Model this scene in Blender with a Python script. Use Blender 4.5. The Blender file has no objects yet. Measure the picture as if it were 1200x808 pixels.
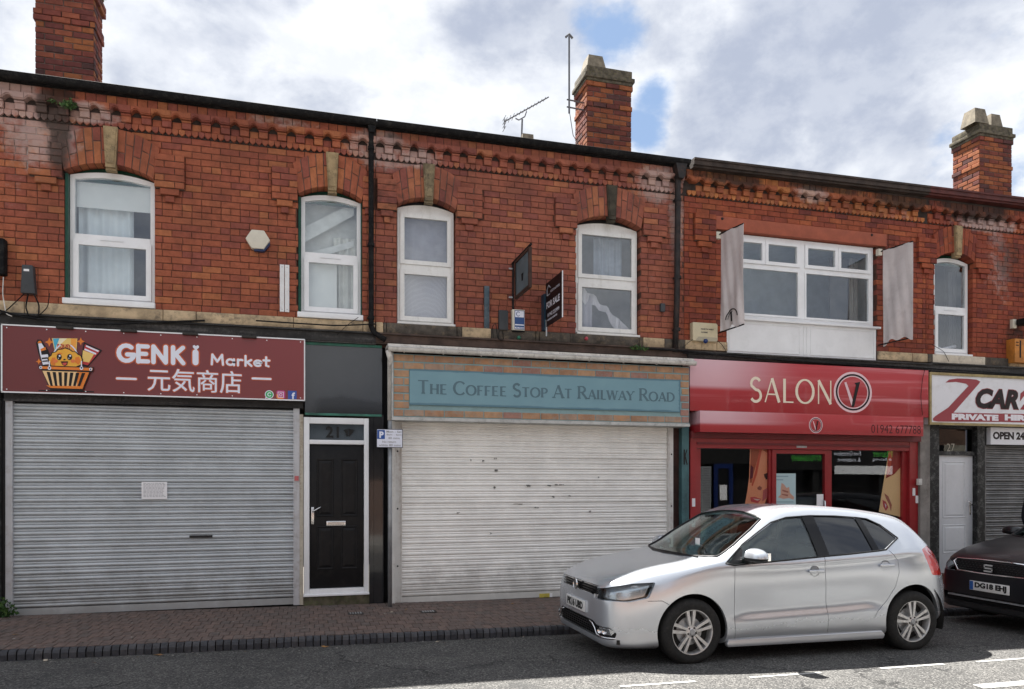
import bpy, bmesh, math, random
from mathutils import Vector, Matrix
random.seed(7)
SC = bpy.context.scene
COL = SC.collection
R = math.radians
# ------------------------------------------------------------------ camera
PSI = R(15.656); CAMY = -9.71; CAMH = 1.55; FPX = 866.0
cam = bpy.data.cameras.new('camera'); cam.sensor_width = 36; cam.lens = FPX / 1200 * 36
cam.shift_y = 161 / 1200; cam.clip_end = 2000; cam.clip_start = .05
camo = bpy.data.objects.new('camera', cam); COL.objects.link(camo)
camo.location = (0, CAMY, CAMH); camo.rotation_euler = (R(90), 0, -PSI)
SC.camera = camo
# ------------------------------------------------------------------ light
SUNV = Vector((-.24, .80, 1.38)).normalized()        # towards the sun: high, behind the terrace
EL = math.asin(SUNV.z); AZ = math.atan2(SUNV.x, SUNV.y)
sun = bpy.data.lights.new('sun', 'SUN'); sun.energy = 3.5; sun.angle = R(.53); sun.color = (1, .965, .91)
suno = bpy.data.objects.new('sun', sun); COL.objects.link(suno)
suno.rotation_euler = SUNV.to_track_quat('Z', 'Y').to_euler()
SC.view_settings.view_transform = 'Standard'; SC.view_settings.look = 'None'
SC.view_settings.exposure = 2.5; SC.view_settings.gamma = 1

class NT:
    """small helper for node trees"""
    def __init__(s, nt): s.nt = nt; s.n = nt.nodes; s.l = nt.links
    def add(s, t, **kw):
        n = s.n.new(t)
        for k, v in kw.items(): setattr(n, k, v)
        return n
    def link(s, a, b): s.l.new(a, b)
    def inp(s, sock, v):
        if v is None: return
        if isinstance(v, bpy.types.NodeSocket): s.l.new(v, sock)
        else:
            if isinstance(v, (tuple, list)) and len(v) == 3 and sock.type == 'RGBA': v = (*v, 1)
            sock.default_value = v
    def math(s, op, a, b=None, c=None, clamp=False):
        n = s.add('ShaderNodeMath', operation=op, use_clamp=clamp)
        s.inp(n.inputs[0], a); s.inp(n.inputs[1], b); s.inp(n.inputs[2], c)
        return n.outputs[0]
    def vmath(s, op, a, b=None):
        n = s.add('ShaderNodeVectorMath', operation=op)
        s.inp(n.inputs[0], a); s.inp(n.inputs[1], b)
        return n.outputs['Value'] if op in ('DOT_PRODUCT', 'LENGTH', 'DISTANCE') else n.outputs[0]
    def mix(s, f, a, b, mode='MIX'):
        n = s.add('ShaderNodeMix', data_type='RGBA', blend_type=mode)
        s.inp(n.inputs[0], f); s.inp(n.inputs[6], a); s.inp(n.inputs[7], b)
        return n.outputs[2]
    def noise(s, vec, scale, detail=4, rough=.55, out=0, dist=0):
        n = s.add('ShaderNodeTexNoise'); s.inp(n.inputs['Vector'], vec)
        n.inputs['Scale'].default_value = scale; n.inputs['Detail'].default_value = detail
        n.inputs['Roughness'].default_value = rough; n.inputs['Distortion'].default_value = dist
        return n.outputs[out]
    def ramp(s, v, lo, hi, smooth=True):
        n = s.add('ShaderNodeMapRange', interpolation_type='SMOOTHSTEP' if smooth else 'LINEAR')
        s.inp(n.inputs[0], v); n.inputs[1].default_value = lo; n.inputs[2].default_value = hi
        return n.outputs[0]

# ------------------------------------------------------------------ sky
w = bpy.data.worlds.new('World'); SC.world = w; w.use_nodes = True
T = NT(w.node_tree); bgn = T.n['Background']; bgn.inputs[1].default_value = .1
sky = T.add('ShaderNodeTexSky', sky_type='NISHITA', sun_disc=False, sun_elevation=EL, sun_rotation=AZ)
sky.air_density = 1.0; sky.dust_density = .6; sky.ozone_density = 2
geo = T.add('ShaderNodeTexCoord').outputs['Generated']
dirn = T.vmath('NORMALIZE', geo)
sep = T.add('ShaderNodeSeparateXYZ'); T.link(dirn, sep.inputs[0])
def pdir(px, py):
    f = Vector((math.sin(PSI), math.cos(PSI), 0)); r = Vector((math.cos(PSI), -math.sin(PSI), 0))
    return (f + r * ((px - 600) / FPX) + Vector((0, 0, (565 - py) / FPX))).normalized()
zc = T.math('ADD', T.math('MAXIMUM', sep.outputs[2], 0.0), .22)
pl = T.add('ShaderNodeCombineXYZ')
T.link(T.math('DIVIDE', sep.outputs[0], zc), pl.inputs[0]); T.link(T.math('DIVIDE', sep.outputs[1], zc), pl.inputs[1])
pv = pl.outputs[0]
mpd = T.add('ShaderNodeMapping'); T.link(dirn, mpd.inputs[0]); mpd.inputs[3].default_value = (1, 1, 1.5); mpd.inputs[1].default_value = (3.1, 1.7, .4); dv = mpd.outputs[0]
n1 = T.noise(dv, 3.5, 10, .55, dist=.0)
n2 = T.noise(dv, 12, 8, .60, dist=.0)
n3 = T.noise(dv, 2.2, 3, .5)
cov = T.math('ADD', T.math('MULTIPLY', n1, .75), T.math('MULTIPLY', n2, .32))
# broad shape of the cloud cover: where the blue opens in it
gap = None
for px, py, rad, st in ((722, 40, .065, .42), (692, 14, .05, .36), (768, 108, .05, .40), (752, 150, .045, .38), (600, -5, .03, .12),
                        (1108, 185, .05, .26), (1192, 195, .07, .28), (1190, 30, .10, .16), (820, 165, .06, .20),
                        (1500, 80, .25, .25)):
    d = T.vmath('DISTANCE', dirn, tuple(pdir(px, py)))
    g = T.math('MULTIPLY', T.math('SUBTRACT', 1.0, T.ramp(d, 0, rad * 1.7)), st)
    gap = g if gap is None else T.math('MAXIMUM', gap, g)
cover = T.math('SUBTRACT', T.math('ADD', cov, .20), gap)
mask = T.ramp(cover, .36, .50)
shade = T.math('ADD', T.math('MULTIPLY', T.ramp(n2, .38, .60), .24), T.math('MULTIPLY', T.ramp(T.noise(dv, 3.9, 10, .55, dist=.15), .40, .58), .76))
thick = T.ramp(n3, .35, .65)
cl = T.mix(shade, (.90, 1.00, 1.24), (1.90, 1.95, 2.03))
skyc = T.mix(.93, sky.outputs[0], (.55, .78, 1.18))
fin = T.mix(mask, skyc, cl)
T.link(fin, bgn.inputs[0])

# ------------------------------------------------------------------ materials
def srgb(r, g, b):
    f = lambda c: (c / 12.92 if c <= .04045 else ((c + .055) / 1.055) ** 2.4)
    return tuple(f(v / 255) for v in (r, g, b))
MATS = {}
def mat(name, col=(.5, .5, .5), rough=.6, metal=0., grime=0., var=.12, scale=6., bump=.0, bscale=60., coat=0., dirt=0., dirtcol=(.05, .045, .04), streak=False, spec=None, emit=None):
    """plain procedural material: base colour, soft mottling, fine relief, optional grime"""
    if name in MATS: return MATS[name]
    m = bpy.data.materials.new(name); m.use_nodes = True; t = NT(m.node_tree); b = t.n['Principled BSDF']
    pos = t.add('ShaderNodeNewGeometry').outputs['Position']
    n = t.noise(pos, scale, 5, .6)
    c = t.mix(t.ramp(n, .3, .7), tuple(v * (1 - var) for v in col), tuple(min(1, v * (1 + var)) for v in col))
    if dirt:
        p2 = pos
        if streak:
            mp = t.add('ShaderNodeMapping'); t.link(pos, mp.inputs[0]); mp.inputs[3].default_value = (1, 1, .12) if streak == 'v' else (.08, 1, 1.6)
            p2 = mp.outputs[0]
        dn = t.math('ADD', t.math('MULTIPLY', t.noise(p2, scale * 1.7, 7, .68), .7), t.math('MULTIPLY', t.noise(pos, scale * 7, 4, .6), .3))
        c = t.mix(t.math('MULTIPLY', t.ramp(dn, .47, .68), dirt), c, dirtcol)
    if grime:      # road splash on the lowest half metre, with its own ragged edge
        sz = t.add('ShaderNodeSeparateXYZ'); t.link(pos, sz.inputs[0]); gn = t.noise(pos, 3.5, 7, .7)
        c = t.mix(t.math('MULTIPLY', t.math('SUBTRACT', 1.0, t.ramp(t.math('ADD', sz.outputs[2], t.math('MULTIPLY', t.math('SUBTRACT', gn, .5), 1.1)), .0, .55)), grime), c, (.15, .135, .115))
    t.inp(b.inputs['Base Color'], c)
    b.inputs['Specular IOR Level'].default_value = .5 if max(col) > .1 else .3; b.inputs['Roughness'].default_value = rough; b.inputs['Metallic'].default_value = metal
    if var: t.inp(b.inputs['Roughness'], t.math('ADD', rough - .06, t.math('MULTIPLY', n, .12)))
    b.inputs['Coat Weight'].default_value = coat; b.inputs['Coat Roughness'].default_value = .04
    if spec is not None: b.inputs['Specular IOR Level'].default_value = spec
    if bump:
        bn = t.add('ShaderNodeBump'); bn.inputs['Strength'].default_value = bump; bn.inputs['Distance'].default_value = .004
        t.link(t.noise(pos, bscale, 5, .65), bn.inputs['Height']); t.link(bn.outputs[0], b.inputs['Normal'])
    MATS[name] = m
    return m

# stains in the brickwork: (x, z, half width, half height, strength)
WHITE = [(-3.25, 5.95, .45, .35, .9), (-2.95, 5.55, .45, .45, .8), (-2.5, 5.86, .45, .12, .8), (-3.3, 4.9, .5, .4, .35), (.95, 5.86, .45, .26, .8), (1.35, 5.8, .5, .16, .75),
         (4.9, 5.85, .45, .3, .8), (5.2, 5.3, .14, .8, .7), (4.85, 4.35, .35, .35, .35), (5.0, 3.75, .3, .25, .3), (7.5, 5.95, .4, .14, .8), (10.9, 5.82, .7, .13, .9),
         (11.2, 5.2, .35, .8, .55), (9.0, 5.8, .5, .14, .4), (1.75, 4.05, .5, .25, .12), (3.0, 4.75, .6, .5, .25), (11.4, 4.3, .25, .5, .3), (-.3, 6.05, .5, .1, .6), (6.1, 4.6, .25, .6, .25)]
DARK = [(-2.78, 5.92, .22, .38, .95), (-2.75, 5.5, .14, .5, .85), (1.05, 5.25, .3, .3, .55), (1.25, 6.0, .4, .18, .55), (4.6, 5.62, .5, .25, .45), (6.0, 6.05, .7, .16, .85),
        (7.7, 6.08, .8, .1, .8), (9.2, 6.05, .8, .18, .8), (10.6, 6.02, .9, .2, .9), (11.4, 5.3, .35, .45, .6), (11.55, 3.95, .3, .5, .7), (2.25, 4.1, .2, .35, .4), (3.1, 4.0, .5, .3, .3), (5.05, 4.6, .12, .9, .45)]
def stain_group():
    g = bpy.data.node_groups.new('stains', 'ShaderNodeTree')
    g.interface.new_socket('white', in_out='OUTPUT', socket_type='NodeSocketFloat')
    g.interface.new_socket('dark', in_out='OUTPUT', socket_type='NodeSocketFloat')
    t = NT(g); out = t.add('NodeGroupOutput')
    pos = t.add('ShaderNodeNewGeometry').outputs['Position']
    sp = t.add('ShaderNodeSeparateXYZ'); t.link(pos, sp.inputs[0])
    nz = t.noise(pos, 4.2, 8, .72); nz2 = t.noise(pos, 14, 5, .65)
    nn = t.math('ADD', t.math('MULTIPLY', nz, .65), t.math('MULTIPLY', nz2, .35))
    for k, lst in enumerate((WHITE, DARK)):
        acc = None
        for x, z, rx, rz, s in lst:
            a = t.math('MULTIPLY', t.math('SUBTRACT', sp.outputs[0], x), 1 / rx); b = t.math('MULTIPLY', t.math('SUBTRACT', sp.outputs[2], z), 1 / rz)
            d = t.math('ADD', t.math('MULTIPLY', a, a), t.math('MULTIPLY', b, b))
            e = t.math('MULTIPLY', t.math('DIVIDE', 1.0, t.math('ADD', t.math('MULTIPLY', d, t.math('MULTIPLY', d, .9)), 1.0)), s)
            acc = e if acc is None else t.math('MAXIMUM', acc, e)
        v = t.math('ADD', t.math('MULTIPLY', acc, .55), t.math('SUBTRACT', nn, .5))
        t.link(t.ramp(v, .20, .46), out.inputs[k])
    return g
STG = stain_group()
def brickmat(name, col, rough=.85, stains=True, wh=.55):
    if name in MATS: return MATS[name]
    m = bpy.data.materials.new(name); m.use_nodes = True; t = NT(m.node_tree); b = t.n['Principled BSDF']
    pos = t.add('ShaderNodeNewGeometry').outputs['Position']
    n = t.noise(pos, 11, 5, .7); f = t.noise(pos, 90, 3, .7)
    c = t.mix(t.ramp(n, .3, .72), tuple(v * .78 for v in col), tuple(v * 1.18 for v in col))
    c = t.mix(t.math('MULTIPLY', t.ramp(f, .56, .72), .45), c, tuple(v * .35 for v in col))
    c = t.mix(t.math('MULTIPLY', t.ramp(t.noise(pos, 1.3, 4, .6), .42, .68), .5), c, tuple(v * q for v, q in zip(col, (.42, .50, .60))))
    if stains:
        g = t.add('ShaderNodeGroup'); g.node_tree = STG
        c = t.mix(t.math('MULTIPLY', g.outputs[0], wh), c, (.50, .42, .39))
        c = t.mix(t.math('MULTIPLY', g.outputs[1], .85), c, (.028, .022, .018))
    t.inp(b.inputs['Base Color'], c); b.inputs['Roughness'].default_value = rough; b.inputs['Specular IOR Level'].default_value = .25
    bn = t.add('ShaderNodeBump'); bn.inputs['Strength'].default_value = .55; bn.inputs['Distance'].default_value = .004
    t.link(t.math('ADD', t.noise(pos, 45, 5, .7), t.math('MULTIPLY', f, .5)), bn.inputs['Height']); t.link(bn.outputs[0], b.inputs['Normal'])
    MATS[name] = m
    return m
def glassmat(name, tint=(.75, .8, .8), k=1.7, rough=.0):
    m = bpy.data.materials.new(name); m.use_nodes = True; t = NT(m.node_tree); t.n.remove(t.n['Principled BSDF'])
    ge = t.add('ShaderNodeNewGeometry'); cs = t.math('ABSOLUTE', t.vmath('DOT_PRODUCT', ge.outputs['Normal'], ge.outputs['Incoming']))
    f0 = .024 * k; fr = t.math('ADD', f0, t.math('MULTIPLY', 1 - f0, t.math('POWER', t.math('SUBTRACT', 1.0, cs, clamp=True), 5.0)))
    tr = t.add('ShaderNodeBsdfTransparent'); t.inp(tr.inputs[0], tint)
    gl = t.add('ShaderNodeBsdfGlossy'); t.inp(gl.inputs[0], (.95, .97, 1)); gl.inputs['Roughness'].default_value = rough
    bn = t.add('ShaderNodeBump'); bn.inputs['Strength'].default_value = .035; bn.inputs['Distance'].default_value = .01
    t.link(t.noise(t.add('ShaderNodeNewGeometry').outputs['Position'], 1.6, 1, .4), bn.inputs['Height']); t.link(bn.outputs[0], gl.inputs['Normal'])
    mx = t.add('ShaderNodeMixShader'); t.inp(mx.inputs[0], fr)
    t.link(tr.outputs[0], mx.inputs[1]); t.link(gl.outputs[0], mx.inputs[2]); t.link(mx.outputs[0], t.n['Material Output'].inputs[0])
    return m
MORTAR = mat('mortar', (.115, .085, .072), .95, var=.4, scale=9, bump=.6, bscale=80)
UPVC = mat('white upvc', (.80, .81, .82), .35, var=.04, scale=3, dirt=.12, dirtcol=(.4, .4, .37))
OLDWHITE = mat('weathered white paint', (.62, .60, .56), .6, var=.12, scale=8, bump=.3, dirt=.6, dirtcol=(.16, .14, .12), streak='v')
STONE = mat('sandstone', (.46, .35, .22), .9, var=.3, scale=5, bump=.6, dirt=.75, dirtcol=(.09, .075, .06))
KEYST = mat('keystone sandstone', (.33, .24, .13), .9, var=.25, scale=9, bump=.5, dirt=.7, dirtcol=(.06, .05, .03))
DSTONE = mat('soot blackened stone', (.075, .065, .055), .9, var=.4, scale=7, bump=.8, dirt=.5, dirtcol=(.25, .19, .12))
TIMBER = mat('old black painted timber', (.026, .025, .024), .65, var=.4, scale=5, bump=.7, bscale=30, dirt=.6, dirtcol=(.16, .15, .145), streak='h')
BTIMBER = mat('old brown timber', (.075, .05, .04), .75, var=.35, scale=6, bump=.6, dirt=.5, dirtcol=(.02, .02, .02), streak='h')
BPVC = mat('black plastic', (.012, .012, .013), .8, spec=.1, var=.2, scale=10, dirt=.3, dirtcol=(.09, .085, .075))
GREEN = mat('dark green paint', (.008, .055, .035), .45, var=.2)
BLACKP = mat('black painted wood', (.012, .012, .013), .4, var=.2, scale=4, bump=.2)
DARK_IN = mat('dark interior', (.02, .02, .022), .9)
ROOMGREY = mat('room wall', (.22, .23, .24), .9)
STEEL = mat('galvanised steel', (.42, .43, .44), .45, metal=.6, var=.15, scale=12)
GLASS = glassmat('window glass', (.95, .97, .97), 3.4)
SHOPGLASS = glassmat('shop window glass', (.93, .94, .94), 1.5)

# ------------------------------------------------------------------ mesh building
class MB:
    def __init__(s): s.v = []; s.f = []; s.m = []; s.cm = 0
    def face(s, *pts):
        i = len(s.v); s.v += [tuple(p) for p in pts]; s.f.append(tuple(range(i, i + len(pts)))); s.m.append(s.cm); return s
    def box(s, x0, x1, y0, y1, z0, z1):
        i = len(s.v)
        s.v += [(x, y, z) for z in (z0, z1) for y in (y0, y1) for x in (x0, x1)]
        for q in ((0, 1, 5, 4), (1, 3, 7, 5), (3, 2, 6, 7), (2, 0, 4, 6), (4, 5, 7, 6), (2, 3, 1, 0)):
            s.f.append(tuple(i + k for k in q)); s.m.append(s.cm)
        return s
    def prism(s, pts, y0, y1):
        """pts (x,z) anticlockwise seen from the street; extruded from y0 (front) to y1"""
        a = sum(p[0] * q[1] - q[0] * p[1] for p, q in zip(pts, pts[1:] + pts[:1]))
        if a < 0: pts = pts[::-1]
        n = len(pts); i = len(s.v)
        s.v += [(x, y0, z) for x, z in pts] + [(x, y1, z) for x, z in pts]
        s.f.append(tuple(i + k for k in range(n))); s.f.append(tuple(i + n + k for k in reversed(range(n)))); s.m += [s.cm] * 2
        for k in range(n):
            j = (k + 1) % n; s.f.append((i + j, i + k, i + n + k, i + n + j)); s.m.append(s.cm)
        return s
    def tube(s, pts, r, n=8, caps=True):
        pts = [Vector(p) for p in pts]; rings = []; up = Vector((0, 0, 1))
        prev = None
        for k, p in enumerate(pts):
            d = ((pts[min(k + 1, len(pts) - 1)] - p).normalized() + (p - pts[max(k - 1, 0)]).normalized())
            if d.length < 1e-6: d = pts[min(k + 1, len(pts) - 1)] - p
            d.normalize()
            if prev is None:
                a = d.cross(up if abs(d.z) < .9 else Vector((1, 0, 0))).normalized()
            else:
                a = (prev - d * prev.dot(d)).normalized()
            prev = a; b = d.cross(a); i = len(s.v); rr = r[k] if isinstance(r, (list, tuple)) else r
            s.v += [tuple(p + a * (rr * math.cos(t * 2 * math.pi / n)) + b * (rr * math.sin(t * 2 * math.pi / n))) for t in range(n)]
            rings.append(i)
        for i, j in zip(rings, rings[1:]):
            for t in range(n):
                u = (t + 1) % n; s.f.append((i + t, i + u, j + u, j + t)); s.m.append(s.cm)
        if caps:
            s.f.append(tuple(rings[0] + t for t in reversed(range(n)))); s.f.append(tuple(rings[-1] + t for t in range(n))); s.m += [s.cm] * 2
        return s
    def lathe(s, prof, n=32, c=(0, 0, 0), axis='y'):
        """prof list of (radius, axial)"""
        i = len(s.v); k = len(prof)
        for t in range(n):
            a = 2 * math.pi * t / n
            for r, h in prof:
                if axis == 'y': s.v.append((c[0] + r * math.cos(a), c[1] + h, c[2] + r * math.sin(a)))
                else: s.v.append((c[0] + r * math.cos(a), c[1] + r * math.sin(a), c[2] + h))
        for t in range(n):
            u = (t + 1) % n
            for q in range(k - 1):
                s.f.append((i + t * k + q, i + u * k + q, i + u * k + q + 1, i + t * k + q + 1)); s.m.append(s.cm)
        return s
    def mesh(s, name, mats, smooth=False):
        me = bpy.data.meshes.new(name); me.from_pydata(s.v, [], s.f)
        for m in (mats if isinstance(mats, (list, tuple)) else [mats]): me.materials.append(m)
        me.polygons.foreach_set('material_index', s.m)
        if smooth: me.polygons.foreach_set('use_smooth', [True] * len(s.f))
        me.update(); return me
    def build(s, name, mats, parent=None, smooth=False, **props):
        return link(name, s.mesh(name, mats, smooth), parent, **props)
    def smoothbuild(s, name, mats, parent=None, ang=35, **props):
        o = s.build(name, mats, parent, **props)
        autosmooth(o.data, ang); return o
def autosmooth(me, ang=35):
    bm = bmesh.new(); bm.from_mesh(me); bmesh.ops.remove_doubles(bm, verts=bm.verts, dist=1e-5); bmesh.ops.recalc_face_normals(bm, faces=bm.faces)
    for f in bm.faces: f.smooth = True
    for e in bm.edges:
        if len(e.link_faces) != 2 or e.calc_face_angle(0) > R(ang): e.smooth = False
    bm.to_mesh(me); bm.free()
ORG = {}
def link(name, me, parent=None, **props):
    o = bpy.data.objects.new(name, me); COL.objects.link(o)
    if parent:
        o.parent = parent
        if parent.name in ORG: o.matrix_parent_inverse = Matrix.Translation(-ORG[parent.name])
    for k, v in props.items(): o[k] = v
    return o
def thing(name, label, cat, loc=(0, 0, 0), group=None):
    o = bpy.data.objects.new(name, None); COL.objects.link(o); o.location = loc; o.empty_display_size = .1
    ORG[o.name] = Vector(loc); o['label'] = label; o['category'] = cat
    if group: o['group'] = group
    return o
def tag(o, label, cat, group=None):
    o['label'] = label; o['category'] = cat
    if group: o['group'] = group
    return o
def tofar(n): return n
# ---- lettering -------------------------------------------------------------
def textmesh(s, x, z, y, hgt, m, parent, name='lettering', width=None, bold=0., shear=0., depth=.003, flip=False, bynums=None):
    """letters set with their lower left corner at (x, z) on the plane y, hgt tall and width wide"""
    cu = bpy.data.curves.new(name, 'FONT'); cu.body = s; cu.size = 1; cu.offset = bold; cu.shear = shear; cu.resolution_u = 3; cu.extrude = .5
    o = bpy.data.objects.new(name, cu); COL.objects.link(o)
    dg = bpy.context.evaluated_depsgraph_get(); me = bpy.data.meshes.new_from_object(o.evaluated_get(dg))
    bpy.data.objects.remove(o)
    xs = [v.co.x for v in me.vertices]; ys = [v.co.y for v in me.vertices]
    if not xs: return None
    x0, x1, y0, y1 = min(xs), max(xs), min(ys), max(ys); sz = hgt / (y1 - y0); sx = (width / (x1 - x0)) if width else sz
    for v in me.vertices:
        a, b, c = v.co
        if flip: v.co = (x - (a - x0) * sx, y + c * depth, z + (b - y0) * sz)
        else: v.co = (x + (a - x0) * sx, y - c * depth, z + (b - y0) * sz)
    me.name = name; me.materials.clear(); me.materials.append(m)
    return link(name, me, parent)
def arc(cx, cz, rx, rz, a0, a1, n=14): return [(cx + rx * math.cos(R(a0 + (a1 - a0) * k / n)), cz + rz * math.sin(R(a0 + (a1 - a0) * k / n))) for k in range(n + 1)]
# glyph: advance width, strokes (points, weight 0 thin..1 thick or None for by direction), serif spots
GL = {
 'T': (.78, [([(.04, .97), (.74, .97)], None), ([(.39, 0), (.39, 1)], None)], [(.39, 0)]),
 'H': (.86, [([(.14, 0), (.14, 1)], None), ([(.72, 0), (.72, 1)], None), ([(.14, .5), (.72, .5)], None)], [(.14, 0), (.14, 1), (.72, 0), (.72, 1)]),
 'E': (.70, [([(.14, 0), (.14, 1)], None), ([(.14, .97), (.60, .97)], None), ([(.14, .5), (.52, .5)], None), ([(.14, .03), (.62, .03)], None)], [(.14, 0), (.14, 1)]),
 'F': (.64, [([(.14, 0), (.14, 1)], None), ([(.14, .97), (.60, .97)], None), ([(.14, .5), (.50, .5)], None)], [(.14, 0), (.14, 1)]),
 'C': (.84, [(arc(.47, .5, .40, .49, 42, 318), None)], []),
 'O': (.96, [(arc(.48, .5, .42, .49, 0, 360, 22), None)], []),
 'S': (.62, [(arc(.31, .74, .22, .24, 30, 200, 8) + [(.31, .50)] + arc(.31, .26, .24, .25, 60, -150, 10), .8)], []),
 'P': (.66, [([(.14, 0), (.14, 1)], None), ([(.14, .97)] + arc(.34, .72, .26, .25, 90, -90, 10) + [(.14, .47)], None)], [(.14, 0), (.14, 1)]),
 'R': (.76, [([(.14, 0), (.14, 1)], None), ([(.14, .97)] + arc(.34, .74, .24, .23, 90, -90, 10) + [(.14, .51)], None), ([(.36, .5), (.72, .0)], .9)], [(.14, 0), (.14, 1), (.72, 0)]),
 'A': (.82, [([(.08, 0), (.41, 1)], .0), ([(.41, 1), (.76, 0)], 1.), ([(.2, .33), (.63, .33)], 0)], [(.08, 0), (.76, 0)]),
 'I': (.34, [([(.17, 0), (.17, 1)], None)], [(.17, 0), (.17, 1)]),
 'L': (.62, [([(.14, 0), (.14, 1)], None), ([(.14, .03), (.58, .03)], None)], [(.14, 0), (.14, 1)]),
 'W': (1.12, [([(.04, 1), (.30, 0)], 1), ([(.30, 0), (.54, 1)], 0), ([(.54, 1), (.80, 0)], 1), ([(.80, 0), (1.06, 1)], 0)], [(.04, 1), (.54, 1), (1.06, 1)]),
 'Y': (.76, [([(.04, 1), (.38, .46)], 1), ([(.38, .46), (.72, 1)], 0), ([(.38, 0), (.38, .46)], None)], [(.04, 1), (.72, 1), (.38, 0)]),
 'D': (.88, [([(.14, 0), (.14, 1)], None), ([(.14, .97)] + arc(.34, .5, .46, .47, 90, -90, 14) + [(.14, .03)], None)], [(.14, 0), (.14, 1)]),
 'N': (.92, [([(.14, 0), (.14, 1)], .0), ([(.14, 1), (.76, 0)], 1), ([(.76, 0), (.76, 1)], 0)], [(.14, 0), (.76, 1)]),
 'K': (.78, [([(.16, 0), (.16, 1)], None), ([(.66, 1), (.2, .48)], .5), ([(.3, .56), (.68, 0)], .9)], []),
 'G': (.86, [(arc(.46, .5, .38, .48, 50, 350) , None), ([(.84, .42), (.5, .42)], None)], []),
 'i': (.34, [([(.17, 0), (.17, .6)], None)], []),
 'M': (.98, [([(.12, 0), (.16, 1)], None), ([(.16, 1), (.48, .3)], None), ([(.48, .3), (.8, 1)], None), ([(.8, 1), (.86, 0)], None)], []),
 'a': (.66, [(arc(.32, .3, .24, .28, 0, 360, 14), None), ([(.56, .6), (.56, 0)], None)], []),
 'r': (.46, [([(.12, .6), (.12, 0)], None), (arc(.32, .36, .2, .22, 170, 60, 6), None)], []),
 'k': (.6, [([(.12, 1), (.12, 0)], None), ([(.5, .6), (.14, .3)], None), ([(.22, .36), (.52, 0)], None)], []),
 'e': (.62, [([(.06, .3), (.54, .32)] + arc(.31, .3, .25, .28, 5, 310, 12), None)], []),
 't': (.5, [([(.2, .95), (.2, .1), (.36, .02)], None), ([(.02, .62), (.42, .62)], None)], []),
}
def stroketext(mb, s, x, z, y, hgt, width, thick, thin, serif=0., caps=False, small=.74, gap=.05):
    """letters drawn with a pen; lower-case input with caps=True gives small capitals"""
    tot = 0
    for ch in s:
        if ch == ' ': tot += .34; continue
        k = small if (caps and ch.islower()) else 1
        tot += GL[ch.upper() if caps else ch][0] * k + gap
    u = width / (tot - gap); cx = 0; cnt = 0
    for ch in s:
        if ch == ' ': cx += .34; continue
        k = small if (caps and ch.islower()) else 1
        adv, strokes, serifs = GL[ch.upper() if caps else ch]
        for pts, wt in strokes:
            P2 = [(x + (cx + px * k) * u, z + pz * k * hgt) for px, pz in pts]
            pens = []
            for a, b in zip(P2, P2[1:]):
                d = math.hypot(b[0] - a[0], b[1] - a[1]) or 1e-6
                q = abs(b[1] - a[1]) / d if wt is None else wt
                pens.append((thin + (thick - thin) * q) * hgt * (.5 + .5 * k) * .5)
            cnt += 1; yy = y - cnt % 7 * .0003
            L = []; Rr = []
            for j, p in enumerate(P2):
                a = P2[max(0, j - 1)]; b = P2[min(len(P2) - 1, j + 1)]
                if pts[0] == pts[-1] and j in (0, len(P2) - 1): a = P2[-2]; b = P2[1]
                d = math.hypot(b[0] - a[0], b[1] - a[1]) or 1e-6; nx, nz = -(b[1] - a[1]) / d, (b[0] - a[0]) / d
                wd = pens[min(j, len(pens) - 1)] if j == 0 else (pens[j - 1] + pens[min(j, len(pens) - 1)]) / 2
                L.append((p[0] + nx * wd, p[1] + nz * wd)); Rr.append((p[0] - nx * wd, p[1] - nz * wd))
            for j in range(len(P2) - 1):
                mb.face((Rr[j][0], yy, Rr[j][1]), (Rr[j + 1][0], yy, Rr[j + 1][1]), (L[j + 1][0], yy, L[j + 1][1]), (L[j][0], yy, L[j][1]))
            if serif < 0:      # round pen ends
                for j in (0, len(P2) - 1) if len(P2) > 3 else range(len(P2)):
                    r = pens[min(j, len(pens) - 1)]
                    mb.face(*[(P2[j][0] + r * math.cos(t * math.pi / 6), yy - .0001 * (j % 3 + 1), P2[j][1] + r * math.sin(t * math.pi / 6)) for t in range(12)])
        if serif > 0:
            for sx, sz in serifs:
                X = x + (cx + sx * k) * u; Z = z + sz * k * hgt; hw = serif * u * k; t = thin * hgt * .9
                z0, z1 = (Z, Z + t) if sz < .5 else (Z - t, Z)
                mb.face((X - hw, y - .0025, z0), (X + hw, y - .0025, z0), (X + hw, y - .0025, z1), (X - hw, y - .0025, z1))
        cx += adv * k + gap
    return mb
def flat(mb, pts, y):
    a = sum(p[0] * q[1] - q[0] * p[1] for p, q in zip(pts, pts[1:] + pts[:1]))
    if a < 0: pts = pts[::-1]
    mb.face(*[(p[0], y, p[1]) for p in pts]); return mb
def ell(cx, cz, rx, rz, n=20, a0=0): return [(cx + rx * math.cos(R(a0) + 2 * math.pi * t / n), cz + rz * math.sin(R(a0) + 2 * math.pi * t / n)) for t in range(n)]
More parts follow.
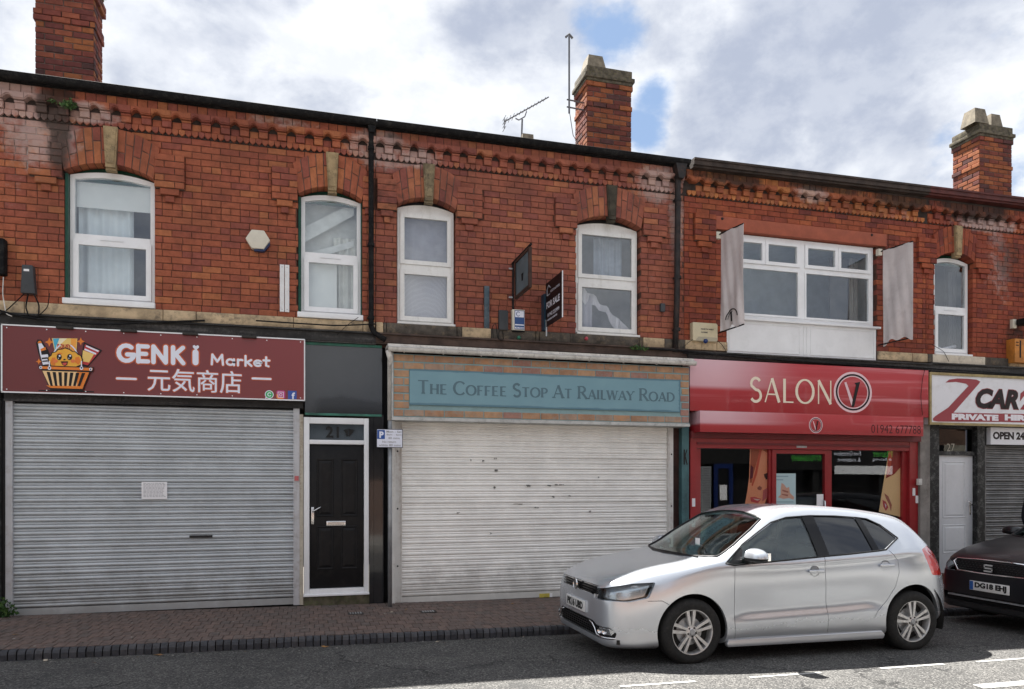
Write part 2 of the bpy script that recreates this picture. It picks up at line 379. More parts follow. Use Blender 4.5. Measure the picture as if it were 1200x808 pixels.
# ------------------------------------------------------------------ ground
def gz(x): return -.0105 * (x + 3.7) + .03            # pavement level: the street falls gently to the right
def pz(x, y): return gz(x) + .0125 * y           # and a little towards the kerb
KY = -1.91                                             # kerb face
def road_z(x, y): return -.0105 * (x + 3.7) - .09 + .03 * min(3.0, max(0., KY - y))
def asphalt():
    m = bpy.data.materials.new('worn asphalt'); m.use_nodes = True; t = NT(m.node_tree); b = t.n['Principled BSDF']
    pos = t.add('ShaderNodeNewGeometry').outputs['Position']
    vo = t.add('ShaderNodeTexVoronoi'); vo.inputs['Scale'].default_value = 85; t.link(pos, vo.inputs['Vector'])
    sep = t.add('ShaderNodeSeparateColor'); t.link(vo.outputs['Color'], sep.inputs[0])
    big = t.noise(pos, .9, 6, .65); fine = t.noise(pos, 210, 3, .8); mid = t.noise(pos, 7, 6, .7)
    c = t.mix(t.ramp(big, .35, .65), (.070, .069, .067), (.105, .103, .098))
    c = t.mix(t.math('MULTIPLY', t.ramp(mid, .5, .68), .5), c, (.052, .051, .050))
    c = t.mix(t.math('MULTIPLY', t.math('GREATER_THAN', sep.outputs[0], .78), .5), c, (.27, .26, .245))
    c = t.mix(t.math('MULTIPLY', t.math('LESS_THAN', sep.outputs[1], .25), .75), c, (.022, .022, .022))
    c = t.mix(t.math('MULTIPLY', t.ramp(t.noise(pos, 2.6, 3, .5), .60, .68), .45), c, (.05, .05, .05))
    wv = t.vmath('ADD', pos, t.vmath('SCALE', t.noise(pos, 2.5, 4, .6, out=1), None)) if False else pos
    ds = t.noise(pos, 1.7, 5, .65, out=1); va = t.add('ShaderNodeVectorMath', operation='MULTIPLY_ADD'); t.link(ds, va.inputs[0]); va.inputs[1].default_value = (.9, .9, 0); t.link(pos, va.inputs[2])
    cr = t.add('ShaderNodeTexVoronoi', feature='DISTANCE_TO_EDGE'); cr.inputs['Scale'].default_value = .55; t.link(va.outputs[0], cr.inputs['Vector'])
    crack = t.math('MULTIPLY', t.math('LESS_THAN', cr.outputs['Distance'], .006), t.ramp(t.noise(pos, .8, 3, .5), .45, .55))
    c = t.mix(t.math('MULTIPLY', crack, .8), c, (.02, .02, .02))
    t.inp(b.inputs['Base Color'], c); b.inputs['Roughness'].default_value = .9; b.inputs['Specular IOR Level'].default_value = .3
    bn = t.add('ShaderNodeBump'); bn.inputs['Strength'].default_value = .9; bn.inputs['Distance'].default_value = .006
    t.link(t.math('ADD', vo.outputs['Distance'], fine), bn.inputs['Height']); t.link(bn.outputs[0], b.inputs['Normal'])
    return m
ASPH = asphalt()
mb = MB()
ys = [KY + .12, KY, -2.9, -4.0, -4.91, -6.2, -7.4, -8.6]; xs = [-300, -60, -20, -8, -4, 0, 4, 8, 12, 20, 60, 300]
rz = lambda x, y: -.0105 * (max(-20, min(20, x)) + 3.7) - .09 + (.03 * min(3., max(0., KY - y)) if y > -5 else .09 - .03 * min(3., (-4.91 - y)))
for a, b in zip(ys, ys[1:]):
    for c, d in zip(xs, xs[1:]): mb.face((c, b, rz(c, b)), (d, b, rz(d, b)), (d, a, rz(d, a)), (c, a, rz(c, a)))
road = mb.build('road', ASPH, kind='structure')
GRD = mat('ground earth', (.12, .11, .09), .95, var=.3)
mb = MB(); mb.face((-600, -600, -1), (600, -600, -1), (600, 600, -1), (-600, 600, -1)); mb.build('ground', GRD, kind='structure')
# pavement bed (joint sand) and its pavers
SAND = mat('paving joint sand', (.04, .032, .028), .95, var=.3, bump=.5, bscale=90)
mb = MB()
for c, d in zip([-20, -6, 0, 6, 12, 30], [-6, 0, 6, 12, 30, 60]):
    zc_, zd_ = gz(c) - .012, gz(d) - .012
    mb.face((c, KY + .05, zc_ - .024), (d, KY + .05, zd_ - .024), (d, 0, zd_), (c, 0, zc_)); mb.face((c, 0, zc_), (d, 0, zd_), (d, .5, zd_), (c, .5, zc_))
pave = mb.build('pavement', SAND, kind='structure')
PAVM = [mat('paver %s' % n, c, .88, var=.28, scale=14, bump=.5, bscale=70, dirt=.55, dirtcol=(.05, .042, .038)) for n, c in
        (('brown', (.125, .090, .077)), ('red brown', (.140, .096, .080)), ('grey brown', (.115, .088, .077)), ('dark brown', (.095, .067, .058)), ('pale brown', (.17, .125, .105)))]
def brickmesh(cache, w, h, d, m, ch=.006):
    """front face centred on the origin, facing -y; chamfered edge"""
    k = (round(w, 3), round(h, 3), round(d, 3), m.name, ch)
    if k in cache: return cache[k]
    a, b = w / 2, h / 2; mb = MB()
    f = [(-a + ch, 0, -b + ch), (a - ch, 0, -b + ch), (a - ch, 0, b - ch), (-a + ch, 0, b - ch)]
    g = [(-a, ch * .7, -b), (a, ch * .7, -b), (a, ch * .7, b), (-a, ch * .7, b)]; q = [(x, d, z) for x, _, z in g]
    mb.face(*f)
    for i in range(4):
        j = (i + 1) % 4; mb.face(f[j], f[i], g[i], g[j]); mb.face(g[j], g[i], q[i], q[j])
    cache[k] = mb.mesh('brick', m); return cache[k]
BC = {}
def addbrick(mb, w, h, d, M, mi, ch=.006):
    me = brickmesh(BC, w, h, d, MATS['mortar'], ch); i = len(mb.v)
    mb.v += [tuple(M @ v.co) for v in me.vertices]; mb.f += [tuple(i + k for k in p.vertices) for p in me.polygons]; mb.m += [mi] * len(me.polygons)
def toimg(x, y, z):
    dy = y - CAMY; Z = x * math.sin(PSI) + dy * math.cos(PSI); X = x * math.cos(PSI) - dy * math.sin(PSI)
    return 600 + FPX * X / Z, 565 - FPX * (z - CAMH) / Z, Z
def laybricks(parent, items, mats, name='brick', limit=300, ch=.006):
    """items: (w, h, d, matrix, material index, projected weight)"""
    items = [i for i in items]
    items.sort(key=lambda i: -i[5])
    for w_, h_, d_, M, mi, _ in items[:limit]:
        o = link(name, brickmesh(BC, w_, h_, d_, mats[mi], ch), None); o.parent = parent
        if parent.name in ORG: o.matrix_parent_inverse = Matrix.Translation(-ORG[parent.name])
        o.matrix_basis = M
    if len(items) > limit:
        mb = MB()
        for w_, h_, d_, M, mi, _ in items[limit:]: addbrick(mb, w_, h_, d_, M, mi, ch)
        mb.build(name, mats, parent, kind='stuff')
def wt(x, y, z, area):
    px, py, Z = toimg(x, y, z)
    return area / (Z * Z) if (-5 < px < 1205 and -5 < py < 815 and Z > 0) else area / (Z * Z + 1) * 1e-3
items = []
rnd = random.Random(3)
n = 0; y = -.039
row = 0
while y - .19 > KY + .07:
    x = -4.6 + (.05 if row % 2 else 0)
    while x < 14:
        cx, cy = x + .05, y - .1
        M = Matrix.Translation((cx, cy, pz(cx, cy) + rnd.uniform(-.0015, .0015))) @ Matrix.Rotation(R(-90), 4, 'X') @ Matrix.Rotation(rnd.uniform(-.006, .006), 4, 'Y')
        vis = wt(cx, cy, gz(cx), .02 * .1)
        items.append((.0955, .1945, .05, M, rnd.choice((0, 0, 0, 1, 1, 2)), vis)); x += .1
    y -= .199; row += 1
laybricks(pave, items, PAVM, 'paver', ch=.004)
# kerb: dark blue bullnose bricks on edge
KM = [mat('blue kerb brick %d' % i, c, .6, var=.25, scale=20, bump=.3, dirt=.4, dirtcol=(.09, .08, .07)) for i, c in enumerate(((.045, .047, .055), (.058, .058, .064), (.036, .037, .043)))]
kerb = MB(); kerb.box(-20, 40, KY + .02, KY + .1, -.6, -.2); kb = kerb.build('kerb', MORTAR, kind='structure')
def kerbmesh(m):
    p = [(0, -.16), (0, .052), (.012, .078), (.03, .09), (.078, .09), (.078, -.16)]; mb = MB(); a = .0305
    n = len(p); mb.face(*[(-a, q[0], q[1]) for q in p]); mb.face(*[(a, q[0], q[1]) for q in reversed(p)])
    for i in range(n):
        j = (i + 1) % n; mb.face((-a, *p[j]), (-a, *p[i]), (a, *p[i]), (a, *p[j]))
    return mb.mesh('kerb_brick', m)
KME = [kerbmesh(m) for m in KM]; kx = -3.6; left = []
while kx < 13:
    o = link('kerb_brick', rnd.choice(KME), kb); o.location = (kx, KY + rnd.uniform(-.005, .005), gz(kx) - .114 + rnd.uniform(-.005, .003)); o.rotation_euler = (0, .0105, rnd.uniform(-.035, .035)); kx += .0715 + rnd.uniform(-.0015, .0015)
# white lines of the parking bay and of the carriageway
PAINT = mat('worn road paint', (.40, .40, .385), .7, var=.15, bump=.4, dirt=1.0, dirtcol=(.12, .118, .112), scale=9)
def mark(name, x0, x1, y0, y1, label):
    mb = MB(); N = 8
    for k in range(N):
        a = x0 + (x1 - x0) * k / N; b = x0 + (x1 - x0) * (k + 1) / N
        mb.face((a, y0, rz(a, y0) + .004), (b, y0, rz(b, y0) + .004), (b, y1, rz(b, y1) + .004), (a, y1, rz(a, y1) + .004))
    return mb.build(name, PAINT, kind='structure')
for a, b in ((1.2, 1.85), (2.42, 3.09), (3.6, 4.3), (4.93, 5.62), (6.0, 6.7), (7.3, 8.0), (8.6, 9.3)): mark('parking_bay_line', a, b, -4.295, -4.25, '')
mark('road_centre_line', 5.2, 9.2, -5.06, -4.96, '')
mark('road_centre_line', -4.2, -.9, -5.06, -4.96, '')
# far pavement behind the camera
mb = MB(); mb.box(-60, 60, -12.0, -8.6, -.6, .0); mb.build('far_pavement', mat('concrete flags', (.3, .29, .27), .9, var=.2, bump=.3), kind='structure')

# ------------------------------------------------------------------ houses
PAL = {
 'a': [(.300, .090, .048), (.325, .102, .052), (.270, .078, .047), (.355, .124, .056), (.235, .070, .049), (.288, .085, .046)],
 'b': [(.27, .088, .056), (.29, .098, .060), (.24, .078, .055), (.325, .12, .062), (.21, .068, .052), (.265, .084, .053)],
 'c': [(.25, .062, .036), (.29, .075, .036), (.20, .052, .036), (.33, .092, .040), (.17, .045, .034), (.25, .060, .032)],
 'd': [(.24, .056, .032), (.27, .066, .034), (.19, .046, .032), (.30, .078, .036), (.16, .040, .030), (.24, .056, .030)],
 'o': [(.36, .125, .045), (.42, .155, .055), (.30, .090, .04), (.34, .125, .055), (.25, .075, .038), (.33, .10, .042)],
}
BM = {k: [brickmat('brick %s%d' % (k, i), tuple(q * 1.1 for q in c)) for i, c in enumerate(v)] for k, v in PAL.items()}
Z0, CH = 3.62, .08115
HOUSES = {}
class Win:
    def __init__(s, x0, x1, zs=5.17, zc=5.30, arch=True, zb=3.62, rise=.18):
        s.x0, s.x1, s.zs, s.zc, s.arch, s.zb = x0, x1, zs, zc, arch, zb; s.c = (x0 + x1) / 2; s.a = (x1 - x0) / 2
        r = zc - zs; s.Ri = (s.a ** 2 + r * r) / (2 * r) if arch else 0
        s.b = s.a + .07; s.ez = 5.545; s.er = rise; s.Re = (s.b ** 2 + rise ** 2) / (2 * rise)
    def zi(s, x): return s.zc - s.Ri + math.sqrt(max(0, s.Ri ** 2 - (x - s.c) ** 2))
    def ze(s, x): return s.ez + s.er - s.Re + math.sqrt(max(0, s.Re ** 2 - (x - s.c) ** 2))
    def block(s, za, zb):
        if za < s.zb - .01 and zb <= s.zb + .01: return None
        if not s.arch: return (s.x0, s.x1) if za < s.zc - .005 else None
        if zb <= s.zs + .02: return (s.x0, s.x1)
        if zb <= s.ez: k = s.a + .07 * max(0, za - s.zs) / (s.ez - s.zs); return (s.c - k, s.c + k)
        h = zb - (s.ez + s.er - s.Re)
        if h >= s.Re: return None
        k = math.sqrt(s.Re ** 2 - h * h); return (s.c - k, s.c + k)
def wallbacking(parent, x0, x1, wins, ztop=6.14):
    mb = MB(); e = .012; Y0, Y1 = .010, .24
    xs = x0
    for wn in sorted(wins, key=lambda q: q.x0):
        mb.box(xs, wn.x0 - e, Y0, Y1, 3.3, ztop)
        if wn.arch:
            N = 12; pts = [(wn.x0 - e, ztop), (wn.x0 - e, wn.zs)] + [(wn.x0 + (wn.x1 - wn.x0) * k / N, wn.zi(wn.x0 + (wn.x1 - wn.x0) * k / N) + e) for k in range(N + 1)] + [(wn.x1 + e, wn.zs), (wn.x1 + e, ztop)]
            for p, q in zip(pts[1:-1], pts[2:-1]):
                if q[0] - p[0] > 1e-5: mb.prism([p, q, (q[0], ztop), (p[0], ztop)], Y0, Y1)
        else: mb.box(wn.x0 - e, wn.x1 + e, Y0, Y1, wn.zc + e, ztop)
        mb.box(wn.x0 - e, wn.x1 + e, Y0, Y1, 3.3, wn.zb - .03)
        xs = wn.x1 + e
    mb.box(xs, x1, Y0, Y1, 3.3, ztop)
    return mb.build('brick_wall', brickmat('wall mortar', (.10, .048, .034), .95, wh=.95), parent)
def subtract(iv, bl):
    out = []
    for a, b in iv:
        if bl[1] <= a or bl[0] >= b: out.append((a, b)); continue
        if bl[0] > a: out.append((a, bl[0]))
        if bl[1] < b: out.append((bl[1], b))
    return out
def courses(parent, x0, x1, wins, rects, pal, seed, clips=()):
    rn = random.Random(seed); items = []
    k = 0
    while Z0 + (k + 1) * CH <= 5.735:
        za = Z0 + k * CH; zb = za + CH; header = (k % 6 == 3); mod = .1105 if header else .221
        segs = [(x0, x1)]
        for wn in wins:
            bl = wn.block(za, zb)
            if bl: segs = subtract(segs, bl)
        for r in rects:
            if r[2] < zb - .02 and r[3] > za + .02: segs = subtract(segs, (r[0], r[1]))
        off = (0 if header else (.0 if k % 2 else .1105)) + rn.uniform(-.01, .01)
        for a, b in segs:
            if b - a < .03: continue
            st = math.floor((a - off) / mod) * mod + off; x = st
            while x < b - 1e-4:
                p, q = max(a, x), min(b, x + mod)
                if q - p < .03: x += mod; continue
                if p > x + 1e-6 and q - p < .06 and False: pass
                wd = q - p - .007; cx = (p + q) / 2
                split = (not header and wd > .2 and rn.random() < .06)
                for (u, v) in (((p, (p + q) / 2), ((p + q) / 2, q)) if split else ((p, q),)):
                    cx = (u + v) / 2
                    M = Matrix.Translation((cx, rn.uniform(-.0025, .0025), (za + zb) / 2 + rn.uniform(-.001, .001))) @ Matrix.Rotation(rn.uniform(-.004, .004), 4, 'Y') @ Matrix.Rotation(rn.uniform(-.006, .006), 4, 'Z')
                    mi = rn.choices(range(6), (5, 4, 3, 1.6, 1.6, 4))[0]
                    items.append((round(v - u - .007, 3), CH - .0085, .115, M, mi, wt(cx, 0, za, (v - u) * CH)))
                x += mod
        k += 1
    laybricks(parent, items, BM[pal])
def archring(house, wn, pal, seed, proud=.046):
    rn = random.Random(seed)
    base = MB(); base.box(wn.c - .01, wn.c + .01, .0, .05, wn.zc + .05, wn.zc + .1)
    ring = MB(); N = 16; g = .006
    P = [(wn.x0 + g + (wn.x1 - wn.x0 - 2 * g) * k / N, 0) for k in range(N + 1)]
    lo = [(x, wn.zi(x) + g) for x, _ in P]; hi = [(wn.c + (x - wn.c) * wn.b / wn.a, 0) for x, _ in P]; hi = [(x, wn.ze(x) - g) for x, _ in hi]
    for k in range(N): ring.prism([lo[k], lo[k + 1], hi[k + 1], hi[k]], -proud + .008, .03)
    ro = ring.build('window_arch', MORTAR, house)
    n = max(8, int(round(2 * wn.a / .079))); n += n % 2
    for k in range(n):
        if abs((k + .5) / n - .5) * 2 * wn.a < .055: pass
        t0, t1 = (k + .05) / n, (k + .95) / n
        cut = (.62, .36)[k % 2] if n else 0
        if True:
            A = [(wn.x0 + 2 * wn.a * t, wn.zi(wn.x0 + 2 * wn.a * t)) for t in (t0, t1)]
            B = [(wn.c + (p[0] - wn.c) * wn.b / wn.a, 0) for p in A]; B = [(x, wn.ze(x)) for x, _ in B]
            L = lambda p, q, f: (p[0] + (q[0] - p[0]) * f, p[1] + (q[1] - p[1]) * f)
            for f0, f1 in ((0.0, cut - .01), (cut + .012, 1.0)):
                q = [L(A[0], B[0], f0), L(A[1], B[1], f0), L(A[1], B[1], f1), L(A[0], B[0], f1)]
                cx = sum(p[0] for p in q) / 4; cz = sum(p[1] for p in q) / 4
                mb = MB(); pr = -proud + rn.uniform(-.002, .002); c = .93
                fr = [(cx + (p[0] - cx) * c, cz + (p[1] - cz) * (c + .045)) for p in q]
                mb.face(*[(p[0], pr, p[1]) for p in fr])
                for i in range(4):
                    j = (i + 1) % 4
                    mb.face((fr[j][0], pr, fr[j][1]), (fr[i][0], pr, fr[i][1]), (q[i][0], pr + .005, q[i][1]), (q[j][0], pr + .005, q[j][1]))
                    mb.face((q[j][0], pr + .005, q[j][1]), (q[i][0], pr + .005, q[i][1]), (q[i][0], .115 if f0 == 0 and i == 0 else .04, q[i][1]), (q[j][0], .115 if f0 == 0 and i == 0 else .04, q[j][1]))
                mb.build('brick', rn.choice(BM[pal]), ro)
    # soffit bricks' underside
    sf = MB(); N = 10
    for k in range(N):
        a = wn.x0 + 2 * wn.a * k / N; b = wn.x0 + 2 * wn.a * (k + 1) / N
        sf.face((a, -proud + .01, wn.zi(a) + .004), (a, .14, wn.zi(a) + .004), (b, .14, wn.zi(b) + .004), (b, -proud + .01, wn.zi(b) + .004))
    sf.build('arch_soffit', brickmat('soffit brick', (.10, .035, .02)), ro)
def keystone(house, x, m=None, zb=5.245, zt=5.725):
    mb = MB(); a, b = .052, .078
    mb.prism([(x - a, zb), (x + a, zb), (x + b, zt), (x - b, zt)], -.085, .02)
    ins = .016; mb.prism([(x - a + ins, zb + .05), (x + a - ins, zb + .05), (x + b - ins, zt - .02), (x - b + ins, zt - .02)], -.094, -.08)
    mb.prism([(x - a - .004, zb - .03), (x + a + .004, zb - .03), (x + a, zb - .002), (x - a, zb - .002)], -.06, .02)
    mb.build('keystone', m or KEYST, house)
def stopblock(house, x0, x1, pal, seed, z0=Z0 + 18 * CH, n=5, side=1):
    """proud brick panel beside an arch, stepped off below on two corbels"""
    rn = random.Random(seed); mb = MB(); mb.box(x0 + .008, x1 - .008, -.038, .05, z0 + .004, z0 + n * CH - .004)
    ob = mb.build('label_stop', MORTAR, house); w_ = x1 - x0; c = (x0 + x1) / 2
    rows = [(x0, x1, z0 + k * CH) for k in range(n)]
    rows += [(c - w_ * .32, c + w_ * .32, z0 - CH), (c - w_ * .16, c + w_ * .16, z0 - 2 * CH)]
    for k, (a, b, z) in enumerate(rows):
        pr = -.055 if k < n else (-.046 if k == n else -.03)
        L = b - a; sp = [a, b]
        if k < n and L > .27: sp = [a, a + (.1165 if k % 2 else .233) * min(1, L / .35), b]
        for u, v in zip(sp, sp[1:]):
            if v - u < .03: continue
            o = link('brick', brickmesh(BC, round(v - u - .008, 2), CH - .009, .12, rn.choice(BM[pal])), ob)
            o.matrix_basis = Matrix.Translation(((u + v) / 2, pr + rn.uniform(-.002, .002), z + CH / 2))
WAVE = .2205
def cornice(house, x0, x1, pal, seed, ztop=6.13):
    rn = random.Random(seed); mb = MB()
    mb.box(x0, x1, .0, .12, 5.73, ztop); mb.box(x0, x1, -.05, .02, 5.99, ztop)
    co = mb.build('cornice', mat('shade dark mortar', (.045, .034, .03), .95, var=.4), house)  # backing mortar darkened: shade of the cornice recesses put into its colour
    # scalloped course
    mb = MB(); p = .0735; k = math.ceil(x0 / p)
    while (k + 1) * p <= x1 + .001:
        a, b = k * p + .003, (k + 1) * p - .003; mb.cm = rn.randrange(6)
        mb.prism([(a, 5.806), (a, 5.765), (a + .012, 5.748), ((a + b) / 2, 5.733), (b - .012, 5.748), (b, 5.765), (b, 5.806)], -.028 + rn.uniform(-.002, .002), .02); k += 1
    mb.build('scalloped_brick', BM[pal], co, kind='stuff')
    # dentils and the bricks set back between them
    k = math.ceil(x0 / WAVE)
    while (k + 1) * WAVE <= x1 + .02:
        a = k * WAVE
        for j, (u, v, pr) in enumerate(((a, a + .110, -.012), (a + .110, min(x1, a + .2205), -.05))):
            if v - u < .05: continue
            o = link('brick', brickmesh(BC, round(v - u - .008, 3), .082, .12, rn.choice(BM[pal])), co); o.matrix_basis = Matrix.Translation(((u + v) / 2, pr, 5.855))
        k += 1
    mb = MB(); k = math.ceil(x0 / WAVE)
    while (k + 1) * WAVE <= x1 + .02:
        a = k * WAVE + .110; mb.cm = rn.randrange(6); mb.box(a + .002, min(x1, a + .1085), -.064, -.03, 5.887, 5.904); k += 1
    mb.build('dentil_cap', BM[pal], co, kind='stuff')
    # moulded string with a scalloped lower edge
    k = math.floor(x0 / WAVE)
    while k * WAVE < x1 - .03:
        a = k * WAVE; s = []; 
        us = [max(x0, a), min(x1, a + WAVE)]
        if us[1] - us[0] < .06: k += 1; continue
        def low(x):
            d = abs((x - a) - .057); return 5.914 + (.043 * math.cos(d / .057 * math.pi / 2) if d < .057 else 0.)
        N = 12; xs_ = [us[0] + (us[1] - us[0]) * j / N for j in range(N + 1)]
        mb = MB(); m_ = rn.choice(BM[pal])
        for y0, y1, dz in ((-.088, -.0, 0), (-.098, -.086, .014)):
            mb.prism([(us[0] + .002, 5.992)] + [(min(max(x, us[0] + .002), us[1] - .002), low(x) + dz) for x in xs_] + [(us[1] - .002, 5.992)], y0, y1)
        mb.build('moulded_brick', m_, co); k += 1
    # top course on end
    x = x0 + .004
    while x < x1 - .05:
        o = link('brick', brickmesh(BC, .104, .10, .12, rn.choice(BM[pal])), co); o.matrix_basis = Matrix.Translation((x + .055, -.06 + rn.uniform(-.003, .003), 6.047)); x += .1103
def roof(house, x0, x1, ze=6.16):
    SL = mat('roof slate', (.06, .062, .068), .6, var=.3, scale=8, bump=.5)
    mb = MB()
    mb.prism([(x0, 0), (x1, 0), (x1, 1), (x0, 1)], 0, 1)   # replaced below
    mb = MB(); r0, r1 = (-.04, ze), (3.6, ze + 1.58)
    for (ya, za), (yb, zb) in ((r0, r1), ((7.2, ze), r1)):
        mb.face((x0, ya, za), (x1, ya, za), (x1, yb, zb), (x0, yb, zb)); mb.face((x0, ya, za - .05), (x0, yb, zb - .05), (x1, yb, zb - .05), (x1, ya, za - .05))
    mb.build('roof', SL, house)
    mb = MB(); mb.box(x0, x1, 7.0, 7.2, -.3, ze); mb.face((x0, 0.26, -.3), (x0, 7.1, -.3), (x0, 7.1, ze), (x0, 3.6, ze + 1.55), (x0, .26, ze)); mb.build('rear_wall', MORTAR, house)
def room(house, x0, x1, z0, z1, depth=.9, m=None, y0=.25):
    mb = MB()
    mb.face((x0, y0, z0), (x0, y0, z1), (x0, depth, z1), (x0, depth, z0)); mb.face((x1, y0, z0), (x1, depth, z0), (x1, depth, z1), (x1, y0, z1))
    mb.face((x0, y0, z0), (x0, depth, z0), (x1, depth, z0), (x1, y0, z0)); mb.face((x0, y0, z1), (x1, y0, z1), (x1, depth, z1), (x0, depth, z1))
    mb.face((x0, depth, z0), (x0, depth, z1), (x1, depth, z1), (x1, depth, z0)); mb.build('room_lining', m or ROOMGREY, house)
def frame_ring(mb, x0, x1, z0, z1, w_, y0, y1):
    """mitred-looking ring of four members"""
    mb.box(x0, x0 + w_, y0, y1, z0, z1); mb.box(x1 - w_, x1, y0, y1, z0, z1); mb.box(x0 + w_, x1 - w_, y0 + .0005, y1, z0, z0 + w_); mb.box(x0 + w_, x1 - w_, y0 + .0005, y1, z1 - w_, z1)
def pane(win, x0, x1, z0, z1, y, m=None, name='pane'):
    mb = MB(); mb.box(x0, x1, y, y + .006, z0, z1); return mb.build(name, m or GLASS, win)
def rbox(name, x0, x1, y0, y1, z0, z1, m, parent=None, bev=.006, seg=2, **props):
    o = MB().box(x0, x1, y0, y1, z0, z1).build(name, m, parent, **props)
    bevel(o.data, bev, seg); return o
def bevel(me, w_, seg=2, ang=40):
    bm = bmesh.new(); bm.from_mesh(me); bmesh.ops.remove_doubles(bm, verts=bm.verts, dist=1e-5)
    es = [e for e in bm.edges if len(e.link_faces) == 2 and e.calc_face_angle(0) > R(ang)]
    bmesh.ops.bevel(bm, geom=es, offset=w_, segments=seg, affect='EDGES', profile=.6)
    for f in bm.faces: f.smooth = True
    for e in bm.edges:
        if len(e.link_faces) == 2 and e.calc_face_angle(0) > R(50): e.smooth = False
    bm.to_mesh(me); bm.free()
def sashwin(house, wn, sill=True, arched=True, rail=4.45, old=False, lowsash=True, handle=True, vent=False):
    """white plastic window: fixed light above, opening light below"""
    M_ = mat('weathered white frame', (.74, .74, .72), .5, var=.05, dirt=.3, dirtcol=(.4, .38, .33), streak='v') if old else UPVC
    x0, x1 = wn.x0 + (.035 if not old else .015), wn.x1 - .012; zb = wn.zb + (.075 if sill else .03); w_ = .048 if not old else .045; Y = .085
    mb = MB(); zt = wn.zs - .035 if not old else wn.zs - .03
    zh = lambda x: (wn.zs - .005 + .072 * (1 - ((x - wn.c) / wn.a) ** 2))
    hb = MB(); hb.box(wn.x0, wn.x1, Y + .062, Y + .09, zt, wn.zc); hb.build('head_packer', GREEN if not old else DARK_IN, house)
    mb.box(x0, x0 + w_, Y, Y + .06, zb, zt); mb.box(x1 - w_, x1, Y, Y + .06, zb, zt); mb.box(x0 + w_, x1 - w_, Y + .001, Y + .06, zb, zb + w_)
    N = 10; xs_ = [x0 + (x1 - x0) * k / N for k in range(N + 1)]
    if not old:
        for a, b in zip(xs_, xs_[1:]):
            la = max(zt, zh(a) - .062) if True else 0; lb = max(zt, zh(b) - .062)
            if a < x0 + w_ - .001 or b > x1 - w_ + .001: la = lb = zt
            mb.prism([(a, la), (b, lb), (b, zh(b)), (a, zh(a))], Y + .0015, Y + .06)
    else:
        mb.box(x0 + w_, x1 - w_, Y + .001, Y + .06, zt - w_, zt)
        for a, b in zip(xs_, xs_[1:]): mb.prism([(a, zt + .001), (b, zt + .001), (b, zh(b)), (a, zh(a))], Y + .012, Y + .05)
    mb.box(x0 + w_, x1 - w_, Y - .006, Y + .06, rail - .035, rail + .035)
    fo = mb.build('window', M_, house)
    if handle: MB().box(wn.c - .13, wn.c + .13, Y - .03, Y - .02, rail - .03, rail - .018).build('trickle_vent', M_, fo)
    bd = MB(); ix0, ix1 = x0 + w_, x1 - w_
    if lowsash:
        frame_ring(bd, ix0 - .012, ix1 + .012, zb + w_ - .012, rail - .037, .058, Y - .022, Y + .02); bd.build('sash', M_, fo)
        pane(fo, ix0 + .045, ix1 - .045, zb + w_ + .045, rail - .094, Y + .004)
    else: pane(fo, ix0, ix1, zb + w_, rail - .035, Y + .02)
    if old:
        b2 = MB(); frame_ring(b2, ix0 - .01, ix1 + .01, rail + .037, zt - w_ + .01, .055, Y - .02, Y + .02); b2.build('sash', M_, fo)
        pane(fo, ix0 + .044, ix1 - .044, rail + .09, zt - w_ - .045, Y + .004)
    else:
        mbp = MB(); pts = [(ix0, rail + .035), (ix1, rail + .035)] + [(x, max(zt, zh(x) - .060)) for x in (ix1, wn.c + .25 * wn.a, wn.c - .25 * wn.a, ix0)]
        mbp.prism(pts, Y + .02, Y + .026); mbp.build('pane', GLASS, fo)
    if sill:
        rbox('window_sill', wn.x0 - .012, wn.x1 + .012, -.055, Y + .03, wn.zb + .004, wn.zb + .072, M_, house, .008)
    else:
        rbox('window_sill', wn.x0 + .004, wn.x1 - .004, -.01, Y + .03, wn.zb + .002, wn.zb + .032, M_, house, .005)
    return fo
def curtain(x0, x1, z0, z1, y, m, label, amp=.02, waves=5, cat='curtain', lean=0., name='curtain'):
    mb = MB(); N = waves * 8; th = []
    for k in range(N):
        t, u = k / N, (k + 1) / N
        f = lambda q: (x0 + (x1 - x0) * q, y + amp * math.sin(q * waves * 2 * math.pi) + amp * .4 * math.sin(q * waves * 5.1))
        (a, ya), (b, yb) = f(t), f(u)
        mb.face((a, ya, z0), (b, yb, z0), (b + lean, yb, z1), (a + lean, ya, z1)); mb.face((a, ya + .004, z0), (a + lean, ya + .004, z1), (b + lean, yb + .004, z1), (b, yb + .004, z0))
    return tag(mb.build(name, m, smooth=True), label, cat)
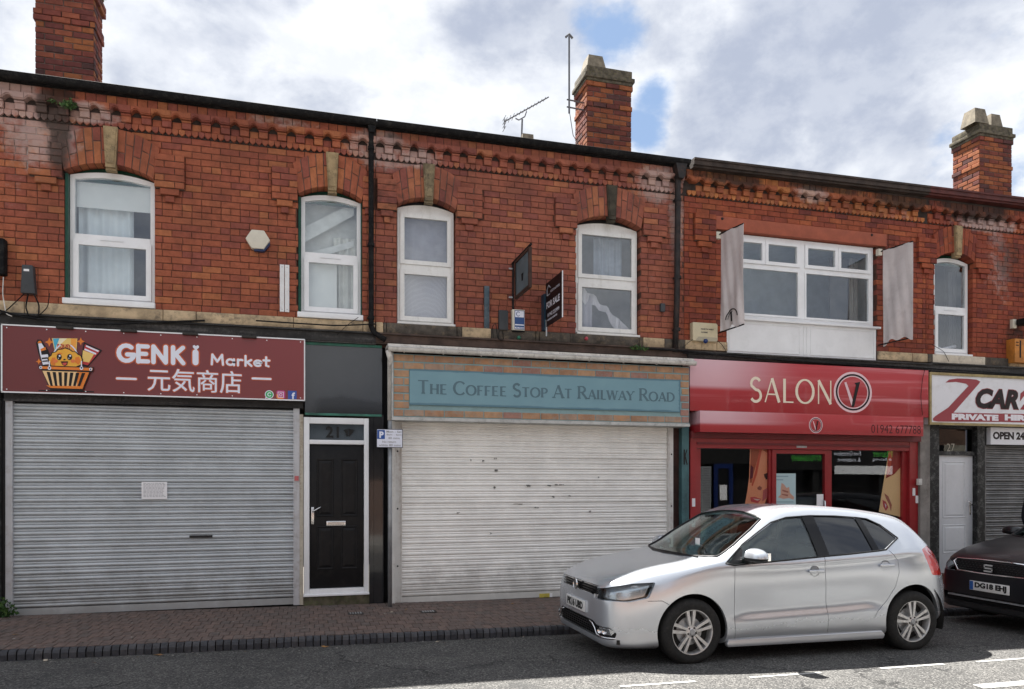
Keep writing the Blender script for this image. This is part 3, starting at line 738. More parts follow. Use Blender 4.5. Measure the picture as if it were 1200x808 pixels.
def shutter(house, x0, x1, z0, z1, y, m, mr, pitch=.0762, rel=1., rails=True, rw=.075, name='roller_shutter', bottom=.10, railz=None):
    top = MB(); top.box(x0 + .01, x1 - .01, y + .035, y + .05, z0, z1)
    so = top.build(name, DARK_IN, house)
    mb = MB(); prof = [(.008 * rel, 0)]
    for k in range(6): t = (k + .5) / 6; prof.append((-.008 * rel * math.sin(math.pi * t) ** .7, .003 + .041 * t))
    prof.append((.006 * rel, .046))
    for k in range(4): t = (k + .5) / 4; prof.append((.001 - .004 * math.sin(math.pi * t), .049 + .022 * t))
    prof.append((.008 * rel, pitch - .001)); prof.append((.008 * rel, pitch))
    for (a, b), (c, d) in zip(prof, prof[1:]): mb.face((x0, a, b), (x1, a, b), (x1, c, d), (x0, c, d))
    me = mb.mesh('slat', m); autosmooth(me, 60)
    z = z0 + bottom
    while z + pitch < z1 + .02:
        o = link('slat', me, so); ry_ = random.gauss(0, .0005); o.rotation_euler = (random.gauss(0, .012), ry_, random.gauss(0, .0004)); o.location = (0, y + random.uniform(-.0015, .0015), z + ry_ * (x0 + x1) / 2); z += pitch
    MB().box(x0, x1, y - .012, y + .02, z0, z0 + bottom - .004).build('bottom_rail', m, so)
    if rails:
        for a, b in ((x0 - rw, x0 + .004), (x1 - .004, x1 + rw)):
            mb = MB(); mb.box(a, b, y - .035, y + .04, z0 - .01, railz or z1); 
            e = b - .012 if a < x0 else a; mb.box(e, e + .012, y - .045, y - .034, z0, (railz or z1) - .01)
            mb.build('guide_rail', mr, so)
    return so
def stones(house, x0, x1, splits, z0=3.482, z1=3.615, y=-.04, m=STONE, seed=0):
    rn = random.Random(seed); bd = MB().box(x0, x1, -.01, .1, z0 - .02, z1).build('stone_band', MORTAR, house)
    xs_ = [x0] + splits + [x1]
    for k, (a, b) in enumerate(zip(xs_, xs_[1:])):
        rbox('stone', a + .003, b - .003, y + rn.uniform(-.006, .006), .09, z0 + rn.uniform(-.004, .004), z1 + .003, m[k % len(m)] if isinstance(m, list) else m, bd, .01)
def at(px, py, Y=0.):
    """world x, z of a point of the plane y = Y measured from the survey photograph"""
    a = PSI + math.atan((px - 600) / FPX); d = (Y - CAMY) / math.cos(a); Z = d * math.cos(a - PSI)
    return (Y - CAMY) * math.tan(a), CAMH + (565 - py) * Z / FPX
XA, XB, XC, XD, XE = -6.0, .88, 5.33, 9.68, 14.5
h1 = thing('terraced_house', 'leftmost brick terraced house, with grey roller shutter, maroon sign and black door numbered 21', 'house', (-1.5, 0, 0), 'brick terraced houses with shops below')
h2 = thing('terraced_house', 'brick terraced house between two black drainpipes, with white roller shutter and teal shop board', 'house', (3, 0, 0), 'brick terraced houses with shops below')
h3 = thing('terraced_house', 'brick terraced house with one wide white window upstairs and the red-framed salon shopfront', 'house', (7.5, 0, 0), 'brick terraced houses with shops below')
h4 = thing('terraced_house', 'darker brick terraced house at the right end, with white door numbered 27', 'house', (11.5, 0, 0), 'brick terraced houses with shops below')
W1, W2 = Win(-2.70, -1.74), Win(-.08, .71)
W3, W4 = Win(1.16, 1.94, zc=5.29), Win(3.66, 4.63)
W5 = Win(9.86, 10.63)
WS = Win(6.04, 8.71, zs=5.28, zc=5.28, arch=False, zb=3.44)
wl = {}
for h, a, b, ws in ((h1, XA, XB, [W1, W2]), (h2, XB, XC, [W3, W4]), (h3, XC, XD, [WS]), (h4, XD, XE, [W5])): wl[h.name] = wallbacking(h, a, b, ws)
B1 = [(-3.06, -2.71), (-1.735, -1.40), (-.40, -.085), (.715, .86)]
B2 = [(.90, 1.155), (1.945, 2.30), (3.335, 3.655), (4.66, 5.03)]
B3 = [(5.48, 5.83)]; B4 = [(9.49, 9.85), (10.64, 11.02)]
rr = lambda L: [(a, b, Z0 + 18 * CH, Z0 + 23 * CH) for a, b in L]
courses(wl[h1.name], XA, XB, [W1, W2], rr(B1), 'a', 11)
courses(wl[h2.name], XB, XC, [W3, W4], rr(B2), 'b', 12)
courses(wl[h3.name], XC, XD, [WS], rr(B3) + [(5.83, 8.89, 5.28, 5.48)], 'c', 13)
courses(wl[h4.name], XD, XE, [W5], rr(B4), 'd', 14)
for h, L, p in ((h1, B1, 'a'), (h2, B2, 'b'), (h3, B3, 'c'), (h4, B4, 'd')):
    for i, (a, b) in enumerate(L): stopblock(h, a, b, p, i + 40)
KD = mat('soot blackened keystone', (.055, .048, .035), .9, var=.4, scale=9, bump=.5, dirt=.5, dirtcol=(.02, .018, .015)); KM2 = mat('half blackened keystone', (.20, .155, .09), .9, var=.4, scale=9, bump=.5, dirt=.9, dirtcol=(.04, .035, .025))
for h, wn, p, km in ((h1, W1, 'a', KEYST), (h1, W2, 'a', KEYST), (h2, W3, 'b', KM2), (h2, W4, 'b', KD), (h4, W5, 'd', KEYST)): archring(h, wn, p, 5); keystone(h, wn.c + .02, km)
cornice(h1, XA, XB, 'a', 1); cornice(h2, XB, XC, 'b', 2); cornice(h3, XC, XD, 'o', 3); cornice(h4, XD, XE, 'c', 4)
for h, a, b in ((h1, XA, XB), (h2, XB, XC), (h3, XC, XD), (h4, XD, XE)): roof(h, a, b)
# green painted reveals
for a, b in ((-2.698, -2.668), (-.079, -.048), (.698, .708)): MB().box(a, b, .015, .13, 3.69, 5.16).build('reveal_board', GREEN, h1)
# windows
f1 = sashwin(h1, W1); f2 = sashwin(h1, W2); f3 = sashwin(h2, W3, sill=False, old='w', rail=4.395, handle=False); f4 = sashwin(h2, W4, sill=False, old='w', rail=4.40, handle=False)
f5 = sashwin(h4, W5, sill=False, rail=4.40)
room(h1, -3.0, -1.4, 3.5, 5.5); room(h1, -.4, .84, 3.5, 5.5); room(h2, .92, 2.3, 3.5, 5.5, m=mat('lilac grey room wall', (.26, .26, .30), .9)); room(h2, 3.3, 5.0, 3.5, 5.5, m=mat('lilac grey room wall', (.22, .23, .27), .9)); room(h4, 9.75, 11, 3.5, 5.5, m=DARK_IN)
CURT = mat('white curtain cloth', (.68, .74, .78), .8, var=.05); BLIND = mat('white roller blind', (.72, .74, .74), .8, var=.03); NET = mat('grey net curtain', (.44, .42, .46), .85, var=.10, scale=3)
def blind(x0, x1, z0, z1, y, label, m=BLIND): return tag(MB().box(x0, x1, y, y + .006, z0, z1).build('roller_blind', m), label, 'blind')
blind(-2.62, -1.78, 4.83, 5.24, .17, 'white roller blind pulled a third of the way down in the leftmost window')
curtain(-2.62, -2.02, 3.7, 5.2, .26, CURT, 'white curtain drawn over the left half of the leftmost window', .022, 4)
blind(-.03, .40, 3.7, 4.42, .17, 'pale blind behind the lower sash of the window left of the black drainpipe')
curtain(.36, .66, 3.7, 4.75, .24, mat('cream curtain', (.62, .63, .60), .8), 'white curtain at the right side of the window left of the black drainpipe', .018, 3)
mb = MB(); mb.face((-.04, .20, 4.62), (.62, .20, 5.05), (.62, .20, 5.22), (-.04, .20, 4.82)); mb.face((.05, .21, 4.42), (.62, .21, 4.64), (.62, .21, 4.72), (.05, .21, 4.52))
tag(mb.build('ceiling_panel', mat('pale board', (.6, .62, .62), .8)), 'sloping pale boards seen through the upper pane of the window beside the black drainpipe', 'board')
blind(-.04, .66, 4.42, 5.25, .30, 'pale grey blind behind the upper pane of the window left of the black drainpipe', mat('pale grey blind', (.50, .52, .52), .8))
def netmat():
    m = bpy.data.materials.new('swagged net'); m.use_nodes = True; t = NT(m.node_tree); b = t.n['Principled BSDF']
    pos = t.add('ShaderNodeNewGeometry').outputs['Position']; sp = t.add('ShaderNodeSeparateXYZ'); t.link(pos, sp.inputs[0])
    dx = t.math('MULTIPLY', t.math('SUBTRACT', sp.outputs[0], 1.55), 1.7); dz = t.math('SUBTRACT', sp.outputs[2], 4.02)
    q = t.math('ADD', t.math('MULTIPLY', t.math('MULTIPLY', dx, dx), .8), dz)
    wv = t.math('SINE', t.math('MULTIPLY', t.math('ADD', q, t.math('MULTIPLY', t.noise(pos, 3, 2), .15)), 95))
    c = t.mix(t.ramp(wv, -.2, .9), (.45, .43, .47), (.49, .47, .51)); t.inp(b.inputs['Base Color'], c); b.inputs['Roughness'].default_value = .85
    return m
curtain(1.22, 1.90, 3.68, 4.40, .17, netmat(), 'swagged net curtain behind the lower pane of the window right of the black drainpipe', .004, 3)
curtain(1.22, 1.90, 4.40, 5.15, .22, mat('lilac net curtain', (.36, .35, .40), .85), 'plain net curtain behind the upper pane of the window right of the black drainpipe', .006, 3)
SHEET = mat('bunched white sheet', (.55, .52, .58), .8)
mb = MB(); prv = None
for k in range(22):
    t = k / 21; x = 3.73 + .82 * t; z = 4.42 - .62 * t ** 1.1 + .02 * math.sin(t * 23); y = .24 + .03 * math.sin(t * 30); q = ((x, y, z), (x, y + .03, z - .14 - .06 * math.sin(t * 9)))
    if prv: mb.face(prv[1], q[1], q[0], prv[0])
    prv = q
tag(mb.build('hung_sheet', SHEET, smooth=True), 'white sheet sagging diagonally behind the lower pane above the coffee shop board', 'sheet')
curtain(3.7, 4.0, 3.68, 4.25, .27, mat('mauve curtain', (.34, .32, .38), .8), 'mauve curtain at the left of the lower pane above the coffee shop board', .02, 3)
curtain(4.05, 4.5, 4.4, 5.1, .34, mat('pale blue curtain', (.30, .34, .42), .8), 'pale blue curtain behind the upper pane above the coffee shop board', .02, 4)
curtain(10.45, 10.6, 3.7, 5.1, .3, mat('dark drape', (.05, .05, .06), .8), 'dark drape at the right of the narrow window above the white door', .01, 2)
tag(MB().tube([(9.98, .2, 3.80), (10.2, .2, 3.75), (10.5, .22, 3.82)], .03, 8).build('rolled_cloth', SHEET, smooth=True), 'pale rolled cloth lying behind the narrow window above the white door', 'cloth')

# wide salon window
LINT = mat('red painted lintel', (.33, .085, .045), .8, var=.15, bump=.3)
rbox('lintel', 5.835, 8.885, -.03, .1, 5.284, 5.478, LINT, h3, .006)
for x in (5.94, 8.6): MB().lathe([(.001, -.036), (.02, -.036), (.02, -.02)], 10, (x, 0, 5.44)).build('bolt_hole', DARK_IN, h3)
wo = MB(); Y = .06
wo.box(6.05, 6.11, Y, Y + .07, 4.0, 5.27); wo.box(8.64, 8.70, Y, Y + .07, 4.0, 5.27); wo.box(6.11, 8.64, Y + .001, Y + .07, 5.215, 5.27); wo.box(6.11, 8.64, Y + .001, Y + .07, 4.0, 4.06)
wo.box(7.335, 7.425, Y - .004, Y + .07, 4.06, 5.215); wo.box(6.11, 7.335, Y - .002, Y + .07, 4.80, 4.845); wo.box(7.425, 8.64, Y - .002, Y + .07, 4.80, 4.845)
wf = wo.build('window', UPVC, h3)
for a, b in ((6.11, 6.72), (6.725, 7.333), (7.427, 8.028), (8.033, 8.638)):
    mb = MB(); frame_ring(mb, a, b, 4.847, 5.213, .052, Y - .022, Y + .03); mb.build('sash', UPVC, wf); pane(wf, a + .05, b - .05, 4.895, 5.165, Y + .005)
for a, b in ((6.11, 7.335), (7.425, 8.64)):
    mb = MB(); frame_ring(mb, a + .001, b - .001, 4.061, 4.799, .03, Y - .012, Y + .03); mb.build('glazing_bead', UPVC, wf); pane(wf, a + .03, b - .03, 4.09, 4.77, Y + .01)
rbox('window_sill', 6.03, 8.76, -.05, .1, 3.965, 3.998, UPVC, h3, .006)
ap = MB().box(6.035, 8.705, .0, .1, 3.44, 3.964).build('apron_panel', UPVC, h3)
for a, b in ((6.07, 7.30), (7.36, 7.43), (7.49, 8.67)):
    mb = MB(); frame_ring(mb, a, b, 3.50, 3.93, .012, -.008, .003); mb.build('panel_moulding', UPVC, ap)
room(h3, 5.9, 8.9, 3.7, 5.25, 1.2, mat('blue grey room wall', (.45, .50, .53), .9))
tag(MB().box(8.12, 8.56, .34, .36, 4.05, 5.16).build('curtain', mat('grey blackout curtain', (.10, .10, .10), .8)), 'dark grey curtain at the right end of the wide salon window', 'curtain')
curtain(8.45, 8.62, 4.05, 5.16, .3, mat('grey curtain', (.25, .25, .25), .8), 'paler grey curtain at the far right edge of the wide salon window', .012, 2)

# stone bands and timber cornices
stones(h1, XA, XB - .005, [-4.6, -3.1, -1.64, -1.27, -.14, .72], seed=3)
stones(h2, XB + .005, XC, [.98, 1.02, 1.95, 2.02, 2.42, 3.05, 3.1, 3.55, 4.6, 4.66, 5.0], m=[STONE, DSTONE, DSTONE, DSTONE, STONE, DSTONE, DSTONE, DSTONE, DSTONE, DSTONE, STONE, DSTONE], seed=4)
stones(h3, XC, 6.03, [5.6, 5.85], seed=5); stones(h3, 8.72, XD, [9.38], m=STONE, seed=6)
CREAM = mat('cream painted sill', (.60, .53, .42), .6, var=.1, dirt=.5, dirtcol=(.15, .12, .1))
stones(h4, XD, XE, [9.78, 10.86, 11.35, 12.4], m=[DSTONE, CREAM, DSTONE, STONE, DSTONE], seed=7)
def band(h, a, b, z0, z1, y, m, name='timber_cornice'):
    mb = MB(); mb.box(a, b, y, .1, z0, z1); mb.box(a, b, y - .035, .1, z1 + .001, z1 + .022); mb.box(a, b, y - .012, y + .01, z0 + .02, z0 + .045); return mb.build(name, m, h)
band(h1, XA, XB, 3.32, 3.45, -.075, TIMBER); band(h2, XB, XC, 3.33, 3.45, -.08, BTIMBER); band(h3, XC, XD, 3.35, 3.425, -.10, TIMBER); band(h4, XD, XE, 3.32, 3.45, -.075, TIMBER)
# gutters and downpipes
def gutter(h, a, b, za, zb, m=BPVC, wood=False):
    mb = MB(); s = (zb - za) / (b - a); y = -.155
    if wood:
        for (y0, y1, z0, z1) in ((-.19, -.02, -.095, -.03), (-.205, -.02, -.03, .0), (-.16, .0, -.125, -.095)):
            i = len(mb.v); mb.box(a, b, y0, y1, z0, z1)
            mb.v[i:] = [(p[0], p[1], p[2] + (za if p[0] == a else zb)) for p in mb.v[i:]]
        return mb.build('gutter', m, h)
    pr = [(y + .056 * math.cos(R(t)), -.048 + .056 * math.sin(R(t))) for t in range(180, 361, 15)]
    pr = [(pr[0][0] - .004, pr[0][1] + .012)] + pr + [(pr[-1][0], pr[-1][1] + .012)]
    pr2 = [(p[0] * .93 + y * .07, p[1] + .004) for p in reversed(pr)]
    pr = pr + pr2
    for p, q in zip(pr, pr[1:] + pr[:1]): mb.face((a, p[0], za + p[1]), (a, q[0], za + q[1]), (b, q[0], zb + q[1]), (b, p[0], zb + p[1]))
    mb.box(a, b, -.1, .0, za - .095, za - .01)
    g = mb.build('gutter', m, h); x = a + .35
    while x < b:
        zz = za + s * (x - a); MB().tube([(x, y + .059 * math.cos(R(t)), zz - .048 + .059 * math.sin(R(t))) for t in range(175, 366, 19)], .006, 6).build('gutter_bracket', m, g); x += .85
    for xx in (a + (b - a) * .42,):
        zz = za + s * (xx - a); mb = MB(); P = [(y + .062 * math.cos(R(t)), zz - .048 + .062 * math.sin(R(t))) for t in range(180, 361, 20)]
        for p, q in zip(P, P[1:]): mb.face((xx, *p), (xx, *q), (xx + .09, *q), (xx + .09, *p))
        mb.build('gutter_joint', m, g)
    return g
gutter(h1, XA, XB - .002, 6.20, 6.195); gutter(h2, XB + .002, XC - .002, 6.195, 6.205)
OLDG = mat('rotten painted gutter board', (.045, .032, .026), .7, var=.4, scale=6, bump=.8, dirt=.6, dirtcol=(.015, .012, .01), streak='h')
REDG = mat('dark red gutter board', (.09, .022, .018), .6, var=.3, dirt=.5, dirtcol=(.02, .015, .015), streak='h')
gutter(h3, XC + .06, XD - .1, 6.215, 6.255, OLDG, True); gutter(h4, XD - .098, XE, 6.255, 6.30, REDG, True)
def pipe(h, pts, r, m, name='drainpipe', clips=()):
    o = MB().tube(pts, r, 12).build(name, m, h, smooth=True)
    for z in clips:
        x = pts[0][0]; y = pts[0][1]
        for q in pts:
            if q[2] >= z: x, y = q[0], q[1]
        MB().lathe([(r, -.02), (r + .009, -.02), (r + .009, .02), (r, .02)], 14, (x, y, z), 'z').build('pipe_collar', m, o); MB().box(x - .045, x + .045, -.01 + 0, y * .6, z - .012, z + .012).build('pipe_clip', m, o)
    return o
pipe(h1, [(.815, -.15, 6.12), (.815, -.13, 6.02), (.82, -.075, 5.93), (.82, -.075, 3.56), (.85, -.1, 3.47), (.99, -.16, 3.37)], .034, BPVC, clips=(5.84, 4.6, 3.66))
mb = MB(); mb.prism([(.77, 6.08), (.79, 6.0), (.85, 6.0), (.87, 6.08)], -.19, -.10); mb.build('gutter_outlet', BPVC, h1)
OLDPIPE = mat('old black cast iron', (.02, .018, .018), .6, var=.4, dirt=.5, dirtcol=(.10, .05, .035), bump=.3)
pipe(h2, [(5.19, -.15, 6.12), (5.19, -.10, 6.0), (5.185, -.085, 5.9), (5.17, -.085, 4.2), (5.14, -.085, 3.42)], .042, OLDPIPE, clips=(5.62, 4.5, 3.75))
mb = MB(); mb.prism([(5.10, 6.11), (5.15, 5.90), (5.23, 5.90), (5.28, 6.11)], -.19, -.06); mb.build('hopper_head', OLDPIPE, h2)

# chimneys ------------------------------------------------------------------
def chimney(h, x0, x1, y0, y1, z0, z1, pal, bands, cap, seed, limit=150):
    rn = random.Random(seed); e = .010
    co = MB().box(x0 + e, x1 - e, y0 + e, y1 - e, z0 - .7, z1).build('chimney', MORTAR, h); c = .0835; items = []
    nz = int((z1 - z0) / c)
    for k in range(nz):
        z = z0 + k * c + c / 2; out = 0
        for b0, b1, o_ in bands:
            if b0 <= k < b1: out = o_
        for face in range(4):
            L = (x1 - x0) if face % 2 == 0 else (y1 - y0); L += 2 * out; u = -L / 2; first = True; alt = (k + face) % 2
            while u < L / 2 - .01:
                wd = .116 if (first and alt) else .233; first = False
                v = min(L / 2, u + wd)
                if L / 2 - v < .05: v = L / 2
                if v - u > .03:
                    cx = (u + v) / 2; off = rn.uniform(-.004, .002) - out
                    X = {0: ((x0 + x1) / 2 + cx, y0 + off), 1: (x1 - off, (y0 + y1) / 2 + cx), 2: ((x0 + x1) / 2 - cx, y1 - off), 3: (x0 + off, (y0 + y1) / 2 - cx)}[face]
                    M = Matrix.Translation((X[0], X[1], z)) @ Matrix.Rotation(face * math.pi / 2, 4, 'Z') @ Matrix.Rotation(rn.uniform(-.012, .012), 4, 'Y')
                    vis = wt(X[0], X[1], z, (v - u) * c) * (1 if face == 0 else (.6 if (face == 3 and x0 > 0) or (face == 1 and x0 < 0) else 0))
                    items.append((round(v - u - .012, 2), c - .013, .10 + out, M, rn.randrange(6), vis))
                u = v
    laybricks(co, items, BM[pal], limit=limit)
    if cap:
        mb = MB(); mb.box(x0 - .02, x1 + .02, y0 - .02, y1 + .02, z1, z1 + .05)
        mb.box(x0 - .045, x1 + .045, y0 - .045, y1 + .045, z1 + .051, z1 + .12); mb.box(x0 - .01, x1 + .01, y0 - .01, y1 + .01, z1 + .122, z1 + .25)
        o = mb.build('chimney_cap', mat('lichened chimney cap', (.10, .085, .065), .95, var=.5, scale=14, bump=.9, dirt=.6, dirtcol=(.16, .15, .06)), co); bevel(o.data, .012)
    return co
PAL['k'] = [(.26, .075, .036), (.30, .095, .040), (.15, .045, .035), (.11, .045, .040), (.20, .055, .036), (.33, .11, .045)]; PAL['p'] = [(.20, .055, .040), (.24, .070, .045), (.15, .045, .038), (.27, .08, .045), (.09, .04, .036), (.29, .10, .04)]
for q in 'kp': BM[q] = [brickmat('chimney brick %s%d' % (q, i), c, stains=False) for i, c in enumerate(PAL[q])]
def pot(h, x, y, z, hgt, w_, m=None, taper=.72, name='chimney_pot'):
    mb = MB(); a = w_ / 2; b = a * taper
    P = lambda r, zz: [(x - r, y - r, zz), (x + r, y - r, zz), (x + r, y + r, zz), (x - r, y + r, zz)]
    q0, q1, q2, q3 = P(a, z), P(b, z + hgt), P(b * .7, z + hgt), P(b * .7, z + hgt - .1)
    for u, v in ((q0, q1), (q1, q2), (q2, q3)):
        for i in range(4): j = (i + 1) % 4; mb.face(u[i], u[j], v[j], v[i])
    o = mb.build(name, m or mat('buff chimney pot', (.20, .17, .125), .9, var=.3, scale=9, bump=.5, dirt=.6, dirtcol=(.09, .08, .05)), h); return o
YC1 = 1.9; a, _ = at(41, 60, YC1); b, _ = at(110, 60, YC1)
kb = int(round((at(75, 26, YC1)[1] - 6.6) / .0835))
c1 = chimney(h1, a, b, YC1, YC1 + .46, 6.6, 8.6, 'p', [(kb, kb + 2, .02), (kb + 5, kb + 7, .04), (kb + 7, kb + 9, .07)], True, 5, 150)
YC2 = 1.6; a, zt = at(688, 96, YC2); b, zt2 = at(740, 106, YC2); zb0 = at(712, 104, YC2)[1]
zc2 = at(712, 78, YC2)[1] - .25; n2_ = int(round((zc2 - 6.62) / .0835))
c2 = chimney(h2, a, b, YC2, YC2 + .56, 6.62, 6.62 + .0835 * n2_, 'k', [(n2_ - 5, n2_ - 4, .014), (n2_ - 1, n2_, .02)], True, 6, 170)
pot(c2, a + .19, YC2 + .22, 6.62 + .0835 * n2_ + .25, .24, .34)
YC3 = 1.6; a, _ = at(1148, 160, YC3); b, _ = at(1186, 160, YC3)
c3 = chimney(h4, a, b, YC3, YC3 + .62, 6.9, 6.9 + .0835 * 16, 'k', [(9, 10, .014), (15, 16, .02)], True, 8, 170)
zt3 = 6.9 + .0835 * 16 + .25
pot(c3, a + .04, YC3 + .15, zt3, .30, .34); pot(c3, a + .52, YC3 + .22, zt3, .29, .30)
sm = pot(h2, *[at(617, 165, 4.2)[0], 4.2], 7.45, at(617, 160, 4.2)[1] - 7.45, .30)
tag_ = None
# aerials
ALU = mat('dull aerial metal', (.14, .14, .15), .5, metal=.5)
ax, az = at(667, 133, YC2 + .1); tx, tz = at(666, 43, YC2 + .1)
am = thing('aerial_mast', 'tall thin aerial mast clamped to the left side of the middle chimney', 'aerial', (ax, YC2 + .1, az))
MB().tube([(ax, YC2 + .1, az), (ax, YC2 + .1, tz)], .016, 8).build('mast', ALU, am)
MB().tube([(ax - .06, YC2 + .1, tz - .02), (ax, YC2 + .1, tz + .04), (ax + .06, YC2 + .1, tz - .02)], .02, 6).build('tip', ALU, am)
for dz in (.10, .22): MB().tube([(ax - .04, YC2 + .1, az + dz), (ax + .30, YC2 + .13, az + dz)], .012, 6).build('bracket', ALU, am)
MB().tube([(ax, YC2 + .08, az), (ax + .03, YC2 + .0, az - .4), (ax + .09, YC2 - .3, az - .8), (ax + .1, YC2 - .4, az - 1.1)], .006, 5).build('cable', BPVC, am)
YA = 4.2; X = lambda px, py: (at(px, py, YA)[0], YA, at(px, py, YA)[1])
yg = thing('television_aerial', 'small television aerial on a short pole left of the middle chimney', 'aerial', X(611, 165))
MB().tube([X(611, 168), X(612, 140)], .018, 6).build('pole', ALU, yg); MB().tube([X(604, 139), X(608, 141), X(615, 137), X(617, 131)], .012, 6).build('bracket', ALU, yg)
MB().tube([X(591, 143), X(643, 114)], .012, 6).build('boom', ALU, yg)
for k in range(12):
    px = 593 + k * 4.1; py = 142 - k * 2.3; p = Vector(X(px, py)); L = .11 if k > 2 else .20
    MB().tube([p + Vector((-.2 * L, -1.2 * L, -.25 * L)), p + Vector((.2 * L, 1.2 * L, .25 * L))], .006, 5).build('element', ALU, yg)
mb = MB()
p = Vector(X(591, 143))
for dz in (-.14, -.07, .0, .07): mb.tube([p + Vector((0, -.12, dz)), p + Vector((0, .12, dz))], .006, 4)
mb.tube([p + Vector((0, 0, -.14)), p + Vector((0, 0, .08))], .008, 4); mb.build('reflector', ALU, yg)
# ------------------------------------------------------------------ shopfronts
SHG = mat('galvanised shutter', (.50, .53, .55), .42, metal=.1, grime=.5, var=.10, scale=2.2, dirt=.30, dirtcol=(.24, .24, .235), streak='h')
SHW = mat('white shutter', (.88, .865, .825), .5, grime=.4, var=.07, scale=2.5, dirt=.25, dirtcol=(.58, .55, .50), streak='h')
SHD = mat('dull shutter', (.20, .20, .20), .45, metal=.3, var=.25, scale=3, dirt=.5, dirtcol=(.04, .04, .04), streak='h')
RAILG = mat('grey rail', (.50, .51, .53), .45, metal=.2, var=.08, dirt=.35, dirtcol=(.2, .13, .1), scale=4)
RAILW = mat('white rail', (.66, .65, .62), .5, var=.08, dirt=.5, dirtcol=(.25, .15, .09), scale=4, streak='v')
CRUST = mat('rust stained cream paint', (.45, .41, .33), .7, var=.15, dirt=.7, dirtcol=(.12, .06, .03), scale=5, streak='v')
GLOSS = mat('glossy black fascia', (.022, .022, .024), .12, var=.1, coat=.6)
def panelmat():  # dark reflected shape along the bottom is put into the colour
    m = bpy.data.materials.new('grey panel with painted dark reflection'); m.use_nodes = True; t = NT(m.node_tree); b = t.n['Principled BSDF']
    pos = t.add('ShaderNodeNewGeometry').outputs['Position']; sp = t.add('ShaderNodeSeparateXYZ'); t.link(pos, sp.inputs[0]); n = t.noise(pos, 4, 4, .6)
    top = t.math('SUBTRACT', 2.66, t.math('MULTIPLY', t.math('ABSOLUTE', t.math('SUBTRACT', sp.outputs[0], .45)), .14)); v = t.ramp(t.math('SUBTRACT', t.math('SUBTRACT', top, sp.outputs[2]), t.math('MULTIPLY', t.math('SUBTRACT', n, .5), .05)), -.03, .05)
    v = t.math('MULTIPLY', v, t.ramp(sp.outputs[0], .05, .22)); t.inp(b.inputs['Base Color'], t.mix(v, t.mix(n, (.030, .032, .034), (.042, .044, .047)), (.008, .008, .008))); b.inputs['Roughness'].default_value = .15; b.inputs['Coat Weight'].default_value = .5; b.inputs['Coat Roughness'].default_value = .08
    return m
# dark ground-floor walls behind everything
MB().box(XA, -.03, .12, .24, -.1, 3.40).box(.86, XB, .10, .24, -.2, 3.40).build('ground_floor_wall', DARK_IN, h1)
MB().box(XB, 5.36, .12, .24, -.2, 3.42).build('ground_floor_wall', DARK_IN, h2)
MB().box(XC + .03, XD, .1, .24, 2.2, 3.42).build('ground_floor_wall', DARK_IN, h3)
MB().box(XD, XE, .1, .24, 2.5, 3.42).box(10.78, XE, .1, .24, -.3, 2.5).build('ground_floor_wall', DARK_IN, h4)
# --- number 21 ---
MB().box(-6, -3.33, -.10, .12, -.05, 3.315).build('pilaster', TIMBER, h1)
MB().box(-3.33, -3.30, -.03, .1, -.05, 2.5).build('shopfront_post', BLACKP, h1)
s1 = shutter(h1, -3.225, -.135, gz(-1.7), 2.50, .015, SHG, RAILG, rw=.07, bottom=.085, rel=2.1)
MB().box(-3.30, -.02, -.05, .12, 2.475, 2.56).build('shutter_housing', TIMBER, h1)
MB().box(-1.35, -1.02, -.004, .02, 0, .034).build('x', BLACKP, None) if False else None
lx0, lz = at(222, 629, .0); lx1, _ = at(249, 629, .0)
rbox('lock_slot', lx0, lx1, -.012, .02, lz - .018, lz + .012, BLACKP, s1, .004)
nx0, nz1 = at(166, 565, -.02); nx1, nz0 = at(196, 585, -.02)
PAPER = mat('white paper', (.82, .81, .82), .8, var=.02)
nt = tag(MB().box(nx0, nx1, -.024, -.021, nz0, nz1).build('paper_notice', PAPER), 'small white printed notice taped to the grey roller shutter', 'notice')
mb = MB(); rn = random.Random(2); z = nz1 - .02; INK = mat('printed ink', (.36, .36, .38), .8, var=0)
while z > nz0 + .02:
    x = nx0 + .02
    while x < nx1 - .04:
        w_ = rn.uniform(.012, .035); mb.face((x, -.0255, z), (min(x + w_, nx1 - .015), -.0255, z), (min(x + w_, nx1 - .015), -.0255, z + .006), (x, -.0255, z + .006)); x += w_ + .008
    z -= .016
mb.build('print', INK, nt, kind='stuff')
MB().box(-.132 + .068, -.02, -.03, .1, 0, 2.40).build('jamb_strip', CRUST, h1)
sx, sz_ = at(349, 559, -.04); MB().box(-.125, -.075, -.052, -.046, sz_ - .05, sz_ + .01).build('sticker', mat('red and white sticker', (.5, .12, .12), .6), h1)
# black fascia and door
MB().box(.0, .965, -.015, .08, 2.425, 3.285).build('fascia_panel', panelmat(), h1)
MB().box(-.0, .96, -.03, .0, 3.287, 3.318).build('fascia_trim', mat('green paint on timber', (.03, .14, .10), .6, var=.4), h1); MB().box(-.0, .96, -.03, .0, 2.395, 2.424).build('fascia_trim', mat('green paint on timber'), h1)
MB().box(.80, .86, .0, .12, -.05, 2.39).box(.861, .985, -.012, .12, -.05, 2.42).build('side_panel', GLOSS, h1)
mb = MB(); mb.box(-.015, .055, -.02, .08, .12, 2.37); mb.box(.735, .795, -.02, .08, .12, 2.37); mb.box(.055, .735, -.019, .08, 2.29, 2.37); mb.box(.055, .735, -.019, .08, .12, .19); mb.box(.055, .735, -.024, .08, 2.03, 2.085)
df = mb.build('door_frame', UPVC, h1); bevel(df.data, .006)
pane(df, .05, .74, 2.08, 2.295, .01, m=glassmat('fanlight glass', (.75, .78, .80), 1.6)); MB().box(.05, .74, .03, .034, 2.08, 2.295).build('backing', mat('grey film', (.24, .25, .26), .6), df)
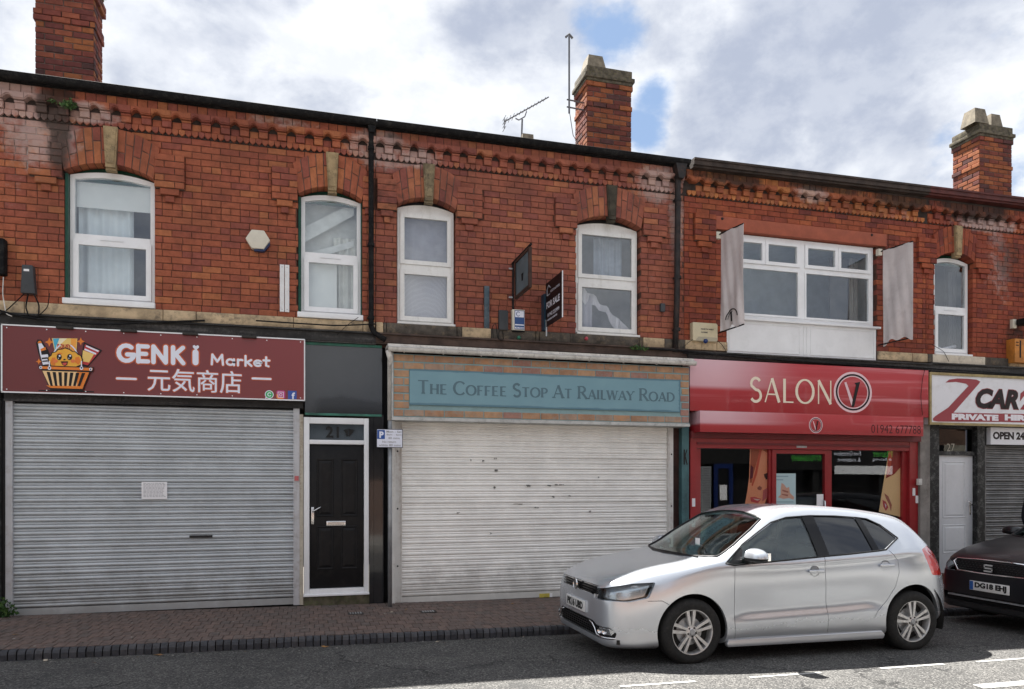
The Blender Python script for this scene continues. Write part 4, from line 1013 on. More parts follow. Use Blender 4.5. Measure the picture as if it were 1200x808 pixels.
NUMB = mat('black numerals', (.006, .006, .006), .4, var=0)
mb = MB(); 
textmesh('21', .255, 2.115, .004, .145, NUMB, df, 'number', width=.165, bold=.02)
mb = MB(); cx, cz = .535, 2.18
flat(mb, ell(cx - .012, cz, .012, .05, 12, 0), .003); flat(mb, [(cx - .06, cz + .035), (cx - .02, cz + .05), (cx - .025, cz - .01)], .0028); flat(mb, [(cx + .0, cz + .055), (cx + .085, cz + .035), (cx + .05, cz - .005), (cx + .015, cz - .045)], .0026); flat(mb, [(cx - .035, cz - .01), (cx - .03, cz - .02), (cx + .02, cz - .05), (cx + .02, cz - .04)], .0024)
mb.build('ornament', NUMB, df)
def door(h, x0, x1, z0, z1, y, m, panels, name='door', hx=None, hz=1.1, mirror=False):
    d = MB().box(x0, x1, y, y + .045, z0, z1).build(name, m, h); bevel(d.data, .003)
    for (a, b, c, e) in panels:
        mb = MB(); X0, X1, Z0_, Z1_ = x0 + (x1 - x0) * a, x0 + (x1 - x0) * b, z0 + (z1 - z0) * c, z0 + (z1 - z0) * e
        def rg(o, yy): return [(X0 + o, yy, Z0_ + o), (X1 - o, yy, Z0_ + o), (X1 - o, yy, Z1_ - o), (X0 + o, yy, Z1_ - o)]
        seq = [rg(-.004, y - .0005), rg(.004, y - .007), rg(.014, y - .006), rg(.022, y + -.001), rg(.055, y - .009)]
        for u, v in zip(seq, seq[1:]):
            for i in range(4): j = (i + 1) % 4; mb.face(u[i], u[j], v[j], v[i])
        mb.face(*seq[-1]); mb.build('panel', m, d)
    return d
DBLK = mat('black front door', (.007, .007, .008), .42, var=.15, scale=4, bump=.25, bscale=25, spec=.22, dirt=.3, dirtcol=(.03, .028, .025))
d21 = door(h1, .06, .73, .195, 2.025, .02, DBLK, [(.13, .44, .50, .90), (.58, .89, .50, .90), (.13, .44, .13, .43), (.58, .89, .13, .43)])
CHR = mat('satin chrome', (.62, .62, .62), .25, metal=1, var=.04)
def lever(d, x, z, y, side=1):
    rbox('handle_plate', x - .017, x + .017, y - .012, y, z - .11, z + .11, CHR, d, .004)
    MB().tube([(x, y - .01, z + .05), (x, y - .05, z + .05), (x + .03 * side, y - .055, z + .07), (x + .10 * side, y - .05, z + .115)], .010, 8).build('handle', CHR, d, smooth=True)
lever(d21, .095, 1.12, .02)
rbox('letter_plate', .265, .505, .005, .02, .985, 1.05, CHR, d21, .006); MB().box(.285, .485, .001, .006, 1.0, 1.034).build('letter_flap', mat('brushed silver', (.45, .45, .44), .3, metal=1), d21)
rbox('door_sill', -.02, .80, -.05, .06, .10, .125, UPVC, h1, .005)
MOSS = mat('mossy stone step', (.085, .075, .05), .95, var=.4, scale=12, bump=.8, dirt=.7, dirtcol=(.07, .10, .03)); MB().box(-.02, .80, -.03, .12, -.1, .098).build('step', MOSS, h1)
# --- maroon shop sign with the basket mascot ---
SY = -.15; g = lambda px, py: at(px, py, SY - .012)
def marmat():  # paler towards the right: sky glare put into the base colour
    m = bpy.data.materials.new('maroon sign board'); m.use_nodes = True; t = NT(m.node_tree); b = t.n['Principled BSDF']
    pos = t.add('ShaderNodeNewGeometry').outputs['Position']; sp = t.add('ShaderNodeSeparateXYZ'); t.link(pos, sp.inputs[0])
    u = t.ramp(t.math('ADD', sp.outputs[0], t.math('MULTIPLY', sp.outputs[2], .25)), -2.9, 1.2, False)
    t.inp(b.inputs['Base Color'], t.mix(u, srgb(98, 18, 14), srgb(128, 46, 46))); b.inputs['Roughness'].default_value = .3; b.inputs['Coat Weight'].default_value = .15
    return m
gx0, gz1 = at(2, 383, SY); gx1, gz0 = at(357, 473, SY); gz1 = 3.32; gz0 = 2.565
gs = thing('shop_sign', 'long maroon shop sign with a basket character, GENKi Market and white Japanese lettering', 'sign', ((gx0 + gx1) / 2, SY, gz0))
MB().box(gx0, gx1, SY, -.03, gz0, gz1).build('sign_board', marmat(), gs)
mb = MB(); e = .012; 
for a, b, c, d in ((gx0 - .004, gx1 + .004, gz1 - .006, gz1 + .008), (gx0 - .004, gx1 + .004, gz0 - .008, gz0 + .006), (gx0 - .006, gx0 + .008, gz0, gz1), (gx1 - .008, gx1 + .006, gz0, gz1)): mb.box(a, b, SY - .008, SY + .02, c, d)
mb.build('edge_trim', UPVC, gs)
mb = MB(); N_ = 9
for k in range(N_):
    for z in (gz0 + .03, gz1 - .03):
        x = gx0 + .05 + (gx1 - gx0 - .1) * k / (N_ - 1); flat(mb, ell(x, z, .007, .007, 8), SY - .003)
mb.build('rivet', UPVC, gs, kind='stuff')
for px in (76, 151, 223, 292):
    x, z = at(px, 390, SY - .02); rbox('sign_lamp', x - .085, x + .085, SY - .05, SY + .05, gz1 - .018, gz1 + .012, mat('dark bronze lamp', (.03, .028, .025), .5), gs, .005)
    MB().box(x + .02, x + .04, SY, -.05, gz1 + .012, gz1 + .03).build('lamp_arm', BPVC, gs)
PR = lambda n, r, g_, b: mat('print ' + n, srgb(r, g_, b), .45, var=0.0)
WH, ORG_, BLK, YEL, GLOWO = PR('white', 225, 228, 240), PR('orange', 222, 122, 30), PR('black', 22, 18, 20), PR('yellow', 232, 170, 50), PR('orange glow', 190, 84, 40)
def gtext(s, px0, px1, pyb, pyt, th, name, glow=True, uni=True, hgt=None):
    x0, z0 = g(px0, pyb); x1, _ = g(px1, pyb); _, z1 = g((px0 + px1) / 2, pyt)
    zb = g((px0 + px1) / 2, pyb)[1]
    for k, (m, dt, dy) in enumerate(((GLOWO, .15, .002), (WH, 0, .005))):
        mb = MB(); stroketext(mb, s, x0, zb, SY - dy, z1 - zb, x1 - x0, th + dt, th + dt, serif=-1); mb.build(('lettering_outline', 'lettering')[k], m, gs)
gtext('GENK', 137, 217, 424.5, 406, .27, 'g'); gtext('i', 221, 237, 425, 405, .33, 'i')
gtext('Market', 246, 317, 428.5, 417, .22, 'm')
hx, hz = g(229.5, 407.5); mb = MB(); s = .035
hp = [(hx, hz - s), (hx + s, hz + .1 * s), (hx + s * .95, hz + .6 * s), (hx + s * .5, hz + .85 * s), (hx, hz + .5 * s), (hx - s * .5, hz + .85 * s), (hx - s * .95, hz + .6 * s), (hx - s, hz + .1 * s)]
flat(mb, hp, SY - .0065).build('heart', WH, gs)
x0, z0 = g(173, 459); x1, _ = g(283, 459); z1 = g(228, 433.5)[1]; zb_ = g(228, 460)[1]
for k in range(8): textmesh('元気商店', x0 + .011 * math.cos(k * math.pi / 4), zb_ + .011 * math.sin(k * math.pi / 4), SY - .0015 - k * .0003, z1 - zb_, GLOWO, gs, 'lettering_outline', width=x1 - x0, depth=.0002)
for k, (dx, dz) in enumerate(((-.0025, 0), (.0025, 0), (0, .0025))): textmesh('元気商店', x0 + dx, zb_ + dz, SY - .005 - k * .0003, z1 - zb_, WH, gs, 'lettering', width=x1 - x0, depth=.0002)
for a, b in ((137, 159), (296, 317)):
    xa, za = g(a, 443.5 + (a - 137) * .03); xb, zb2 = g(b, 443.5 + (a - 137) * .03); za = g((a + b) / 2, 444)[1]
    for m, r, dy in ((GLOWO, .022, .002), (WH, .013, .005)):
        mb = MB(); flat(mb, arc(xa, za, r, r, 90, 270, 6) + arc(xb, za, r, r, -90, 90, 6), SY - dy).build('dash', m, gs)
def badge(pcx, pcy, kind):
    x, z = g(pcx, pcy); r = .052
    if kind == 'phone':
        mb = MB(); flat(mb, ell(x, z, r, r, 20), SY - .002).build('badge', WH, gs); mb = MB(); flat(mb, ell(x, z, r * .82, r * .82, 20), SY - .003).build('badge', PR('green', 40, 170, 90), gs)
        mb = MB(); flat(mb, [(x - r * .95, z - r), (x - r * .7, z - r * .2), (x - r * .2, z - r * .75)], SY - .0015).build('badge', WH, gs)
        mb = MB(); stroketext(mb, 'C', x - r * .4, z - r * .38, SY - .0045, r * .8, r * .8, .26, .26, serif=-1); o = mb.build('receiver', WH, gs)
    elif kind == 'camera':
        for m, q, y_ in ((PR('magenta', 190, 60, 130), 1, .002), (PR('violet', 120, 70, 190), .0, 0)):
            if q: mb = MB(); flat(mb, [(x - r, z - r * .7), (x - r * .7, z - r), (x + r * .7, z - r), (x + r, z - r * .7), (x + r, z + r * .7), (x + r * .7, z + r), (x - r * .7, z + r), (x - r, z + r * .7)], SY - y_).build('badge', m, gs)
        mb = MB(); flat(mb, [(x - r, z - r * .7), (x - r * .7, z - r), (x + r * .7, z - r), (x + r * .2, z - r * .1), (x - r, z + r * .1)], SY - .0023).build('badge', PR('warm orange', 235, 130, 60), gs)
        for rr_, m, dy in ((.68, WH, .003), (.55, PR('magenta', 190, 60, 130), .0034), (.36, WH, .0038), (.24, PR('magenta', 190, 60, 130), .0042)):
            mb = MB(); q = r * rr_; flat(mb, ell(x, z, q, q, 16) if rr_ < .5 else [(x - q, z - q), (x + q, z - q), (x + q, z + q), (x - q, z + q)], SY - dy).build('badge', m, gs)
    else:
        mb = MB(); flat(mb, [(x - r, z - r), (x + r, z - r), (x + r, z + r), (x - r, z + r)], SY - .002).build('badge', PR('blue', 45, 80, 160), gs)
        textmesh('f', x - r * .15, z - r, SY - .004, r * 1.6, WH, gs, 'letter', bold=.04, depth=.001)
badge(315.5, 462.5, 'phone'); badge(329, 462.7, 'camera'); badge(342.5, 463, 'f')
# mascot basket, drawn in sign pixels (region origin 20,380 scale 6.667)
q = lambda x, y: g(20 + x / 6.667, 380 + y / 6.667)
LAY = [0]
def shp(pts, m, name='picture'):
    LAY[0] += 1; mb = MB(); flat(mb, [q(*p) for p in pts], SY - .002 - LAY[0] * .00035); mb.build(name, m, gs)
def circ(cx, cy, rx, ry, m, n=16): shp([(cx + rx * math.cos(2 * math.pi * t / n), cy + ry * math.sin(2 * math.pi * t / n)) for t in range(n)], m)
shp([(165, 514), (600, 524), (600, 534), (165, 522)], BLK)
circ(430, 300, 0.1, .1, BLK)
def star(cx, cy, r): shp([(cx, cy - r), (cx + r * .3, cy - r * .3), (cx + r, cy), (cx + r * .3, cy + r * .3), (cx, cy + r), (cx - r * .3, cy + r * .3), (cx - r, cy), (cx - r * .3, cy - r * .3)], ORG_)
star(250, 140, 36); star(496, 135, 32); star(168, 292, 24)
shp([(145, 145), (158, 120), (188, 122), (200, 140), (240, 200), (275, 300), (200, 330), (165, 230)], BLK)
shp([(158, 150), (165, 132), (184, 130), (192, 148)], ORG_); shp([(163, 152), (190, 150), (232, 215), (260, 310), (200, 318), (178, 235)], WH)
shp([(182, 195), (222, 175), (238, 235), (190, 240)], BLK); shp([(180, 196), (218, 178), (226, 200), (186, 212)], ORG_); shp([(190, 262), (232, 258), (238, 270), (192, 275)], BLK); shp([(195, 286), (236, 282), (240, 292), (198, 296)], BLK)
shp([(270, 110), (470, 112), (462, 222), (296, 222)], PR('pale yellow', 232, 196, 110)); shp([(278, 112), (340, 112), (300, 215), (298, 220)], PR('teal blue', 70, 170, 200)); shp([(330, 112), (390, 112), (300, 190)], PR('cream', 235, 225, 190)); shp([(420, 112), (465, 114), (455, 218), (420, 218)], PR('warm orange2', 236, 160, 60))
shp([(520, 140), (665, 205), (550, 335), (490, 320)], BLK); shp([(530, 158), (648, 210), (552, 322), (500, 310)], PR('red', 180, 40, 40)); shp([(514, 205), (600, 235), (562, 300), (506, 290)], PR('pale yellow', 232, 196, 110)); shp([(540, 165), (640, 208), (632, 218), (536, 176)], WH); shp([(530, 190), (620, 228), (614, 240), (524, 202)], WH)
a0 = q(312, 192); a1 = q(425, 192); textmesh('ROUSY', a0[0], a0[1], SY - .0130, .055, PR('red', 180, 40, 40), gs, 'packet_lettering', width=a1[0] - a0[0], bold=.03, depth=.0005, shear=.1)
LAY[0] = 32
for sg in (-1, 1):
    P_ = arc(380, 320, 112 if sg > 0 else 118, 170, 20, 70, 8) if sg > 0 else arc(380, 320, 118, 170, 160, 110, 8)
    P_ = [(x, 640 - y) for x, y in P_]
    shp(P_ + [(x * .94 + 380 * .06, y + 10) for x, y in reversed(P_)], WH)
bl = [(242, 290), (236, 262), (262, 245), (270, 222), (300, 215), (318, 195), (352, 192), (375, 182), (410, 194), (436, 212), (462, 215), (480, 235), (505, 248), (516, 280), (505, 322), (470, 338), (430, 346), (380, 340), (330, 345), (262, 332)]
shp(bl, BLK); cxm, cym = 378, 272
shp([(cxm + (x - cxm) * .93, cym + (y - cym) * .90) for x, y in bl], YEL)
shp([(260, 300), (275, 262), (300, 262), (300, 325), (275, 322)], ORG_); shp([(455, 300), (455, 262), (485, 255), (498, 290), (480, 320)], ORG_); shp([(300, 240), (330, 222), (360, 228), (330, 240)], ORG_)
for ex in (330, 412): circ(ex, 258, 20, 24, BLK); circ(ex + 4, 249, 8, 8, WH, 8); circ(ex - 6, 268, 4, 4, WH, 6)
circ(302, 290, 18, 14, PR('coral', 226, 120, 60)); circ(438, 290, 18, 14, PR('coral', 226, 120, 60))
shp([(342, 292), (400, 292), (394, 318), (375, 330), (354, 318)], BLK); shp([(354, 304), (392, 302), (384, 320), (372, 326), (360, 318)], PR('coral red', 200, 70, 60)); circ(372, 278, 9, 6, BLK, 8)
shp([(170, 322), (600, 338), (598, 372), (575, 376), (515, 525), (262, 518), (195, 360), (172, 350)], BLK)
shp([(180, 330), (592, 344), (588, 366), (180, 350)], ORG_); circ(187, 340, 12, 12, WH, 10); circ(187, 340, 6, 6, BLK, 8); circ(577, 354, 12, 12, WH, 10); circ(577, 354, 6, 6, BLK, 8)
shp([(200, 366), (565, 378), (512, 508), (262, 500)], PR('cream orange', 236, 196, 140)); shp([(470, 375), (565, 378), (512, 508), (470, 506)], ORG_); shp([(230, 480), (522, 488), (512, 508), (262, 500)], ORG_)
for k in range(7):
    t = k / 6; xt = 244 + t * 276; xb = 272 + t * 212; shp([(xt - 11, 374 + k * 1.5), (xt + 15, 375 + k * 1.5), (xb + 11, 486), (xb - 8, 484)], BLK)
for hx_ in (256, 506): circ(hx_, 346, 14, 14, WH, 12); circ(hx_, 344, 7, 7, BLK, 8); shp([(hx_ - 4, 290), (hx_ + 4, 290), (hx_ + 5, 338), (hx_ - 5, 338)], WH)

# --- coffee shop, teal board on brick slips ---
SY2 = -.27; c2_ = lambda px, py: at(px, py, SY2)
kx0 = c2_(461, 450)[0]; kx1 = c2_(808, 450)[0]; kz1 = .5 * (c2_(461, 416)[1] + c2_(808, 429)[1]); kz0 = .5 * (c2_(461, 490)[1] + c2_(808, 495)[1])
cs = thing('shop_sign', 'long teal board reading The Coffee Stop At Railway Road, bordered by orange brick slips', 'sign', ((kx0 + kx1) / 2, SY2, kz0))
TEAL = srgb(112, 148, 160)
def tealm(n, c, d=.25): return mat(n, c, .65, var=.06, scale=5, dirt=d, dirtcol=tuple(v * .75 for v in c))
TJ = tealm('pale teal grout', srgb(132, 160, 162), .5)
GREYB = mat('grey white board', (.48, .48, .46), .6, var=.1, dirt=.4, dirtcol=(.1, .1, .09))
MB().box(kx0, kx1, SY2 + .012, .0, kz0, kz1).build('sign_box', TJ, cs)
MB().box(kx0 - .02, kx0 - .001, SY2 - .005, -.02, kz0 - .02, kz1 + .01).build('end_board', GREYB, cs)
MB().box(kx0 - .02, kx1 + .004, SY2 - .008, -.02, kz0 - .045, kz0 - .003).build('bottom_trim', GREYB, cs)
TX0, TX1, TZ0, TZ1 = c2_(480, 450)[0], c2_(797, 450)[0], .5 * (c2_(480, 474)[1] + c2_(797, 484)[1]), .5 * (c2_(480, 432)[1] + c2_(797, 446)[1])
SLIP = [mat('brick slip %d' % i, c, .8, var=.16, scale=10, bump=.3, dirt=.55, dirtcol=(.25, .30, .29)) for i, c in enumerate(((.40, .22, .12), (.43, .25, .14), (.36, .20, .115), (.39, .21, .12), (.35, .23, .16), (.33, .17, .13)))]
rows = 8; rh = (kz1 - kz0) / rows; rn = random.Random(9)
for r_ in range(rows):
    za = kz0 + r_ * rh; x = kx0 - (0 if r_ % 2 else .13)
    while x < kx1:
        for a, b in ([(max(x, kx0), min(x + .262, kx1))] if (za >= TZ1 - .02 or za + rh <= TZ0 + .02) else [(max(x, kx0), min(x + .262, TX0)), (max(x, TX1), min(x + .262, kx1))]):
            if b - a > .03:
                o = link('brick_slip', brickmesh(BC, round(b - a - .014, 2), rh - .02, .02, rn.choice(SLIP), .003), cs); o.matrix_basis = Matrix.Translation(((a + b) / 2 - cs.location.x * 0, SY2 + .004, za + rh / 2))
        x += .262
def roughpanel():
    m = bpy.data.materials.new('teal painted panel'); m.use_nodes = True; t = NT(m.node_tree); b = t.n['Principled BSDF']
    pos = t.add('ShaderNodeNewGeometry').outputs['Position']; sp = t.add('ShaderNodeSeparateXYZ'); t.link(pos, sp.inputs[0])
    mp = t.add('ShaderNodeMapping'); t.link(pos, mp.inputs[0]); mp.inputs[3].default_value = (1, 1, 12); nz = t.noise(mp.outputs[0], 3, 5, .6)
    ez = t.math('MINIMUM', t.math('SUBTRACT', sp.outputs[2], TZ0), t.math('SUBTRACT', TZ1, sp.outputs[2])); ex = t.math('SUBTRACT', TX1, sp.outputs[0])
    e = t.math('ADD', t.math('MINIMUM', ez, ex), t.math('MULTIPLY', t.math('SUBTRACT', nz, .5), .05))
    n = t.noise(pos, 3, 4, .6)
    t.inp(b.inputs['Base Color'], t.mix(t.ramp(e, .018, .030), srgb(86, 122, 136), t.mix(n, srgb(108, 146, 158), srgb(124, 160, 170)))); b.inputs['Roughness'].default_value = .55
    return m
MB().box(TX0, TX1, SY2 - .010, SY2 + .01, TZ0, TZ1).build('name_panel', roughpanel(), cs)
a = c2_(489, 470)[0]; b = c2_(790, 470)[0]
zl = .5 * (c2_(489, 474)[1] + c2_(790, 482)[1]) + .028
zbase = .5 * (c2_(491, 462)[1] + c2_(786, 470.7)[1]) + .01; ztop_ = .5 * (c2_(491, 446)[1] + c2_(786, 455)[1])
mb = MB(); stroketext(mb, 'The Coffee Stop At Railway Road', a, zbase - .01, SY2 - .012, ztop_ - zbase, b - a, .20, .085, serif=.13, caps=True, small=.74, gap=.05)
mb.build('lettering', mat('print grey teal', srgb(84, 112, 123), .6, var=.08), cs)
# white gutter above it
mb = MB(); A_, B_ = at(455, 412, -.36)[0], at(815, 425, -.36)[0]; zg = .5 * (at(455, 409, -.36)[1] + at(812, 424, -.36)[1])
pr = [(-.36 + .045 * math.cos(R(t)), zg + .045 * math.sin(R(t)) * 1.0) for t in range(180, 361, 20)] + [(-.26, zg + .05), (-.26, zg + .06), (-.41, zg + .006)]
for p, q_ in zip(pr, pr[1:] + pr[:1]): mb.face((A_, p[0], p[1]), (A_, q_[0], q_[1]), (B_, q_[0], q_[1]), (B_, p[0], p[1]))
mb.face(*[(A_, p[0], p[1]) for p in reversed(pr)]); mb.face(*[(B_, p[0], p[1]) for p in pr]); mb.box(A_, B_, -.32, -.0, zg + .03, zg + .062)
gu = mb.build('shopfront_gutter', OLDWHITE, h2)
for k in range(9): 
    x = A_ + .2 + k * (B_ - A_ - .3) / 8; MB().tube([(x, -.36 + .05 * math.cos(R(t)), zg + .05 * math.sin(R(t))) for t in range(180, 361, 20)], .007, 6).build('gutter_bracket', OLDWHITE, gu)
pipe(h2, [(A_ + .0, -.34, zg - .03), (A_ + .03, -.30, zg - .12), (A_ + .045, -.16, zg - .2), (A_ + .045, -.16, 2.34)], .034, OLDWHITE)
MB().box(1.065, 1.125, -.10, .02, -.02, 2.4).build('jamb_strip', RAILW, h2)
MB().tube([(1.05, -.10, 2.4), (1.05, -.10, .02)], .014, 6).build('conduit', OLDWHITE, h2)
s2 = shutter(h2, 1.215, 5.06, gz(3.2), 2.40, .015, SHW, RAILW, rw=.085, bottom=.085)
MB().box(1.13, 5.36, -.05, .12, 2.335, 2.45).build('shutter_housing', GREYB, h2)
for a, b in ((.0, .0),):
    for z in (.45, 1.2, 1.95):
        for x in (1.165, 5.115): MB().lathe([(.001, -.002), (.012, -.002), (.012, 0)], 8, (x, -.022, z)).build('bolt', BPVC, s2)
YL = mat('yellow label', (.55, .45, .08), .6, dirt=.5); x0, z1 = at(632, 696, 0); x1, z0 = at(644, 700, 0); MB().box(x0, x1, -.006, -.0, z0, z1).build('sticker', YL, s2)
MB().box(x1 + .0, x1 + .04, -.0055, -.0, z0, z1).build('sticker', PAPER, s2)
BROWNP = mat('brown flaking paint', (.045, .02, .016), .7, var=.4, dirt=.5, dirtcol=(.01, .01, .01)); MB().box(5.15, 5.262, .03, .12, -.1, 2.4).build('recess_panel', BROWNP, h2)
TEALW = mat('teal painted pilaster', (.055, .13, .14), .6, var=.25, scale=4, dirt=.6, dirtcol=(.015, .03, .035), streak='v'); MB().box(5.262, 5.375, -.06, .12, -.12, 2.36).build('pilaster', TEALW, h2)
mb = MB(); stroketext(mb, 'K', 5.285, 1.80, -.062, .22, .07, .10, .06, serif=0); mb.build('graffiti', BLACKP, h2)
mb = MB(); rn = random.Random(5)
for px, py, w_ in ((612, 570, 9), (650, 569, 13), (646, 583, 5), (666, 582, 3), (579, 538, 3), (579, 552, 4), (577, 572, 3), (551, 540, 2), (700, 560, 2), (690, 600, 3), (535, 602, 3), (574, 626, 2), (640, 570, 6), (565, 541, 3), (625, 596, 5), (600, 592, 12)):
    x, z = at(px, py, 0); mb.cm = 0
    for k in range(3): a = x + rn.uniform(0, w_ * .01); mb.box(a, a + w_ * .006 * rn.uniform(.4, 1), -.0035, .0, z + rn.uniform(-.01, .01), z + rn.uniform(.012, .02))
mb.build('paint_scuff', mat('scuff grey', (.30, .29, .27), .7), s2, kind='stuff')

# --- salon ---
def salonred(name, lo, hi):  # printed fade and streaks, with sky reflection put into the colour too
    m = bpy.data.materials.new(name); m.use_nodes = True; t = NT(m.node_tree); b = t.n['Principled BSDF']
    pos = t.add('ShaderNodeNewGeometry').outputs['Position']; sp = t.add('ShaderNodeSeparateXYZ'); t.link(pos, sp.inputs[0]); x, z = sp.outputs[0], sp.outputs[2]
    u = t.math('DIVIDE', t.math('SUBTRACT', z, lo), hi - lo)
    mp = t.add('ShaderNodeMapping'); t.link(pos, mp.inputs[0]); mp.inputs[3].default_value = (.22, .1, 9); st = t.noise(mp.outputs[0], 1.4, 3, .5)
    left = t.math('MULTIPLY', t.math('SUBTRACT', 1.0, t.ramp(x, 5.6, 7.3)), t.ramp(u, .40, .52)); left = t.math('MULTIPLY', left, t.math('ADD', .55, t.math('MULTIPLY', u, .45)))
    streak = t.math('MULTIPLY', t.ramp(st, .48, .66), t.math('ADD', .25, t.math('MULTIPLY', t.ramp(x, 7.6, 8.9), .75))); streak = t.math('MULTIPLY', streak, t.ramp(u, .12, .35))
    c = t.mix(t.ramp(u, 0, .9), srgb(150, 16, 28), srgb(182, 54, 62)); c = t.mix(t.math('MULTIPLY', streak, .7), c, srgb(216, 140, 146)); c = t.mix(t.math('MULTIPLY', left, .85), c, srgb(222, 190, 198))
    t.inp(b.inputs['Base Color'], c); b.inputs['Roughness'].default_value = .35; b.inputs['Coat Weight'].default_value = .2
    return m
SY3 = -.22; e3 = lambda px, py: at(px, py, SY3)
ux0, ux1 = e3(808.5, 450)[0], e3(1088, 460)[0]; uz1 = .5 * (e3(808, 421)[1] + e3(1088, 434)[1]); uz0 = .5 * (e3(808, 482)[1] + e3(1088, 489)[1])
ss = thing('shop_sign', 'glossy red sign with pinkish streaks reading SALON beside a ringed letter V', 'sign', ((ux0 + ux1) / 2, SY3, uz0))
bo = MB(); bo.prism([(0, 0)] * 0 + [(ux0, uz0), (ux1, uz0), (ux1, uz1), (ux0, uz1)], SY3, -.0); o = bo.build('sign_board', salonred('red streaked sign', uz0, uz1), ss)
IV = PR('ivory', 232, 218, 196)
xa, xb = e3(878, 470)[0], e3(977, 470)[0]; zb_ = .5 * (e3(878, 471)[1] + e3(977, 474)[1]); zt_ = .5 * (e3(878, 442)[1] + e3(977, 447)[1])
mb = MB(); stroketext(mb, 'SALON', xa, zb_, SY3 - .003, zt_ - zb_, xb - xa, .13, .06, gap=.06); mb.build('lettering', IV, ss)
def vlogo(parent, cx, cz, rx, rz, y, ringm, halom, k=1):
    def ring(r0, r1, yy, m, name):
        mb = MB(); N = 36
        for t in range(N):
            a, b = 2 * math.pi * t / N, 2 * math.pi * (t + 1) / N
            mb.face((cx + rx * r1 * math.cos(a), yy, cz + rz * r1 * math.sin(a)), (cx + rx * r1 * math.cos(b), yy, cz + rz * r1 * math.sin(b)), (cx + rx * r0 * math.cos(b), yy, cz + rz * r0 * math.sin(b)), (cx + rx * r0 * math.cos(a), yy, cz + rz * r0 * math.sin(a)))
        o = mb.build(name, m, parent)
        for p in o.data.polygons: pass
    ring(.86, 1.14, y - .001, halom, 'halo'); ring(.92, 1.02, y - .003, ringm, 'ring')
    mb = MB(); flat(mb, [(cx - .52 * rx, cz + .52 * rz), (cx - .40 * rx, cz + .56 * rz), (cx + .05 * rx, cz - .62 * rz), (cx - .08 * rx, cz - .80 * rz)], y - .004)
    mb.build('emblem_letter', halom, parent)
    mb = MB(); flat(mb, [(cx - .10 * rx, cz - .82 * rz), (cx + .06 * rx, cz - .80 * rz), (cx + .42 * rx, cz + .60 * rz), (cx + .08 * rx, cz + .52 * rz), (cx + .18 * rx, cz + .42 * rz), (cx - .02 * rx, cz - .40 * rz)], y - .005)
    mb.build('emblem_letter', ringm, parent)
cx, cz = e3(999.5, 460); vlogo(ss, cx, cz, e3(1019, 460)[0] - cx, .275, SY3, BLK, PR('pale pink', 228, 196, 200))
SY4 = -.30; e4 = lambda px, py: at(px, py, SY4)
bx0, bx1 = e4(820.5, 490)[0], e4(1082, 495)[0]; bz1 = uz0 - .004; bz0 = .5 * (e4(820, 507)[1] + e4(1082, 511)[1])
hs = thing('shutter_box_sign', 'lower red strip under the salon sign with a small ringed V and a phone number', 'sign', ((bx0 + bx1) / 2, SY4, bz0))
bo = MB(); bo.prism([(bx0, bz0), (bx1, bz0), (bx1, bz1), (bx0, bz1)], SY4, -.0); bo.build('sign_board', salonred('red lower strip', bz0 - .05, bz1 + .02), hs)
cx, cz = e4(956, 498.5); vlogo(hs, cx, cz, .105, .105, SY4, BLK, PR('pale pink', 228, 196, 200))
xa, zb_ = e4(1021, 507.3); xb, _ = e4(1079, 507.3); zb_ = e4(1050, 508.3)[1]; zt_ = e4(1050, 498.5)[1]
textmesh('01942 677788', xa, zb_, SY4 - .001, zt_ - zb_, PR('dark maroon', 66, 16, 22), hs, 'lettering', width=xb - xa, bold=-.004, depth=.001)
SRED = mat('salon red paint', (.30, .018, .022), .35, var=.12, scale=3, coat=.2, dirt=.2, dirtcol=(.08, .01, .01)); SDRED = mat('salon dark red', (.16, .012, .016), .5, var=.15)
MB().box(5.385, 9.47, -.12, .1, 2.19, 2.29).build('shutter_housing', SDRED, h3)
mb = MB(); mb.box(5.40, 5.50, -.06, .1, -.15, 2.19); mb.box(9.30, 9.46, -.06, .1, -.2, 2.19); mb.box(5.50, 9.30, -.055, .1, 2.045, 2.19); fr3 = mb.build('shopfront_frame', SRED, h3); 
MB().box(5.50, 9.30, -.075, -.056, 2.10, 2.13).build('frame_moulding', SDRED, fr3)
mb = MB(); mb.box(5.50, 5.60, .0, .1, -.15, 2.044); mb.box(6.76, 6.80, .005, .1, -.15, 2.044); mb.box(7.80, 7.88, .005, .1, -.15, 2.044); mb.box(9.22, 9.30, .0, .1, -.15, 2.044); mb.build('mullion', SRED, fr3)
mb = MB(); mb.box(5.60, 6.76, .0, .12, -.15, .42); mb.box(7.88, 9.22, .0, .12, -.15, .42); mb.build('stall_riser', SRED, fr3)
for a, b in ((5.60, 6.76), (7.88, 9.22)): pane(fr3, a, b, .42, 2.044, .03, SHOPGLASS)
dd = MB(); dd.box(6.80, 6.87, -.02, .04, -.1, 2.04); dd.box(7.74, 7.80, -.02, .04, -.1, 2.04); dd.box(6.87, 7.74, -.019, .04, 1.98, 2.04); dd.box(6.87, 7.74, -.019, .04, -.1, .15)
sd = dd.build('shop_door', SRED, h3); pane(sd, 6.87, 7.74, .15, 1.98, .012, SHOPGLASS); MB().box(7.20, 7.38, -.06, -.021, 2.07, 2.10).build('door_closer', STEEL, sd)
MB().tube([(7.70, -.03, .8), (7.70, -.07, .82), (7.70, -.07, 1.25), (7.70, -.03, 1.27)], .012, 8).build('handle', CHR, sd, smooth=True)
for x, z in ((5.45, 1.28), (5.45, .98), (9.38, 1.42), (9.44, 1.30)): MB().box(x - .025, x + .025, -.066, -.06, z - .09, z + .03).build('sticker', PAPER, fr3)
MB().box(5.4, 9.5, .1, 4, -.16, -.14).build('shop_floor', mat('shop floor', (.10, .09, .08), .5), h3)
